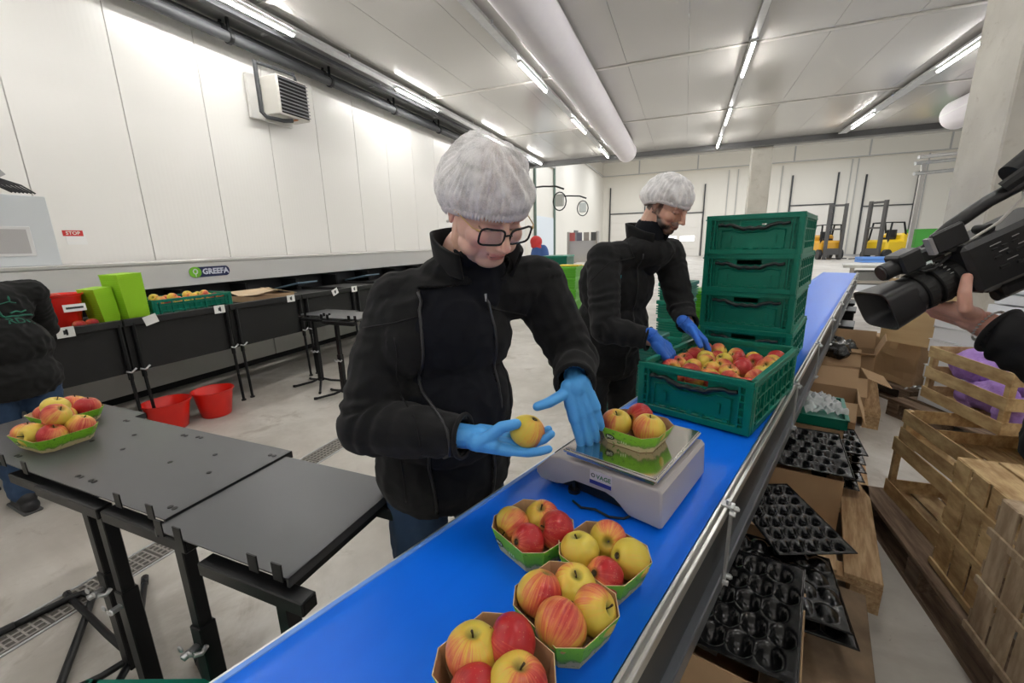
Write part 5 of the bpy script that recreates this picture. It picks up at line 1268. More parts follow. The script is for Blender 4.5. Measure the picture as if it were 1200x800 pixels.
    # hair under the net, the net, glasses, ear stud
    hr = blob([('e', hc+H[2]*0.045*hs-H[0]*0.018*hs, (0.098*hs, 0.079*hs, 0.080*hs), rotm(*H)), ('e', HX(-0.085, 0, 0.015), (0.036, 0.045, 0.040), rotm(*H))], 0.004, 2)
    cut(hr, lambda v: (v-hc).dot(H[2]) < 0.022*hs+0.3*((v-hc).dot(H[0])-0.02) and (v-hc).dot(H[0]) > -0.02)
    put('hair', hr, mat('dark_blond_hair', (0.30, 0.24, 0.20), 0.6, noise=(60, 0.8, (0.42, 0.35, 0.30)), bump=(90, 0.5, 0.003), stretch=(1, 6, 1)), t)
    hairnet(t, hc, H, hs*1.05, (0.014, 0.040), seed=2)
    FR = mat('glasses_black', (0.006, 0.006, 0.007), 0.22); GOLD = mat('glasses_gold', (0.75, 0.52, 0.25), 0.3, 1.0)
    LENS = mat('lens_glass', (0.9, 0.9, 0.92), 0.03, alpha=0.13, spec=0.8)
    gx = 0.112; gz = -0.008; b = MB()
    for k in (-1, 1):
        pts = []
        for i in range(20):
            a = 2*PI*i/20; n_ = 4.0
            ca_, sa_ = math.cos(a), math.sin(a); rx = 0.0275*abs(ca_)**(2/n_)*(1 if ca_ > 0 else -1); rz = 0.0185*abs(sa_)**(2/n_)*(1 if sa_ > 0 else -1)
            yy = k*0.0345+rx
            pts.append(HX(gx-abs(yy)*0.16+0.10*rz*0, yy, gz+rz+(0.0025 if rx*k > 0.01 and rz > 0 else 0)))
        b.tube(pts, 0.0026, seg=6, closed=True)
        lb_ = MB(); vs = [lb_.bm.verts.new(p) for p in pts]; lb_.bm.faces.new(vs); mk('lens', lb_, LENS, t, world=True)
        tb_ = MB(); tb_.tube([HX(gx-0.012, k*0.064, gz+0.014), HX(0.09, k*0.074, gz+0.014), HX(0.02, k*0.086, 0.006), HX(-0.005, k*0.087, 0.002)], 0.0014, seg=6); tb_.cyl(HX(gx-0.010, k*0.0625, gz+0.014), HX(gx-0.016, k*0.068, gz+0.014), 0.003, seg=6); mk('temple_arm', tb_, GOLD, t, smooth='all', world=True)
    b.tube([HX(gx+0.001, -0.0085, gz+0.006), HX(gx+0.003, 0, gz+0.0085), HX(gx+0.001, 0.0085, gz+0.006)], 0.0024, seg=6)
    mk('glasses_frame', b, FR, t, smooth='all', world=True)
    b = MB(); b.ell(HX(0.003, -0.0865, -0.034), 0.0032, seg=8); mk('ear_stud', b, mat('pearl', (0.85, 0.82, 0.8), 0.2), t, world=True)
    apple(apos, 'yellow apple blushed red at right, held in the woman\'s gloved right hand', 0.22, up=(-0.5, -0.2, -0.9), red=(1, 0.3, -0.3), r=0.0395)
woman()
# ---------------------------------------------------------------- generic lower body and trunk for the others
def lower(t, hip, F, hw, knees, ankles, toes, m, name='trousers', r=(0.095, 0.066, 0.058)):
    f, l, u = F
    jp = [('e', hip+Vector((0, 0, -0.01)), (0.125, hw+0.075, 0.12), rotm(*F))]
    for k in (0, 1):
        s_ = (1, -1)[k]
        jp += [('c', hip+l*(s_*hw)+Vector((0, 0, -0.03)), knees[k], r[0], r[1]), ('c', knees[k], ankles[k]+Vector((0, 0, 0.03)), r[1], r[2])]
    j = blob(jp, 0.011, 3); wrinkle(j, folds([], tor=0.005, seed=9)); put(name, j, m, t)
    for k in (0, 1):
        a = ankles[k]; d = Vector((toes[k].x-a.x, toes[k].y-a.y, 0)).normalized(); g = Vector((a.x, a.y, 0))
        s_ = blob([('c', g-d*0.05+Vector((0, 0, 0.045)), g+d*0.14+Vector((0, 0, 0.033)), 0.043, 0.032), ('c', g-d*0.035+Vector((0, 0, 0.09)), g+d*0.02+Vector((0, 0, 0.06)), 0.044, 0.042), ('c', g+d*0.05+Vector((0, 0, 0.045)), g+d*0.16+Vector((0, 0, 0.030)), 0.038, 0.028)], 0.006, 2)
        so_ = put('shoe', s_, SHOE, t)
        b = MB(); b.box(g+d*0.055+Vector((0, 0, 0.009)), (0.27, 0.085, 0.018), rot=math.atan2(d.y, d.x), bevel=0.006); mk('sole', b, mat('sole_grey', (0.10, 0.10, 0.10), 0.7), so_, world=True)
def collar_ring(t, ct, f, l, r, h, m, open_deg=20, lean=0.010, w=1.0, up=Vector((0, 0, 1))):
    def fn(i, j):
        a = R(open_deg)+(2*PI-2*R(open_deg))*i
        fl = lean*j+0.014*(math.exp(-((i)/0.10)**2)+math.exp(-((i-1.0)/0.10)**2))*j
        p = ct+f*(math.cos(a)*(r+fl))+l*(math.sin(a)*(r*w+fl))+up*(h*(0.85-0.15*math.cos(a))*j-0.035*max(0, math.cos(a))-0.01)
        return p+Vector((noise.noise(p*16), noise.noise(p*16+Vector((5, 0, 0))), 0))*0.004
    b = MB(); b.grid(fn, 48, 7); c = mk('collar', b, m, t, smooth='all', world=True); s = c.modifiers.new('s', 'SOLIDIFY'); s.thickness = 0.007; return c

def man():
    t = thing('person', 'bearded man in black fleece, white hair net and blue gloves reaching into the apple crate', 'person', (-0.42, 2.09, 0))
    F = axes(-42); f, l, u = F; RM = rotm(*F)
    hip = Vector((-0.345, 2.170, 0.93))
    def T(a, b_, z): return Vector((hip.x, hip.y, 0))+f*a+l*b_+u*z
    Rsh, Lsh = Vector((-0.345, 1.985, 1.415)), Vector((-0.075, 2.270, 1.430))
    Rel, Lel = Vector((-0.300, 1.800, 1.130)), Vector((0.000, 2.190, 1.180))
    Rwr = Vector((-0.085, 1.755, 1.100)); Lwr = Vector((0.040, 2.010, 1.115))
    nb = Vector((-0.175, 2.145, 1.535)); hc = Vector((-0.085, 2.135, 1.655)); H = axes(-32, -30, -2); hs = 1.0
    skin = (0.66, 0.38, 0.28)
    hp, HX = head_prims(hc, H, hs)
    hp.append(('c', HX(-0.030, 0, -0.045), nb+Vector((0, 0, -0.03)), 0.056, 0.064))
    hm = blob(hp, 0.0024, 4)
    paint(hm, head_paint(hc, H, hs, skin, beard=(0.045, 0.032, 0.028), brow=(0.035, 0.022, 0.018), lip=(0.38, 0.13, 0.11), cheek=(0.56, 0.25, 0.19), hairline=(0.06, 0.045, 0.04)))
    bp = [('c', nb, T(0.06, 0, 1.2), 0.060, 0.09), ('c', T(0.06, 0, 1.2), hip, 0.10, 0.11), ('c', Rsh, Rel, 0.045, 0.038), ('c', Rel, Rwr, 0.038, 0.028), ('c', Lsh, Lel, 0.045, 0.038), ('c', Lel, Lwr, 0.038, 0.028), ('c', Rsh, Lsh, 0.05, 0.05)]
    kn = [T(0.0, 0.11, 0.50), T(0.02, -0.11, 0.50)]; an = [T(-0.04, 0.12, 0.09), T(-0.02, -0.13, 0.09)]
    for k in (0, 1): bp += [('c', T(0, (0.09, -0.09)[k], 0.9), kn[k], 0.07, 0.045), ('c', kn[k], an[k], 0.045, 0.034)]
    dR = Vector((0.55, 0.10, -0.62)); dL = Vector((0.60, -0.15, -0.55))
    rh, _ = hand(Rwr, dR, (-0.25, 0.35, -0.75), 1, [(20, 30, 18), (24, 32, 20), (26, 34, 20), (28, 34, 22)], (1.0, 0.3), s=1.0, spread=0.5, fat=1.05)
    lh, _ = hand(Lwr, dL, (-0.45, -0.30, -0.70), -1, [(20, 30, 18), (24, 30, 20), (26, 32, 20), (28, 32, 22)], (0.9, 0.35), s=1.0, spread=0.7, fat=1.05)
    bb = blob(bp, 0.012, 2); hb = blob(rh, 0.0035, 1); h2 = blob(lh, 0.0035, 1)
    for m_ in (bb, hb, h2): paint(m_, lambda co: skin)
    bm = bmesh.new()
    for m_ in (hm, bb, hb, h2): bm.from_mesh(m_)
    me = bpy.data.meshes.new('body'); bm.to_mesh(me); bm.free(); put('body', me, SKIN_W, t)
    for (w_, d_, P) in ((Rwr, dR, rh), (Lwr, dL, lh)):
        g = blob([(p[0], p[1], p[2], p[3]+0.0018, p[4]+0.0018) for p in P], 0.0026, 3); go = put('glove', g, GLOVE2, t)
        d_ = d_.normalized(); x = d_.orthogonal().normalized(); y = d_.cross(x); b = MB()
        b.tube([w_-d_*0.030+x*0.030*math.cos(a)+y*0.030*math.sin(a) for a in [2*PI*k/20 for k in range(20)]], 0.0025, seg=6, closed=True); mk('rolled_cuff', b, GLOVE2, go, smooth='all', world=True)
    lower(t, hip, F, 0.09, kn, an, [p+f for p in an], TROUSER)
    s_ = blob([('c', nb+Vector((0, 0, -0.12)), nb+f*0.02+Vector((0, 0, 0.01)), 0.09, 0.070), ('e', T(0.06, 0, 1.36), (0.11, 0.14, 0.14), RM)], 0.006, 4); cut(s_, lambda v: (v-(nb+f*0.03+Vector((0, 0, 0.06)))).length < 0.05)
    put('t_shirt', s_, TEE, t)
    jk = [('e', T(-0.005, 0, 0.90), (0.150, 0.190, 0.15), RM), ('e', T(0.030, 0, 1.08), (0.165, 0.195, 0.20), RM), ('e', T(0.055, 0, 1.29), (0.150, 0.205, 0.19), RM), ('e', nb+Vector((0, 0, -0.09)), (0.115, 0.16, 0.085), RM), ('c', Rsh, Lsh, 0.078, 0.078), ('c', Rsh*0.6+Lsh*0.4, nb+Vector((0, 0, -0.055)), 0.085, 0.088), ('c', Lsh*0.6+Rsh*0.4, nb+Vector((0, 0, -0.055)), 0.085, 0.088),
          ('c', Rsh, Rsh*0.5+Rel*0.5, 0.080, 0.074), ('c', Rsh*0.5+Rel*0.5, Rel, 0.074, 0.066), ('c', Rel, Rwr-(Rwr-Rel).normalized()*0.04, 0.067, 0.047),
          ('c', Lsh, Lsh*0.5+Lel*0.5, 0.080, 0.072), ('c', Lsh*0.5+Lel*0.5, Lel, 0.072, 0.064), ('c', Lel, Lwr-(Lwr-Lel).normalized()*0.04, 0.064, 0.046)]
    jm = blob(jk, 0.0065, 4); wrinkle(jm, folds([(Rsh, Rel), (Rel, Rwr), (Lsh, Lel), (Lel, Lwr)], 0.0048, 0.004, 11)); tree = bvh(jm)
    cR, cL = (Rwr-Rel).normalized(), (Lwr-Lel).normalized()
    cut(jm, lambda v: v.z < 0.80 or ((v-Rwr).dot(cR) > -0.028 and (v-Rwr).length < 0.08) or ((v-Lwr).dot(cL) > -0.028 and (v-Lwr).length < 0.08) or (v.z > 1.44 and (v-(nb+f*0.025)).length < 0.066))
    jo = put('jacket', jm, JACKET, t, solid=0.006)
    tube_on('zip', tree, [T(0.3, 0.0, 0.84+0.02*i) for i in range(31)], -f, 0.004, mat('zip_black', (0, 0, 0)), jo, off=0.0)
    tube_on('seam', tree, [Rsh+Vector((0, 0, 0.02))-l*0.3+f*(0.09*math.cos(a))+u*(0.10*math.sin(a)-0.03) for a in [R(-60+12*k) for k in range(16)]], l, 0.0026, JACKET, jo, off=0.0)
    h_ = tree.ray_cast(T(0.6, -0.095, 1.335), -f)
    if h_[0] is not None:
        n_ = h_[1]; Mx = frame(h_[0]+n_*0.004, Vector((0, 0, 1)).cross(n_), n_)
        EM = mat('embroidery_teal', (0.03, 0.22, 0.26), 0.7)
        b = MB(); b.tube([Mx @ Vector((0.024*math.cos(a), 0.012*math.sin(a), 0)) for a in [PI*k/10 for k in range(11)]], 0.0018, seg=5); b.tube([Mx @ Vector((0.014*math.cos(a), 0.006+0.004*math.sin(a), 0)) for a in [PI*k/8 for k in range(9)]], 0.0018, seg=5); eb = mk('chest_logo', b, EM, jo, smooth='all', world=True)
        text_obj('lettering', 'RDC', 0.017, EM, eb, Mx @ Matrix.Translation((0, -0.010, 0)), 0.0005, 0.0004)
    co_ = collar_ring(jo, nb+Vector((0, 0, -0.035))+f*0.000, f, l, 0.088, 0.095, JACKET, 22)
    for w_, d_, r_ in ((Rwr-cR*0.030, cR, 0.047), (Lwr-cL*0.030, cL, 0.046)):
        x = d_.orthogonal().normalized(); y = d_.cross(x); b = MB(); b.tube([w_+x*r_*math.cos(a)+y*r_*math.sin(a) for a in [2*PI*k/28 for k in range(28)]], 0.0055, seg=8, closed=True); mk('cuff_hem', b, JACKET, jo, smooth='all', world=True)
    hairnet(t, hc, H, hs*1.045, (0.012, 0.020), seed=6, pleats=30, lift=0.016)
man()

def worker():
    t = thing('person', 'worker seen from behind in black sweatshirt and jeans, cut by the left frame edge', 'person', (-3.72, 1.02, 0))
    F = axes(176); f, l, u = F; RM = rotm(*F)
    hip = Vector((-3.60, 1.065, 0.80))
    def T(a, b_, z): return Vector((hip.x, hip.y, 0))+f*a+l*b_+u*z
    Lsh, Rsh = T(0.14, 0.18, 1.26), T(0.14, -0.20, 1.27)
    Lel, Rel = T(0.25, 0.25, 1.02), T(0.30, -0.27, 1.03); Lwr, Rwr = T(0.50, 0.20, 1.06), T(0.53, -0.20, 1.06)
    nb = T(0.19, 0, 1.36); hc = T(0.27, 0, 1.50); H = axes(176, -25); skin = (0.5, 0.3, 0.23)
    hp, HX = head_prims(hc, H, 1.0); hp.append(('c', HX(-0.025, 0, -0.05), nb, 0.055, 0.062))
    hm = blob(hp, 0.005, 2)
    kn = [T(0.0, 0.10, 0.46), T(-0.02, -0.10, 0.46)]; an = [T(-0.03, 0.10, 0.09), T(-0.06, -0.12, 0.09)]
    bp = [('c', nb, T(0.12, 0, 1.1), 0.06, 0.08), ('c', T(0.12, 0, 1.1), T(0.03, 0, 0.86), 0.08, 0.09), ('c', Rsh, Rel, 0.045, 0.038), ('c', Rel, Rwr, 0.038, 0.028), ('c', Lsh, Lel, 0.045, 0.038), ('c', Lel, Lwr, 0.038, 0.028), ('c', Rsh, Lsh, 0.05, 0.05)]
    for k in (0, 1): bp += [('c', T(0, (0.09, -0.09)[k], 0.84), kn[k], 0.07, 0.045), ('c', kn[k], an[k], 0.045, 0.034)]
    P = []
    for w_, sd in ((Lwr, -1), (Rwr, 1)): P.append(hand(w_, f-u*0.3, Vector((0, 0, -1))+f*0.2, sd, [(25, 30, 20)]*4, (0.8, 0.4))[0])
    bm = bmesh.new()
    for m_ in [hm, blob(bp, 0.014, 2)]+[blob(p, 0.005, 1) for p in P]:
        paint(m_, lambda co: skin); bm.from_mesh(m_)
    me = bpy.data.meshes.new('body'); bm.to_mesh(me); bm.free(); put('body', me, SKIN_W, t)
    hr = blob([('e', hc+H[2]*0.045-H[0]*0.012, (0.108, 0.086, 0.095), rotm(*H))], 0.006, 2); cut(hr, lambda v: (v-hc).dot(H[2]) < 0.0 and (v-hc).dot(H[0]) > 0); put('hair', hr, mat('brown_hair', (0.06, 0.04, 0.03), 0.6), t)
    lower(t, hip, F, 0.09, kn, an, [p+f for p in an], JEANS, 'jeans', (0.105, 0.072, 0.060))
    sp_ = [('e', T(-0.01, 0, 0.80), (0.160, 0.215, 0.17), RM), ('e', T(0.03, 0, 0.98), (0.175, 0.215, 0.19), RM), ('e', T(0.12, 0, 1.20), (0.15, 0.20, 0.16), RM), ('c', Rsh, Lsh, 0.088, 0.088), ('e', nb+Vector((0, 0, -0.05)), (0.09, 0.13, 0.06), RM)]
    for a, e_, w_ in ((Lsh, Lel, Lwr), (Rsh, Rel, Rwr)): sp_ += [('c', a, e_, 0.083, 0.068), ('c', e_, w_-(w_-e_).normalized()*0.04, 0.066, 0.045)]
    jm = blob(sp_, 0.008, 4); wrinkle(jm, folds([(Rsh, Rel), (Rel, Rwr), (Lsh, Lel), (Lel, Lwr)], 0.005, 0.007, 21)); tree = bvh(jm)
    cut(jm, lambda v: v.z < 0.69 or (v-(nb+Vector((0, 0, 0.05)))).length < 0.06)
    sw = put('sweatshirt', jm, mat('black_cotton', (0.010, 0.010, 0.010), 0.9, sheen=0.05, spec=0.15, noise=(12, 0.5, (0.014, 0.014, 0.014))), t, solid=0.005)
    h_ = tree.ray_cast(T(-0.6, -0.085, 1.165), f)
    if h_[0] is not None:
        n_ = -f+u*0.45; n_.normalize(); Mx = frame(h_[0]+n_*0.012, Vector((0, 0, 1)).cross(n_), n_) @ Matrix.Rotation(R(0), 4, 'Z')
        LG = mat('print_green', (0.012, 0.16, 0.10), 0.6)
        def on(p):
            q = Mx @ Vector((p[0]*0.8, p[1]*0.8, 0)); r_ = tree.ray_cast(q+n_*0.3, -n_); return (r_[0]+n_*0.0015) if r_[0] is not None else q
        def fine(L_): return [on((L_[i][0]+(L_[i+1][0]-L_[i][0])*k/4, L_[i][1]+(L_[i+1][1]-L_[i][1])*k/4)) for i in range(len(L_)-1) for k in range(4)]+[on(L_[-1])]
        b = MB(); b.tube(fine([(-0.085, 0.03), (-0.075, 0.07), (-0.02, 0.085), (0.02, 0.08)]), 0.0025, seg=4)
        b.tube(fine([(-0.085, 0.03), (-0.075, -0.005), (-0.06, -0.02), (0.0, -0.012), (0.05, 0.002), (0.10, 0.012)]), 0.006, seg=4)
        b.tube(fine([(-0.03, 0.005), (0.0, 0.02), (0.03, 0.016), (0.06, 0.03)]), 0.0045, seg=4)
        b.ell(on((-0.012, 0.105)), (0.007, 0.005, 0.018), seg=8); lg = mk('back_print', b, LG, sw, smooth='all', world=True)
        tm_ = text_mesh('RDC', 0.060, 0.0008, 0.0012); bm_ = bmesh.new(); bm_.from_mesh(tm_); bmesh.ops.transform(bm_, matrix=Mx @ Matrix.Translation((0.004, -0.050, 0)), verts=bm_.verts)
        for v_ in bm_.verts:
            r_ = tree.ray_cast(v_.co+n_*0.3, -n_)
            if r_[0] is not None: v_.co = r_[0]+n_*0.004
        bm_.to_mesh(tm_); bm_.free(); put('lettering', tm_, LG, lg, smooth=False)
        b = None
    if False:
        b.tube([Mx @ Vector(p+(0,)) for p in ((-0.085, 0.03), (-0.075, 0.07), (-0.02, 0.085), (0.02, 0.08))], 0.002, seg=4)
        b.tube([Mx @ Vector(p+(0,)) for p in ((-0.085, 0.03), (-0.075, -0.005), (-0.06, -0.02), (0.0, -0.012), (0.05, 0.002), (0.10, 0.012))], [0.002, 0.003, 0.006, 0.007, 0.005, 0.002], seg=4)
        b.tube([Mx @ Vector(p+(0,)) for p in ((-0.03, 0.005), (0.0, 0.02), (0.03, 0.016), (0.06, 0.03))], 0.0035, seg=4)
        b.ell(Mx @ Vector((-0.012, 0.105, 0)), (0.007, 0.004, 0.018), seg=8); lg = mk('back_print', b, LG, sw, smooth='all', world=True)
        text_obj('lettering', 'RDC', 0.068, LG, lg, Mx @ Matrix.Translation((0.005, -0.055, 0)), 0.001, 0.001)
worker()

def operator():
    t = thing('person', 'camera operator in black jacket, only his arms and side in view at the right edge', 'person', (1.06, 1.20, 0))
    F = axes(160); f, l, u = F; RM = rotm(*F)
    hip = Vector((1.09, 1.13, 0.92))
    def T(a, b_, z): return Vector((hip.x, hip.y, 0))+f*a+l*b_+u*z
    Lsh, Rsh = Vector((0.98, 1.00, 1.40)), Vector((1.16, 1.36, 1.43)); skin = (0.60, 0.33, 0.26)
    Lel = Vector((0.800, 1.160, 1.205)); Lwr = Vector((0.665, 1.330, 1.290))
    Rel = Vector((1.10, 1.50, 1.30)); Rwr = Vector((0.815, 1.520, 1.495))
    nb = T(0.02, 0, 1.53); hc = T(0.08, 0.0, 1.69); H = axes(160, -8)
    hp, HX = head_prims(hc, H, 1.0); hp.append(('c', HX(-0.025, 0, -0.05), nb, 0.055, 0.062)); hm = blob(hp, 0.005, 2)
    kn = [T(0.02, 0.11, 0.49), T(0.0, -0.12, 0.49)]; an = [T(-0.02, 0.13, 0.09), T(-0.03, -0.14, 0.09)]
    bp = [('c', nb, T(0, 0, 1.15), 0.08, 0.12), ('c', T(0, 0, 1.15), hip, 0.12, 0.12), ('c', Rsh, Rel, 0.045, 0.038), ('c', Rel, Rwr, 0.038, 0.028), ('c', Lsh, Lel, 0.045, 0.038), ('c', Lel, Lwr, 0.040, 0.031), ('c', Rsh, Lsh, 0.05, 0.05)]
    for k in (0, 1): bp += [('c', T(0, (0.09, -0.09)[k], 0.88), kn[k], 0.07, 0.045), ('c', kn[k], an[k], 0.045, 0.034)]
    # left hand carries the lens from below, thumb up the near side
    thumb = [Vector((0.605, 1.268, 1.330)), Vector((0.598, 1.268, 1.366)), Vector((0.602, 1.280, 1.400))]
    lh, _ = hand(Lwr, Vector((-0.60, 0.30, 0.20)), Vector((0.10, 0.42, 0.92)), -1, [(16, 30, 24), (18, 34, 26), (20, 34, 26), (22, 36, 28)], thumb, s=1.02, fat=1.05)
    rh, _ = hand(Rwr, Vector((-0.80, -0.45, 0.05)), Vector((0.2, -0.8, -0.5)), 1, [(30, 45, 30), (34, 48, 30), (36, 48, 30), (38, 48, 30)], (0.5, 0.6), s=1.0)
    bm = bmesh.new()
    def nails(co): return skin
    hpaint = lambda co: [c*(1+0.14*noise.noise(co*60)) for c in skin]
    for m_ in (hm, blob(bp, 0.012, 2)): paint(m_, lambda co: skin); bm.from_mesh(m_)
    for m_ in (blob(lh, 0.0026, 3), blob(rh, 0.0026, 3)): paint(m_, hpaint); bm.from_mesh(m_)
    me = bpy.data.meshes.new('body'); bm.to_mesh(me); bm.free(); put('body', me, SKIN_W, t)
    hr = blob([('e', hc+H[2]*0.045-H[0]*0.012, (0.106, 0.084, 0.094), rotm(*H))], 0.006, 2); cut(hr, lambda v: (v-hc).dot(H[2]) < 0.01 and (v-hc).dot(H[0]) > 0); put('hair', hr, mat('brown_hair', (0, 0, 0)), t)
    lower(t, hip, F, 0.09, kn, an, [p+f for p in an], TROUSER)
    jk = [('e', T(0.02, 0, 0.93), (0.17, 0.21, 0.16), RM), ('e', T(0.10, 0, 1.10), (0.20, 0.215, 0.20), RM), ('e', T(0.08, 0, 1.30), (0.185, 0.215, 0.19), RM), ('c', Rsh, Lsh, 0.088, 0.088), ('e', nb+Vector((0, 0, -0.06)), (0.10, 0.15, 0.07), RM),
          ('c', Lsh, Lel, 0.095, 0.082), ('c', Lel, Lel*0.35+Lwr*0.65, 0.080, 0.066), ('c', Lel*0.35+Lwr*0.65, Lwr-(Lwr-Lel).normalized()*0.045, 0.066, 0.052), ('c', Rsh, Rel, 0.09, 0.078), ('c', Rel, Rwr-(Rwr-Rel).normalized()*0.05, 0.076, 0.055),
          ('e', Vector((0.870, 1.165, 1.07)), (0.150, 0.17, 0.17)), ('e', Vector((0.90, 1.165, 0.97)), (0.14, 0.16, 0.12))]
    jm = blob(jk, 0.0065, 4); wrinkle(jm, folds([(Rsh, Rel), (Rel, Rwr), (Lsh, Lel), (Lel, Lwr)], 0.006, 0.006, 31))
    cL, cR = (Lwr-Lel).normalized(), (Rwr-Rel).normalized()
    cut(jm, lambda v: v.z < 0.80 or ((v-Lwr).dot(cL) > -0.038 and (v-Lwr).length < 0.09) or ((v-Rwr).dot(cR) > -0.04 and (v-Rwr).length < 0.09) or (v-(nb+Vector((0, 0, 0.05)))).length < 0.07)
    jo = put('jacket', jm, mat('black_padded_jacket', (0.008, 0.008, 0.009), 0.7, spec=0.2, bump=(90, 0.3, 0.002)), t, solid=0.008)
    for w_, d_, r_ in ((Lwr-cL*0.040, cL, 0.052),):
        x = d_.orthogonal().normalized(); y = d_.cross(x); b = MB(); b.tube([w_+x*r_*math.cos(a)+y*r_*math.sin(a) for a in [2*PI*k/28 for k in range(28)]], 0.006, seg=8, closed=True); mk('cuff_hem', b, JACKET, jo, smooth='all', world=True)
    # chain bracelet
    w_ = Lwr-cL*0.018; x = cL.orthogonal().normalized(); y = cL.cross(x); b = MB()
    for k in range(30):
        a = 2*PI*k/30; p = w_+x*0.0385*math.cos(a)+y*0.0385*math.sin(a); b.ell(p, (0.0042, 0.0026, 0.0032), rot=Matrix.Rotation(a, 4, cL), seg=6)
    mk('bracelet', b, mat('silver', (0.6, 0.6, 0.6), 0.3, 1.0), t, smooth='all', world=True)
operator()

# ---------------------------------------------------------------- the video camera in his hands
def camcorder():
    """local frame: +X along the lens axis (forward), +Y left, +Z up"""
    t = thing('video_camera', 'black video camera with long top handle and hooded lens held at the right edge', 'camera', (0.64, 1.33, 1.40))
    o = Vector((0.650, 1.350, 1.425))
    lens_end = Vector((0.486, 1.305, 1.335)); ax = (lens_end-o).normalized(); o = o+ax*0.078
    upv = Vector((-0.20, 0.0, 1)); side = upv.cross(ax).normalized(); upv = ax.cross(side).normalized()
    Mx = Matrix(((ax.x, side.x, upv.x, o.x), (ax.y, side.y, upv.y, o.y), (ax.z, side.z, upv.z, o.z), (0, 0, 0, 1)))
    B1 = mat('camera_black', (0.013, 0.013, 0.014), 0.42, bump=(300, 0.15, 0.0006)); B2 = mat('camera_rubber', (0.008, 0.008, 0.008), 0.65); G1 = mat('camera_grey_print', (0.40, 0.40, 0.40), 0.5)
    def part(name, fn, m, parent=t, smooth=False):
        b = MB(); fn(b)
        for v in b.bm.verts: v.co = Mx @ v.co
        return mk(name, b, m, parent, smooth=smooth, world=True)
    # hood: rounded rectangle flaring forward
    def hood(b):
        def ring(x, w, h, inner=0):
            n = 28; P = []
            for k in range(n):
                a = 2*PI*k/n; ca_, sa_ = math.cos(a), math.sin(a); e = 0.38
                P.append((x, w*abs(ca_)**e*(1 if ca_ > 0 else -1), h*abs(sa_)**e*(1 if sa_ > 0 else -1)))
            return [b.bm.verts.new(p) for p in P]
        rs = [ring(0.080, 0.044, 0.042), ring(0.098, 0.048, 0.045), ring(0.152, 0.062, 0.049), ring(0.156, 0.063, 0.050), ring(0.156, 0.059, 0.046), ring(0.105, 0.040, 0.038)]
        for A, B in zip(rs, rs[1:]):
            for k in range(28): b.bm.faces.new((A[k], A[(k+1) % 28], B[(k+1) % 28], B[k]))
        b.bm.faces.new(rs[0]); b.bm.faces.new(list(reversed(rs[-1])))
    part('lens_hood', hood, B1, smooth=35)
    part('lens_front', lambda b: b.cyl((0.104, 0, 0), (0.109, 0, 0), 0.033, seg=28), mat('lens_glass_dark', (0.01, 0.012, 0.02), 0.05, spec=0.9), smooth=40)
    part('lens_barrel', lambda b: (b.cyl((-0.06, 0, 0), (0.085, 0, 0), 0.040, seg=32), b.cyl((0.070, 0, 0), (0.084, 0, 0), 0.046, seg=32)), B1, smooth=40)
    for x0, x1, r in ((0.042, 0.064, 0.0475), (0.010, 0.032, 0.0480), (-0.022, -0.002, 0.0465)):
        def rg(b):
            n = 64; prof = [(r-0.004, x0), (r, x0+0.002), (r, x1-0.002), (r-0.004, x1)]
            vs = b.lathe(prof, seg=n)
            for i, v in enumerate(vs):
                k = i % n; q = 1+(0.018 if k % 2 else 0); x, y, z = v.co; v.co = Vector((z, x*q, y*q))
        part('focus_ring', rg, B2, smooth=20)
    part('ring_markings', lambda b: [b.box((0.004, 0.047*math.cos(R(a)), 0.047*math.sin(R(a))), (0.006, 0.004, 0.0012), rot=Matrix.Rotation(R(a), 4, 'X')) for a in range(30, 180, 12)], G1)
    # body
    bd = part('camera_body', lambda b: (b.box((-0.125, 0.005, 0.012), (0.21, 0.105, 0.120), bevel=0.010), b.box((-0.27, 0.005, 0.02), (0.10, 0.085, 0.105), bevel=0.012), b.box((-0.06, 0.0, -0.005), (0.05, 0.098, 0.105), bevel=0.012)), B1)
    def btns(b):
        for i, (x, z, w, h) in enumerate(((-0.075, 0.040, 0.012, 0.005), (-0.095, 0.040, 0.012, 0.005), (-0.115, 0.040, 0.012, 0.005), (-0.075, 0.020, 0.014, 0.006), (-0.098, 0.020, 0.010, 0.006), (-0.12, 0.018, 0.018, 0.008), (-0.16, 0.04, 0.02, 0.006), (-0.16, 0.02, 0.03, 0.006), (-0.19, 0.0, 0.02, 0.01), (-0.08, -0.005, 0.02, 0.008), (-0.11, -0.008, 0.012, 0.008), (-0.15, -0.012, 0.02, 0.008))):
            b.box((x, 0.0585, z), (w, 0.004, h), bevel=0.0012)
    part('buttons', btns, B2, bd)
    part('printed_marks', lambda b: [b.box((x, 0.0580, z), (w, 0.0008, 0.0016)) for x, z, w in ((-0.080, 0.050, 0.022), (-0.12, 0.050, 0.014), (-0.16, 0.050, 0.020), (-0.09, 0.030, 0.018), (-0.125, 0.029, 0.012), (-0.165, 0.030, 0.018), (-0.1, 0.006, 0.022), (-0.15, 0.004, 0.016))], G1, bd)
    part('battery_rail', lambda b: (b.box((-0.20, 0.012, -0.072), (0.24, 0.05, 0.030), bevel=0.006), b.cyl((-0.075, 0.012, -0.083), (-0.30, 0.012, -0.083), 0.013, seg=12)), B1)
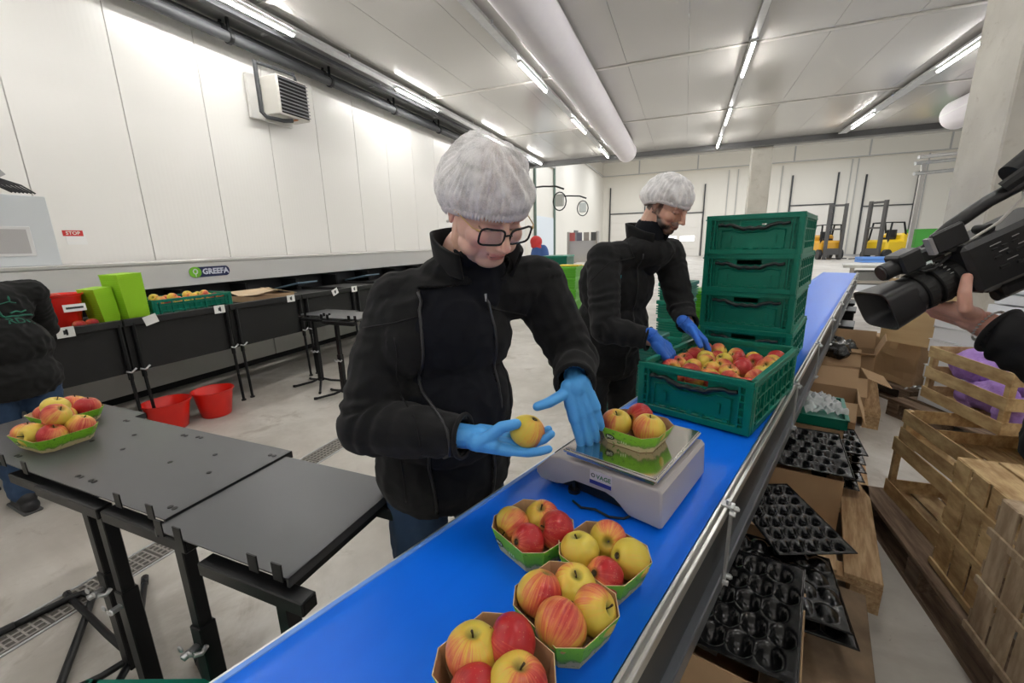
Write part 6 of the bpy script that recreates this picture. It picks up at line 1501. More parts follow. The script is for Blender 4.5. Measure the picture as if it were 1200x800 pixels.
    # top handle
    hd = part('top_handle', lambda b: (b.tube([(0.005, 0, 0.082), (-0.02, 0, 0.096), (-0.06, 0, 0.112), (-0.14, 0, 0.128), (-0.24, 0, 0.135), (-0.30, 0, 0.130)], [0.016, 0.017, 0.015, 0.0145, 0.016, 0.020], seg=12), b.tube([(-0.24, 0, 0.13), (-0.26, 0, 0.09), (-0.27, 0, 0.05)], [0.018, 0.016, 0.02], seg=10), b.tube([(-0.04, 0, 0.105), (-0.05, 0, 0.08), (-0.065, 0, 0.055)], [0.016, 0.013, 0.016], seg=10)), B1, smooth='all')
    part('handle_head', lambda b: (b.box((0.017, 0.0, 0.080), (0.080, 0.050, 0.032), bevel=0.006, rot=Matrix.Rotation(R(-4), 4, 'Y')), b.box((-0.020, 0.036, 0.100), (0.07, 0.012, 0.050), bevel=0.004)), B1)
    part('display_panel', lambda b: b.box((0.020, 0.036, 0.1), (0.008, 0.018, 0.04)), mat('screen_grey', (0.25, 0.24, 0.25), 0.2))
    mic = part('microphone', lambda b: (b.cyl((0.03, -0.002, 0.078), (0.108, -0.002, 0.078), 0.0205, seg=20), b.cyl((0.106, -0.002, 0.078), (0.113, -0.002, 0.078), 0.0185, seg=20), b.box((0.055, -0.002, 0.082), (0.05, 0.056, 0.05), bevel=0.005)), B1, smooth=35)
    part('microphone_cable', lambda b: b.tube([(0.05, 0.02, 0.06), (0.045, 0.03, 0.050), (0.03, 0.034, 0.048), (0.0, 0.03, 0.055), (-0.03, 0.02, 0.06)], 0.003, seg=6), BLACKP, smooth='all')
    part('pale_cable', lambda b: b.tube([(-0.01, 0.02, 0.062), (-0.06, 0.035, 0.075), (-0.12, 0.035, 0.085), (-0.18, 0.03, 0.11), (-0.20, 0.015, 0.12)], 0.003, seg=6), mat('cable_grey', (0.45, 0.43, 0.40), 0.5), smooth='all')
    part('eyepiece', lambda b: (b.cyl((-0.20, 0.0, 0.16), (-0.32, 0.0, 0.19), 0.026, 0.032, seg=20), b.tube([(-0.17, 0.01, 0.145), (-0.2, 0.03, 0.16), (-0.25, 0.03, 0.16)], 0.014, seg=8)), B2, smooth=40)
    [part('knob', lambda b, x=x, z=z: b.cyl((x, 0.0, z), (x, 0.035, z), 0.010, seg=14), B1, smooth=40) for x, z in ((-0.02, 0.075), (-0.10, 0.08))]
camcorder()
for o_ in list(bpy.data.objects):
    if o_.name.split('.')[0] in ('bolt_holes', 'buttons', 'printed_marks', 'ring_markings') and o_.parent is not None: o_['kind'] = 'stuff'
# ================================================================ RIGHT OF THE CONVEYOR
WOODL = mat('new_pallet_wood', (0.36, 0.215, 0.10), 0.75, noise=(7, 1.0, (0.60, 0.42, 0.24)), stretch=(7, 0.7, 7), tint=0.12, bump=(50, 0.15, 0.002))
WOODD = mat('weathered_pallet_wood', (0.11, 0.068, 0.042), 0.85, noise=(7, 1.0, (0.24, 0.165, 0.11)), stretch=(7, 0.7, 7), tint=0.15, bump=(50, 0.25, 0.002))
CRATEW = mat('crate_wood', (0.34, 0.205, 0.085), 0.75, noise=(9, 1.0, (0.60, 0.43, 0.22)), stretch=(3, 0.8, 2.2), tint=0.10, bump=(70, 0.15, 0.0015))
CRATEG = mat('greyed_crate_wood', (0.30, 0.21, 0.13), 0.8, noise=(9, 1.0, (0.50, 0.38, 0.26)), stretch=(3, 3, 0.7), tint=0.10, bump=(70, 0.2, 0.0015))
PLYW = mat('stained_plywood', (0.15, 0.10, 0.06), 0.8, noise=(7, 0.8, (0.26, 0.18, 0.11)), bump=(60, 0.15, 0.0015))
BLKT = mat('tray_black', (0.007, 0.007, 0.0075), 0.24, spec=0.5, bump=(120, 0.10, 0.0008))
def pallet(label, loc, rz, L=1.2, w=0.8, m=None, group='wooden pallets on the floor', nb=5, h=0.144):
    m = m or WOODL; t = thing('pallet', label, 'pallet', loc, rz, group); bw = 0.125 if nb == 5 else 0.10; r_ = random.Random(int(L*100+loc[0]*50))
    for k in range(nb):
        x = -w/2+bw/2+(w-bw)*k/(nb-1); b = MB(); b.box((x, 0, h-0.011), (bw, L+r_.uniform(-.01, .01), 0.022), bevel=0.002); mk('top_board', b, m, t)
    for k in range(3):
        y = (-L/2+0.05)+(L-0.1)*k/2; b = MB(); b.box((0, y, h-0.033), (w, 0.10, 0.020)); mk('cross_board', b, m, t)
        for i in range(3):
            b = MB(); b.box((-w/2+0.05+(w-0.1)*i/2, y, 0.022+0.039), (0.10, 0.10, 0.078), bevel=0.002); mk('block', b, m, t)
    for i in range(3): b = MB(); b.box((-w/2+0.05+(w-0.1)*i/2, 0, 0.011), (0.10, L, 0.022)); mk('bottom_board', b, m, t)
    return t
pallet('light new wooden pallet under the cardboard boxes beside the conveyor', (0.62, 2.50, 0), R(-14.5), 1.2, 0.72)
pallet('light wooden pallet farther along the conveyor under small boxes', (1.38, 4.55, 0), R(-17), 1.2, 0.62)
pallet('weathered dark wooden pallet carrying the fruit crates at right', (1.42, 2.06, 0), R(1), 1.2, 0.84, WOODD)
pallet('rough wooden pallet under the wrapped cardboard box in the middle distance', (2.06, 5.18, 0), R(24), 1.1, 0.8, WOODD)
pallet('rough wooden pallet below the stack of white cartons', (2.22, 4.10, 0), R(24), 0.8, 0.8, WOODD)
t = thing('plywood_board', 'stained brown plywood board lying by the black fruit trays, at the bottom of the frame', 'board', (0.52, 1.50, 0), R(-14))
b = MB(); b.box((0, 0, 0.126), (0.30, 0.62, 0.015), bevel=0.002); mk('board', b, PLYW, t)
for k in range(3): b = MB(); b.box((0, -0.25+0.25*k, 0.059), (0.26, 0.09, 0.118)); mk('bearer', b, WOODD, t)
# cardboard boxes
def cbox(label, loc, rz, w, l, h, flaps=(1, 1, 1, 1), open_=True, fa=(200, 200, 200, 200), group='open cardboard boxes under the conveyor'):
    t = thing('cardboard_box', label, 'box', loc, rz, group); th = 0.005
    for nm, c, d in (('wall', (-w/2, 0, h/2), (th, l, h)), ('wall', (w/2, 0, h/2), (th, l, h)), ('wall', (0, -l/2, h/2), (w, th, h)), ('wall', (0, l/2, h/2), (w, th, h)), ('bottom', (0, 0, th/2), (w, l, th))):
        b = MB(); b.box(c, d); mk(nm, b, CARD, t)
    for i, (px_, py_, ax_) in enumerate(((-w/2, 0, 1), (w/2, 0, 1), (0, -l/2, 0), (0, l/2, 0))):
        if not flaps[i]: continue
        fl = min(w, l)*0.45; b = MB(); a = R(fa[i]-180)
        if ax_:
            s_ = -1 if px_ < 0 else 1; b.box((s_*fl/2, 0, 0), (fl, l-0.01, th)); M_ = Matrix.Translation((px_, 0, h)) @ Matrix.Rotation(s_*a, 4, 'Y')
        else:
            s_ = -1 if py_ < 0 else 1; b.box((0, s_*fl/2, 0), (w-0.01, fl, th)); M_ = Matrix.Translation((0, py_, h)) @ Matrix.Rotation(-s_*a, 4, 'X')
        for v in b.bm.verts: v.co = M_ @ v.co
        mk('flap', b, CARD, t)
    return t
def tray(label, M_, nx=4, ny=5, w=0.33, l=0.46, cup=0.036, inv=False, group='black moulded fruit trays'):
    """moulded sheet with staggered cups, one continuous surface"""
    t = thing('fruit_tray', label, 'tray', M_.to_translation(), 0, group)
    t.rotation_euler = M_.to_euler()
    px_ = w/(nx+0.5); py_ = l/(ny+0.3); C_ = []
    for j in range(ny):
        for i in range(nx):
            C_.append((-w/2+px_*(i+0.55+(0.35 if j % 2 else 0)), -l/2+py_*(j+0.65)))
    def z(x, y):
        d = min(math.hypot((x-a)/(px_*0.5), (y-b_)/(py_*0.5)) for a, b_ in C_)
        k = max(0, 1-d**2.6)
        v = -cup*k if not inv else cup*k
        if k > 0.35: v += (0.004 if not inv else -0.004)*abs(math.sin(10*math.atan2(y, x)))*0.3
        return v+0.0016*noise.noise(Vector((x*40, y*40, 0)))
    b = MB(); b.grid(lambda u_, v_: (-w/2+w*u_, -l/2+l*v_, z(-w/2+w*u_, -l/2+l*v_)), 50, 66)
    for i in range(50): pass
    o = mk('moulded_sheet', b, BLKT, t, smooth='all'); s = o.modifiers.new('s', 'SOLIDIFY'); s.thickness = 0.002
    b = MB(); b.tube([(-w/2, -l/2, 0), (w/2, -l/2, 0), (w/2, l/2, 0), (-w/2, l/2, 0)], 0.003, seg=5, closed=True); mk('rim', b, BLKT, t)
    return t
def TM(x, y, z, rz, rx=0, ry=0): return Matrix.Translation((x, y, z)) @ Matrix.Rotation(R(rz), 4, 'Z') @ Matrix.Rotation(R(rx), 4, 'X') @ Matrix.Rotation(R(ry), 4, 'Y')
cbox('open cardboard box holding the nearest black fruit tray, at the bottom of the frame', (0.235, 1.32, 0.0), R(-14), 0.36, 0.46, 0.30, flaps=(0, 0, 0, 0))
tray('nearest black moulded tray with large apple cups, in the cardboard box at the bottom', TM(0.245, 1.335, 0.345, -14, 3, -4))
tray('crumpled upturned black fruit tray right behind the nearest one', TM(0.40, 1.56, 0.30, -4, 2, 5), inv=True, w=0.36, l=0.34, nx=5, ny=4, cup=0.018)
tray('lower black fruit tray whose edge shows under the upturned tray', TM(0.41, 1.53, 0.265, -4, 0, 3), w=0.36, l=0.34, nx=5, ny=4, cup=0.02)
cbox('brown cardboard box under the middle black fruit trays', (0.32, 1.72, 0.0), R(-10), 0.40, 0.42, 0.24, flaps=(0, 0, 0, 0))
tray('black fruit tray with many small cups, turned askew with its corner pointing right', TM(0.455, 1.84, 0.365, 24, 6, 2), nx=5, ny=6, w=0.30, l=0.40, cup=0.028)
cbox('cardboard box with a plain brown front behind the askew black fruit tray', (0.60, 2.40, 0.146), R(-10), 0.36, 0.50, 0.27, flaps=(0, 0, 0, 0))
tray('black fruit tray on top of the brown-fronted box', TM(0.62, 2.36, 0.455, -8, 2, 0), nx=5, ny=6, w=0.36, l=0.46, cup=0.024)
for k in range(5): tray('black fruit tray in the short stack beside the box, %s from the bottom' % ['first', 'second', 'third', 'fourth', 'fifth'][k], TM(0.86+0.006*(k % 2), 2.66, 0.20+0.050*k, -10+3*(k % 3), 0, 2), nx=4, ny=4, w=0.20, l=0.34, cup=0.022)
# crumpled clear film on a green tray
t = thing('plastic_film', 'crumpled clear plastic film lying in a green tray under the conveyor rail', 'film', (0.78, 2.92, 0.49))
FILM = mat('clear_film', (0.80, 0.82, 0.84), 0.12, alpha=0.55, spec=0.8)
b = MB(); rf = random.Random(3)
b.grid(lambda u_, v_: (-0.15+0.30*u_+0.02*noise.noise(Vector((u_*9, v_*9, 3))), -0.14+0.28*v_, 0.06*math.sin(PI*u_)*math.sin(PI*v_)+0.055*abs(noise.noise(Vector((u_*6, v_*6, 0))))+0.018*noise.noise(Vector((u_*17, v_*17, 5)))), 44, 44)
mk('film_sheet', b, FILM, t, smooth='all')
t = thing('green_tray', 'low dark green tray holding crumpled clear film under the conveyor rail', 'tray', (0.78, 2.92, 0.436), R(-12))
b = MB(); b.box((0, 0, 0.004), (0.34, 0.40, 0.008)); mk('base', b, GREEN, t)
for x_, y_, dx_, dy_ in ((0.167, 0, 0.006, 0.40), (-0.167, 0, 0.006, 0.40), (0, 0.197, 0.34, 0.006), (0, -0.197, 0.34, 0.006)):
    b = MB(); b.box((x_, y_, 0.03), (dx_, dy_, 0.06)); b.box((x_, y_, 0.058), (dx_+0.012, dy_+0.012, 0.006)); mk('wall', b, GREEN, t)
cbox('tall cardboard box supporting the green tray with clear film', (0.78, 2.90, 0.146), R(-12), 0.30, 0.36, 0.285, flaps=(0, 0, 0, 0))
cbox('open cardboard box with raised flaps behind the clear film', (1.00, 3.42, 0.146), R(-16), 0.34, 0.36, 0.28, fa=(200, 250, 215, 130))
cbox('open cardboard box with an outspread flap, second behind the clear film', (1.20, 3.95, 0.146), R(-10), 0.34, 0.34, 0.30, fa=(190, 200, 230, 120))
cbox('tall cardboard box with upright flaps farther along the conveyor', (1.42, 4.45, 0.146), R(-18), 0.34, 0.36, 0.36, fa=(120, 110, 160, 100))
t = thing('black_bag', 'bunched black plastic film in a box farther along under the conveyor', 'bag', (1.25, 4.30, 0.49))
m_ = blob([('e', Vector((1.25+0.08*math.cos(k*1.3), 4.28+0.10*math.sin(k*1.9), 0.56+0.02*math.sin(k)), ), (0.09, 0.11, 0.07)) for k in range(7)], 0.012, 1); wrinkle(m_, lambda c: 0.018*noise.noise(c*18)+0.008*noise.noise(c*45)); put('film', m_, BLKT, t)
for k, (x, y, z0, h_) in enumerate(((1.60, 5.55, 0, 0.55), (1.85, 6.35, 0, 0.6), (2.05, 7.05, 0, 0.6))):
    t = thing('black_crate', 'black plastic crate standing under the conveyor, %s along' % ['first', 'second', 'third'][k], 'crate', (x, y, z0), R(-18), 'black crates farther along under the conveyor')
    b = MB(); b.box((0, 0, h_/2), (0.3, 0.4, h_), bevel=0.01); mk('shell', b, BLACKM, t); b = MB(); b.box((0, 0, h_), (0.33, 0.43, 0.03), bevel=0.006); mk('rim', b, BLACKM, t)
# wooden fruit crates
def slat_crate(label, loc, rz, w, l, h, n, m, group='wooden slatted fruit crates at right', rx=0, gap=0.45, sh=None):
    t = thing('fruit_crate', label, 'crate', loc, rz, group); r_ = random.Random(int(h*1000+loc[1]*77))
    sh = sh or h/n*(1-gap*0.6)
    for sx in (-1, 1):
        for sy in (-1, 1): b = MB(); b.box((sx*(w/2-0.02), sy*(l/2-0.02), h/2), (0.025, 0.025, h)); mk('corner_post', b, m, t)
    for k in range(n):
        z = sh/2+(h-sh)*k/max(1, n-1)
        for s in (-1, 1):
            b = MB(); b.box((s*(w/2-0.004), 0, z), (0.006, l+r_.uniform(-.004, .004), sh), bevel=0.001); mk('slat', b, m, t)
            b = MB(); b.box((0, s*(l/2-0.004), z), (w-0.012, 0.006, sh), bevel=0.001); mk('slat', b, m, t)
    nb_ = 4
    for k in range(nb_): b = MB(); b.box((-w/2+w*(k+0.5)/nb_, 0, 0.004), (w/nb_-0.012, l-0.01, 0.006)); mk('bottom_slat', b, m, t)
    return t
# crates standing on end, wide boards towards the aisle
def end_crate(label, y0, y1, x0, z0, z1, m, dx=0.36):
    t = thing('fruit_crate', label, 'crate', (x0, (y0+y1)/2, z0), 0, 'wooden slatted fruit crates at right'); L_ = y1-y0; h = z1-z0
    for k in range(3):
        b = MB(); b.box((0.004, -L_/2+L_*(k+0.5)/3, h/2), (0.007, L_/3-0.018, h-0.004), bevel=0.001); mk('board', b, m, t)
    for z in (0.02, h*0.40, h*0.76):
        b = MB(); b.box((-0.005, 0, z), (0.009, L_+0.004, 0.026), bevel=0.001); mk('batten', b, m, t)
    for k in range(3):
        b = MB(); b.box((dx*(k+0.5)/3, 0, h-0.005), (dx/3-0.010, L_, 0.010), bevel=0.001); mk('top_board', b, m, t)
    for z in (0.06, h*0.5, h*0.9):
        for s in (-1, 1): b = MB(); b.box((dx/2, s*(L_/2-0.004), z), (dx, 0.007, 0.05)); mk('slat', b, m, t)
    for sx in (0.02, dx-0.02):
        for s in (-1, 1): b = MB(); b.box((sx, s*(L_/2-0.02), h/2), (0.025, 0.025, h-0.012)); mk('corner_post', b, m, t)
    for k in range(2): b = MB(); b.box((0.006, -L_/2+L_*(k+1)/3, h-0.10), (0.003, 0.02, 0.012)); mk('brace', b, m, t)
    return t
end_crate('upright wooden crate with three wide boards facing the aisle, on the dark pallet', 1.725, 2.04, 1.045, 0.146, 0.64, CRATEW)
end_crate('pale greyish wooden crate nearest the camera, cut by the right frame edge', 1.42, 1.70, 1.00, 0.146, 0.66, CRATEG)
slat_crate('lower open wooden crate with thin bowed slats behind the upright one', (1.33, 2.36, 0.146), R(3), 0.46, 0.56, 0.32, 2, CRATEW, gap=0.9)
slat_crate('shallow wooden crate resting on the bowed one under the operator\'s jacket', (1.36, 2.30, 0.47), R(4), 0.50, 0.62, 0.16, 2, CRATEW, gap=0.3)
pc_ = slat_crate('wooden crate with purple wrapped produce showing between its slats', (1.50, 2.62, 0.635), R(8), 0.44, 0.50, 0.28, 3, CRATEW, gap=0.62)
PURP = mat('purple_paper', (0.36, 0.20, 0.60), 0.75, noise=(10, 0.6, (0.48, 0.30, 0.72)), bump=(35, 0.8, 0.01))
for k, (x, y, z, r_) in enumerate(((1.40, 2.76, 0.84, 0.085), (1.40, 2.58, 0.74, 0.08), (1.50, 2.45, 0.73, 0.085), (1.42, 2.72, 0.70, 0.08), (1.58, 2.70, 0.80, 0.09), (1.41, 2.45, 0.70, 0.07))):
    lab = ['purple paper bundle standing highest above the slatted crate', 'purple bundle in the middle of the slatted crate', 'purple bundle at the near end of the slatted crate', 'purple bundle low at the far end of the slatted crate', 'purple bundle at the back of the slatted crate', 'small purple bundle low at the near end of the slatted crate'][k]
    t = thing('paper_bundle', lab, 'bundle', (x, y, z-r_), 0, 'purple bundles in the wooden crate')
    m_ = blob([('e', Vector((x, y, z)), (r_, r_*1.1, r_*0.95))], 0.010, 0); wrinkle(m_, lambda c: 0.02*noise.noise(c*16)+0.008*noise.noise(c*40)); put('paper', m_, PURP, t)
t = thing('wooden_board', 'pale loose crate board standing behind the purple bundles', 'board', (1.70, 2.62, 0.64), R(8)); b = MB(); b.box((0, 0, 0.15), (0.012, 0.46, 0.30), bevel=0.001); mk('board', b, CRATEW, t)
# cardboard, board and white trays in the middle distance
t = thing('chipboard_sheet', 'large yellowish chipboard sheet leaning below the video camera', 'board', (1.88, 4.55, 0.60), R(-50))
b = MB(); b.box((0, 0, 0.24), (0.50, 0.018, 0.56), bevel=0.002); mk('sheet', b, mat('chipboard', (0.44, 0.30, 0.15), 0.75, noise=(3, 0.6, (0.52, 0.37, 0.20)), stretch=(1, 1, 5)), t)
cw_ = thing('cardboard_box', 'crushed cardboard box wrapped in clear film on the rough pallet', 'box', (2.06, 4.95, 0.146), R(24), 'cardboard boxes in the middle distance')
b = MB(); b.box((0, 0, 0.20), (0.50, 0.56, 0.40), bevel=0.01)
bmesh.ops.subdivide_edges(b.bm, edges=b.bm.edges[:], cuts=5, use_grid_fill=True)
for v in b.bm.verts: v.co += Vector((noise.noise(v.co*6), noise.noise(v.co*6+Vector((9, 0, 0))), noise.noise(v.co*5+Vector((0, 9, 0)))))*0.03
mk('carton', b, CARD, cw_)
b = MB(); b.grid(lambda u_, v_: (-0.33+0.66*u_, -0.38+0.10*v_-0.02, 0.02+0.03*noise.noise(Vector((u_*12, v_*5, 0)))+0.05*(1-v_)), 30, 8); mk('wrap_film', b, FILM, cw_)
wt = None
for k in range(7):
    x, y = 2.10, 4.22; z = 0.147+0.106*k; a = R(24+(-6, 4, -3, 6, -5, 2, 5)[k])
    if wt is None:
        wt = thing('white_carton', 'white carton, lowest in the stack right of the cardboard box', 'carton', (x, y, z), a, 'stack of white cartons')
        b = MB(); b.box((0, 0, 0.05), (0.36, 0.30, 0.10), bevel=0.003); mk('box', b, mat('white_card', (0.66, 0.67, 0.70), 0.6), wt)
        b = MB(); b.box((0, 0, 0.102), (0.37, 0.31, 0.005)); mk('lid', b, mat('white_card', (0, 0, 0)), wt)
    else: dup(wt, (x+0.01*(k % 2), y, z), a, 'white carton, %s up in the stack right of the cardboard box' % ['', 'second', 'third', 'fourth', 'fifth', 'sixth', 'topmost'][k])
t = thing('white_board_stack', 'white corrugated sheets stacked behind the video camera and the hand', 'carton', (2.52, 4.22, 0.147), R(20))
for k in range(6): b = MB(); b.box((0.02*(k % 2), 0.015*((k*2) % 3), 0.60+0.085*k), (0.48, 0.46, 0.075), bevel=0.006, rot=R((-4, 3, -2, 5, 0, -3)[k])); mk('sheet_bundle', b, mat('white_plastic_sheet', (0.68, 0.70, 0.74), 0.4), t)
b = MB(); b.box((0, 0, 0.29), (0.44, 0.42, 0.56), bevel=0.01); mk('base_box', b, mat('dark_brown_box', (0.05, 0.04, 0.035), 0.7), t)
# steel pole stand and trolley
t = thing('steel_stand', 'thin black steel stand leg beyond the pallets near the video camera', 'stand', (2.55, 6.9, 0))
b = MB(); b.cyl((0.05, 0.2, 0.0), (0.32, 1.0, 1.02), 0.018, seg=8); b.cyl((0.12, 0.4, 0.25), (0.42, 0.35, 0.25), 0.012, seg=8); b.cyl((0.42, 0.35, 0.0), (0.55, 1.0, 1.02), 0.018, seg=8); mk('frame', b, BLACKM, t)
t = thing('trolley', 'beige steel trolley on castors at the far end of the conveyor', 'trolley', (3.35, 9.9, 0), R(-15))
BEI = mat('beige_steel', (0.48, 0.44, 0.38), 0.5)
b = MB(); b.box((0, 0, 0.93), (1.0, 0.7, 0.05)); mk('top', b, mat('white_table', (0.70, 0.69, 0.64), 0.4), t)
for x, y in ((-0.35, -0.3), (0.35, -0.3), (-0.35, 0.3), (0.35, 0.3)):
    b = MB(); b.box((x, y, 0.52), (0.05, 0.05, 0.80)); lg = mk('leg', b, BEI, t)
    b = MB(); b.cyl((x-0.015, y, 0.06), (x+0.015, y, 0.06), 0.06, seg=12); mk('castor', b, BLACKP, lg, smooth=40)
for z in (0.3, 0.65): b = MB(); b.box((0, -0.3, z), (0.7, 0.04, 0.05)); b.box((0, 0.3, z), (0.7, 0.04, 0.05)); mk('rail', b, BEI, t)
b = MB(); b.box((-0.1, -0.1, 0.72), (0.45, 0.35, 0.25), bevel=0.03); mk('motor_box', b, mat('motor_grey', (0.25, 0.25, 0.24), 0.5), t)
# ================================================================ FAR HALL
LIMEC = mat('lime_plastic', (0.10, 0.42, 0.015), 0.45)
def bin_crate(label, loc, rz, w, l, h, m, group, nr=4):
    t = thing('plastic_crate', label, 'crate', loc, rz, group)
    b = MB(); b.box((0, 0, h/2), (w-0.03, l-0.03, h), bevel=0.006); mk('shell', b, m, t)
    b = MB(); b.box((0, 0, h-0.02), (w, l, 0.04), bevel=0.006); mk('rim', b, m, t)
    for k in range(nr):
        b = MB(); z = 0.03+(h-0.08)*(k+0.5)/nr; b.box((0, 0, z), (w-0.006, l-0.006, 0.012)); mk('rib', b, m, t)
    return t
def crate_pile(n, x, y, rz, w, l, h, m, lab, group):
    p = None; words_ = ['lowest', 'second', 'third', 'fourth', 'fifth', 'sixth', 'seventh', 'eighth']
    for k in range(n):
        lb_ = '%s crate of %s' % ('topmost' if k == n-1 else words_[k], lab)
        if p is None: p = bin_crate(lb_, (x, y, 0), rz, w, l, h, m, group)
        else: dup(p, (x+0.01*(k % 2), y, k*(h+0.003)), rz, lb_)
crate_pile(6, -1.87, 7.1, R(2), 0.46, 0.60, 0.18, LIMEC, 'the bright green pile between the two workers', 'bright green crates between the workers')
crate_pile(6, -2.32, 8.2, R(2), 0.5, 0.7, 0.205, GREEN, 'the dark green pile behind the bright green one', 'dark green crates behind the bright green ones')
b = thing('yellow_strapping', 'yellow straps lying on top of the bright green pile', 'strap', (-1.80, 7.1, 1.098))
q = MB(); q.box((0, 0, 0.012), (0.36, 0.3, 0.02), bevel=0.005); mk('strap', q, mat('warning_yellow', (0.75, 0.55, 0.02), 0.5), b)
crate_pile(6, -0.04, 4.62, R(-18), 0.28, 0.4, 0.178, GREEN, 'the dark green pile behind the man and left of the tall stack', 'dark green crates behind the man')
crate_pile(5, 0.24, 5.25, R(-18), 0.26, 0.4, 0.185, LIMEC, 'the lime green pile just left of the tall crate stack', 'lime green crates left of the stack')
crate_pile(4, -0.33, 3.55, R(-18), 0.42, 0.34, 0.185, mat('teal_plastic', (0.0, 0.13, 0.10), 0.45), 'the teal pile behind the bearded man\'s arm', 'teal crates behind the man')
# forklifts
YEL = mat('forklift_yellow', (0.80, 0.52, 0.01), 0.4); MAST = mat('mast_dark', (0.07, 0.065, 0.06), 0.5)
def forklift(label, x, y, rz, body, h=3.3):
    t = thing('forklift', label, 'forklift', (x, y, 0), R(rz), 'forklifts in the far hall')
    b = MB(); b.box((0, 0.3, 0.75), (1.25, 1.5, 0.85), bevel=0.12); mk('chassis', b, body, t)
    b = MB(); b.box((0, 0.95, 1.0), (1.2, 0.55, 1.1), bevel=0.12); mk('counterweight', b, body, t)
    for s in (-1, 1):
        b = MB(); b.box((s*0.42, -0.75, h/2), (0.16, 0.16, h)); mk('mast', b, MAST, t)
        b = MB(); b.cyl((s*0.5, -0.35, 0.32), (s*0.68, -0.35, 0.32), 0.32, seg=18); mk('wheel', b, BLACKP, t, smooth=40)
        b = MB(); b.cyl((s*0.48, 0.95, 0.28), (s*0.66, 0.95, 0.28), 0.28, seg=18); mk('wheel', b, BLACKP, t, smooth=40)
        b = MB(); b.tube([(s*0.55, -0.35, 1.0), (s*0.52, -0.2, 2.15), (s*0.52, 0.7, 2.15), (s*0.55, 0.95, 1.4)], 0.05, seg=6); mk('roof_post', b, BLACKM, t)
        b = MB(); b.box((s*0.25, -1.4, 0.12), (0.12, 1.1, 0.05)); mk('fork', b, BLACKM, t)
    b = MB()
    for k in range(6): b.box((0, -0.1+0.16*k, 2.17), (1.05, 0.05, 0.04))
    mk('roof_guard', b, BLACKM, t)
    for z_, d_ in ((0.5, 0.4), (h-0.1, 0.12), (h*0.55, 0.1)): b = MB(); b.box((0, -0.75, z_), (0.9, 0.1, d_)); mk('mast_crossbar', b, MAST, t)
    b = MB(); b.box((0, 0.35, 1.25), (0.55, 0.5, 0.12)); b.box((0, 0.6, 1.5), (0.5, 0.12, 0.5)); mk('seat', b, BLACKP, t)
    return t
forklift('far forklift with orange lower body and tall dark mast, left one', 8.6, 33.5, 8, mat('forklift_orange', (0.72, 0.36, 0.02), 0.45), 3.4)
forklift('yellow forklift with tall dark mast in front of the right loading door, right one', 10.9, 32.0, -55, YEL, 3.4)
bin_crate('green waste container beside the yellow forklift', (13.6, 33.5, 0), R(6), 1.9, 1.2, 1.75, mat('container_green', (0.05, 0.30, 0.03), 0.5), 'containers in the far hall')
t = thing('pallet_stack', 'low blue pallets on the floor in front of the yellow forklift', 'pallet', (10.3, 29.5, 0), R(4))
for k in range(2): b = MB(); b.box((0, 0, 0.07+0.15*k), (2.4, 1.0, 0.13)); mk('pallet', b, mat('pallet_blue', (0.10, 0.25, 0.62), 0.5), t)
# dock equipment along the far left wall
for k, (y, l) in enumerate(((21.5, 'dock light on a swing arm at the far left wall, nearer one'), (26.5, 'dock light on a swing arm at the far left wall, farther one'))):
    t = thing('dock_light', l, 'light', (XL2+0.05, y, 3.95), 0, 'dock lights at the far left wall')
    b = MB(); b.tube([(0, 0, 0.3), (0.7, -0.6, 0.25), (1.5, -1.0, 0.15), (1.9, -1.1, 0.0)], 0.045, seg=6); mk('arm', b, BLACKM, t, smooth='all')
    b = MB(); b.tube([(1.7+0.32*math.cos(a), -1.1, -0.55+0.42*math.sin(a)) for a in [2*PI*i/16 for i in range(16)]], 0.03, seg=6, closed=True); mk('guard_loop', b, BLACKM, t, smooth='all')
    b = MB(); b.box((1.7, -1.1, -0.5), (0.42, 0.14, 0.55), bevel=0.05); mk('lamp_head', b, mat('lamp_grey', (0.50, 0.52, 0.50), 0.5), t)
t = thing('standing_machine', 'red and blue machine standing in the far hall behind the woman', 'machine', (-6.35, 19.6, 0))
m_ = blob([('e', Vector((-6.55, 19.6, 0.75)), (0.38, 0.3, 0.75)), ('e', Vector((-6.25, 19.6, 0.85)), (0.25, 0.25, 0.55))], 0.05, 1); put('blue_cover', m_, mat('cover_blue', (0.04, 0.10, 0.30), 0.7), t)
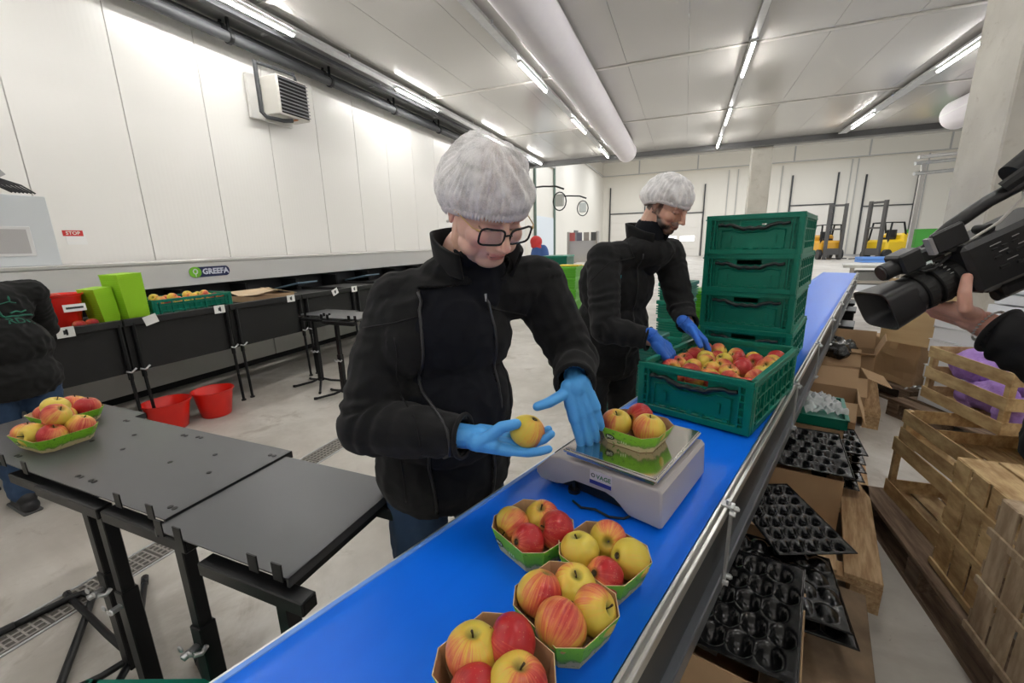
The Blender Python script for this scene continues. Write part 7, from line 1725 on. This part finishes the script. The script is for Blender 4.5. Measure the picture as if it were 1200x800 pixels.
m_ = blob([('e', Vector((-6.62, 19.55, 1.55)), (0.30, 0.25, 0.28)), ('c', Vector((-6.75, 19.5, 1.35)), Vector((-6.4, 19.5, 1.25)), 0.12, 0.10)], 0.05, 1); put('red_cover', m_, mat('cover_red', (0.55, 0.03, 0.03), 0.6), t)
t = thing('notice_board', 'shelf rack with pinned sheets against the far left side of the hall', 'rack', (-4.9, 22.0, 0))
for s in (-1, 1): b = MB(); b.box((s*0.75, 0, 1.0), (0.08, 0.4, 2.0)); mk('upright', b, mat('rack_grey', (0.40, 0.38, 0.36), 0.5), t)
b = MB(); b.box((0, 0.05, 1.0), (1.45, 0.1, 1.1)); mk('panel', b, mat('rack_panel', (0.50, 0.50, 0.52), 0.5), t)
for k in range(4): b = MB(); b.box((-0.55+0.37*k, -0.05, 1.75), (0.28, 0.03, 0.42)); mk('sheet', b, [mat('sheet_a', (0.5, 0.12, 0.12), 0.6), mat('sheet_b', (0.15, 0.15, 0.2), 0.6), mat('sheet_c', (0.35, 0.32, 0.30), 0.6), mat('sheet_d', (0.12, 0.12, 0.12), 0.6)][k], t)
b = MB(); b.box((0, -0.1, 0.25), (1.6, 0.5, 0.10)); mk('base', b, mat('warning_yellow', (0, 0, 0)), t)
# conduit bridge by the right column
t = thing('pipe_bridge', 'grey steel pipe bridge reaching out from behind the concrete column', 'pipe', (6.6, 14.0, 3.0))
for k, (z, dy) in enumerate(((0.42, 0.0), (0.30, 0.15), (0.05, 0.1))):
    b = MB(); b.cyl((-1.4, dy, z-0.10), (1.9, dy+1.0, z+0.12), 0.045, seg=8); mk('tube', b, GALV if k else mat('bright_galv', (0.7, 0.7, 0.7), 0.35, 0.6), t, smooth=40)
b = MB(); b.box((0.6, 0.3, -0.35), (0.42, 0.35, 0.55), bevel=0.03); mk('junction_box', b, mat('box_beige', (0.50, 0.48, 0.42), 0.5), t)
b = MB(); b.tube([(0.9, 0.3, 0.0), (1.1, 0.3, -0.5), (0.8, 0.3, -0.85), (0.6, 0.3, -0.7)], 0.03, seg=6); mk('bent_pipe', b, JOINT, t)
for x_ in (-1.2, 1.35): b = MB(); b.box((x_, 0.2, -1.35), (0.08, 0.08, 3.1)); mk('down_pipe', b, JOINT, t)
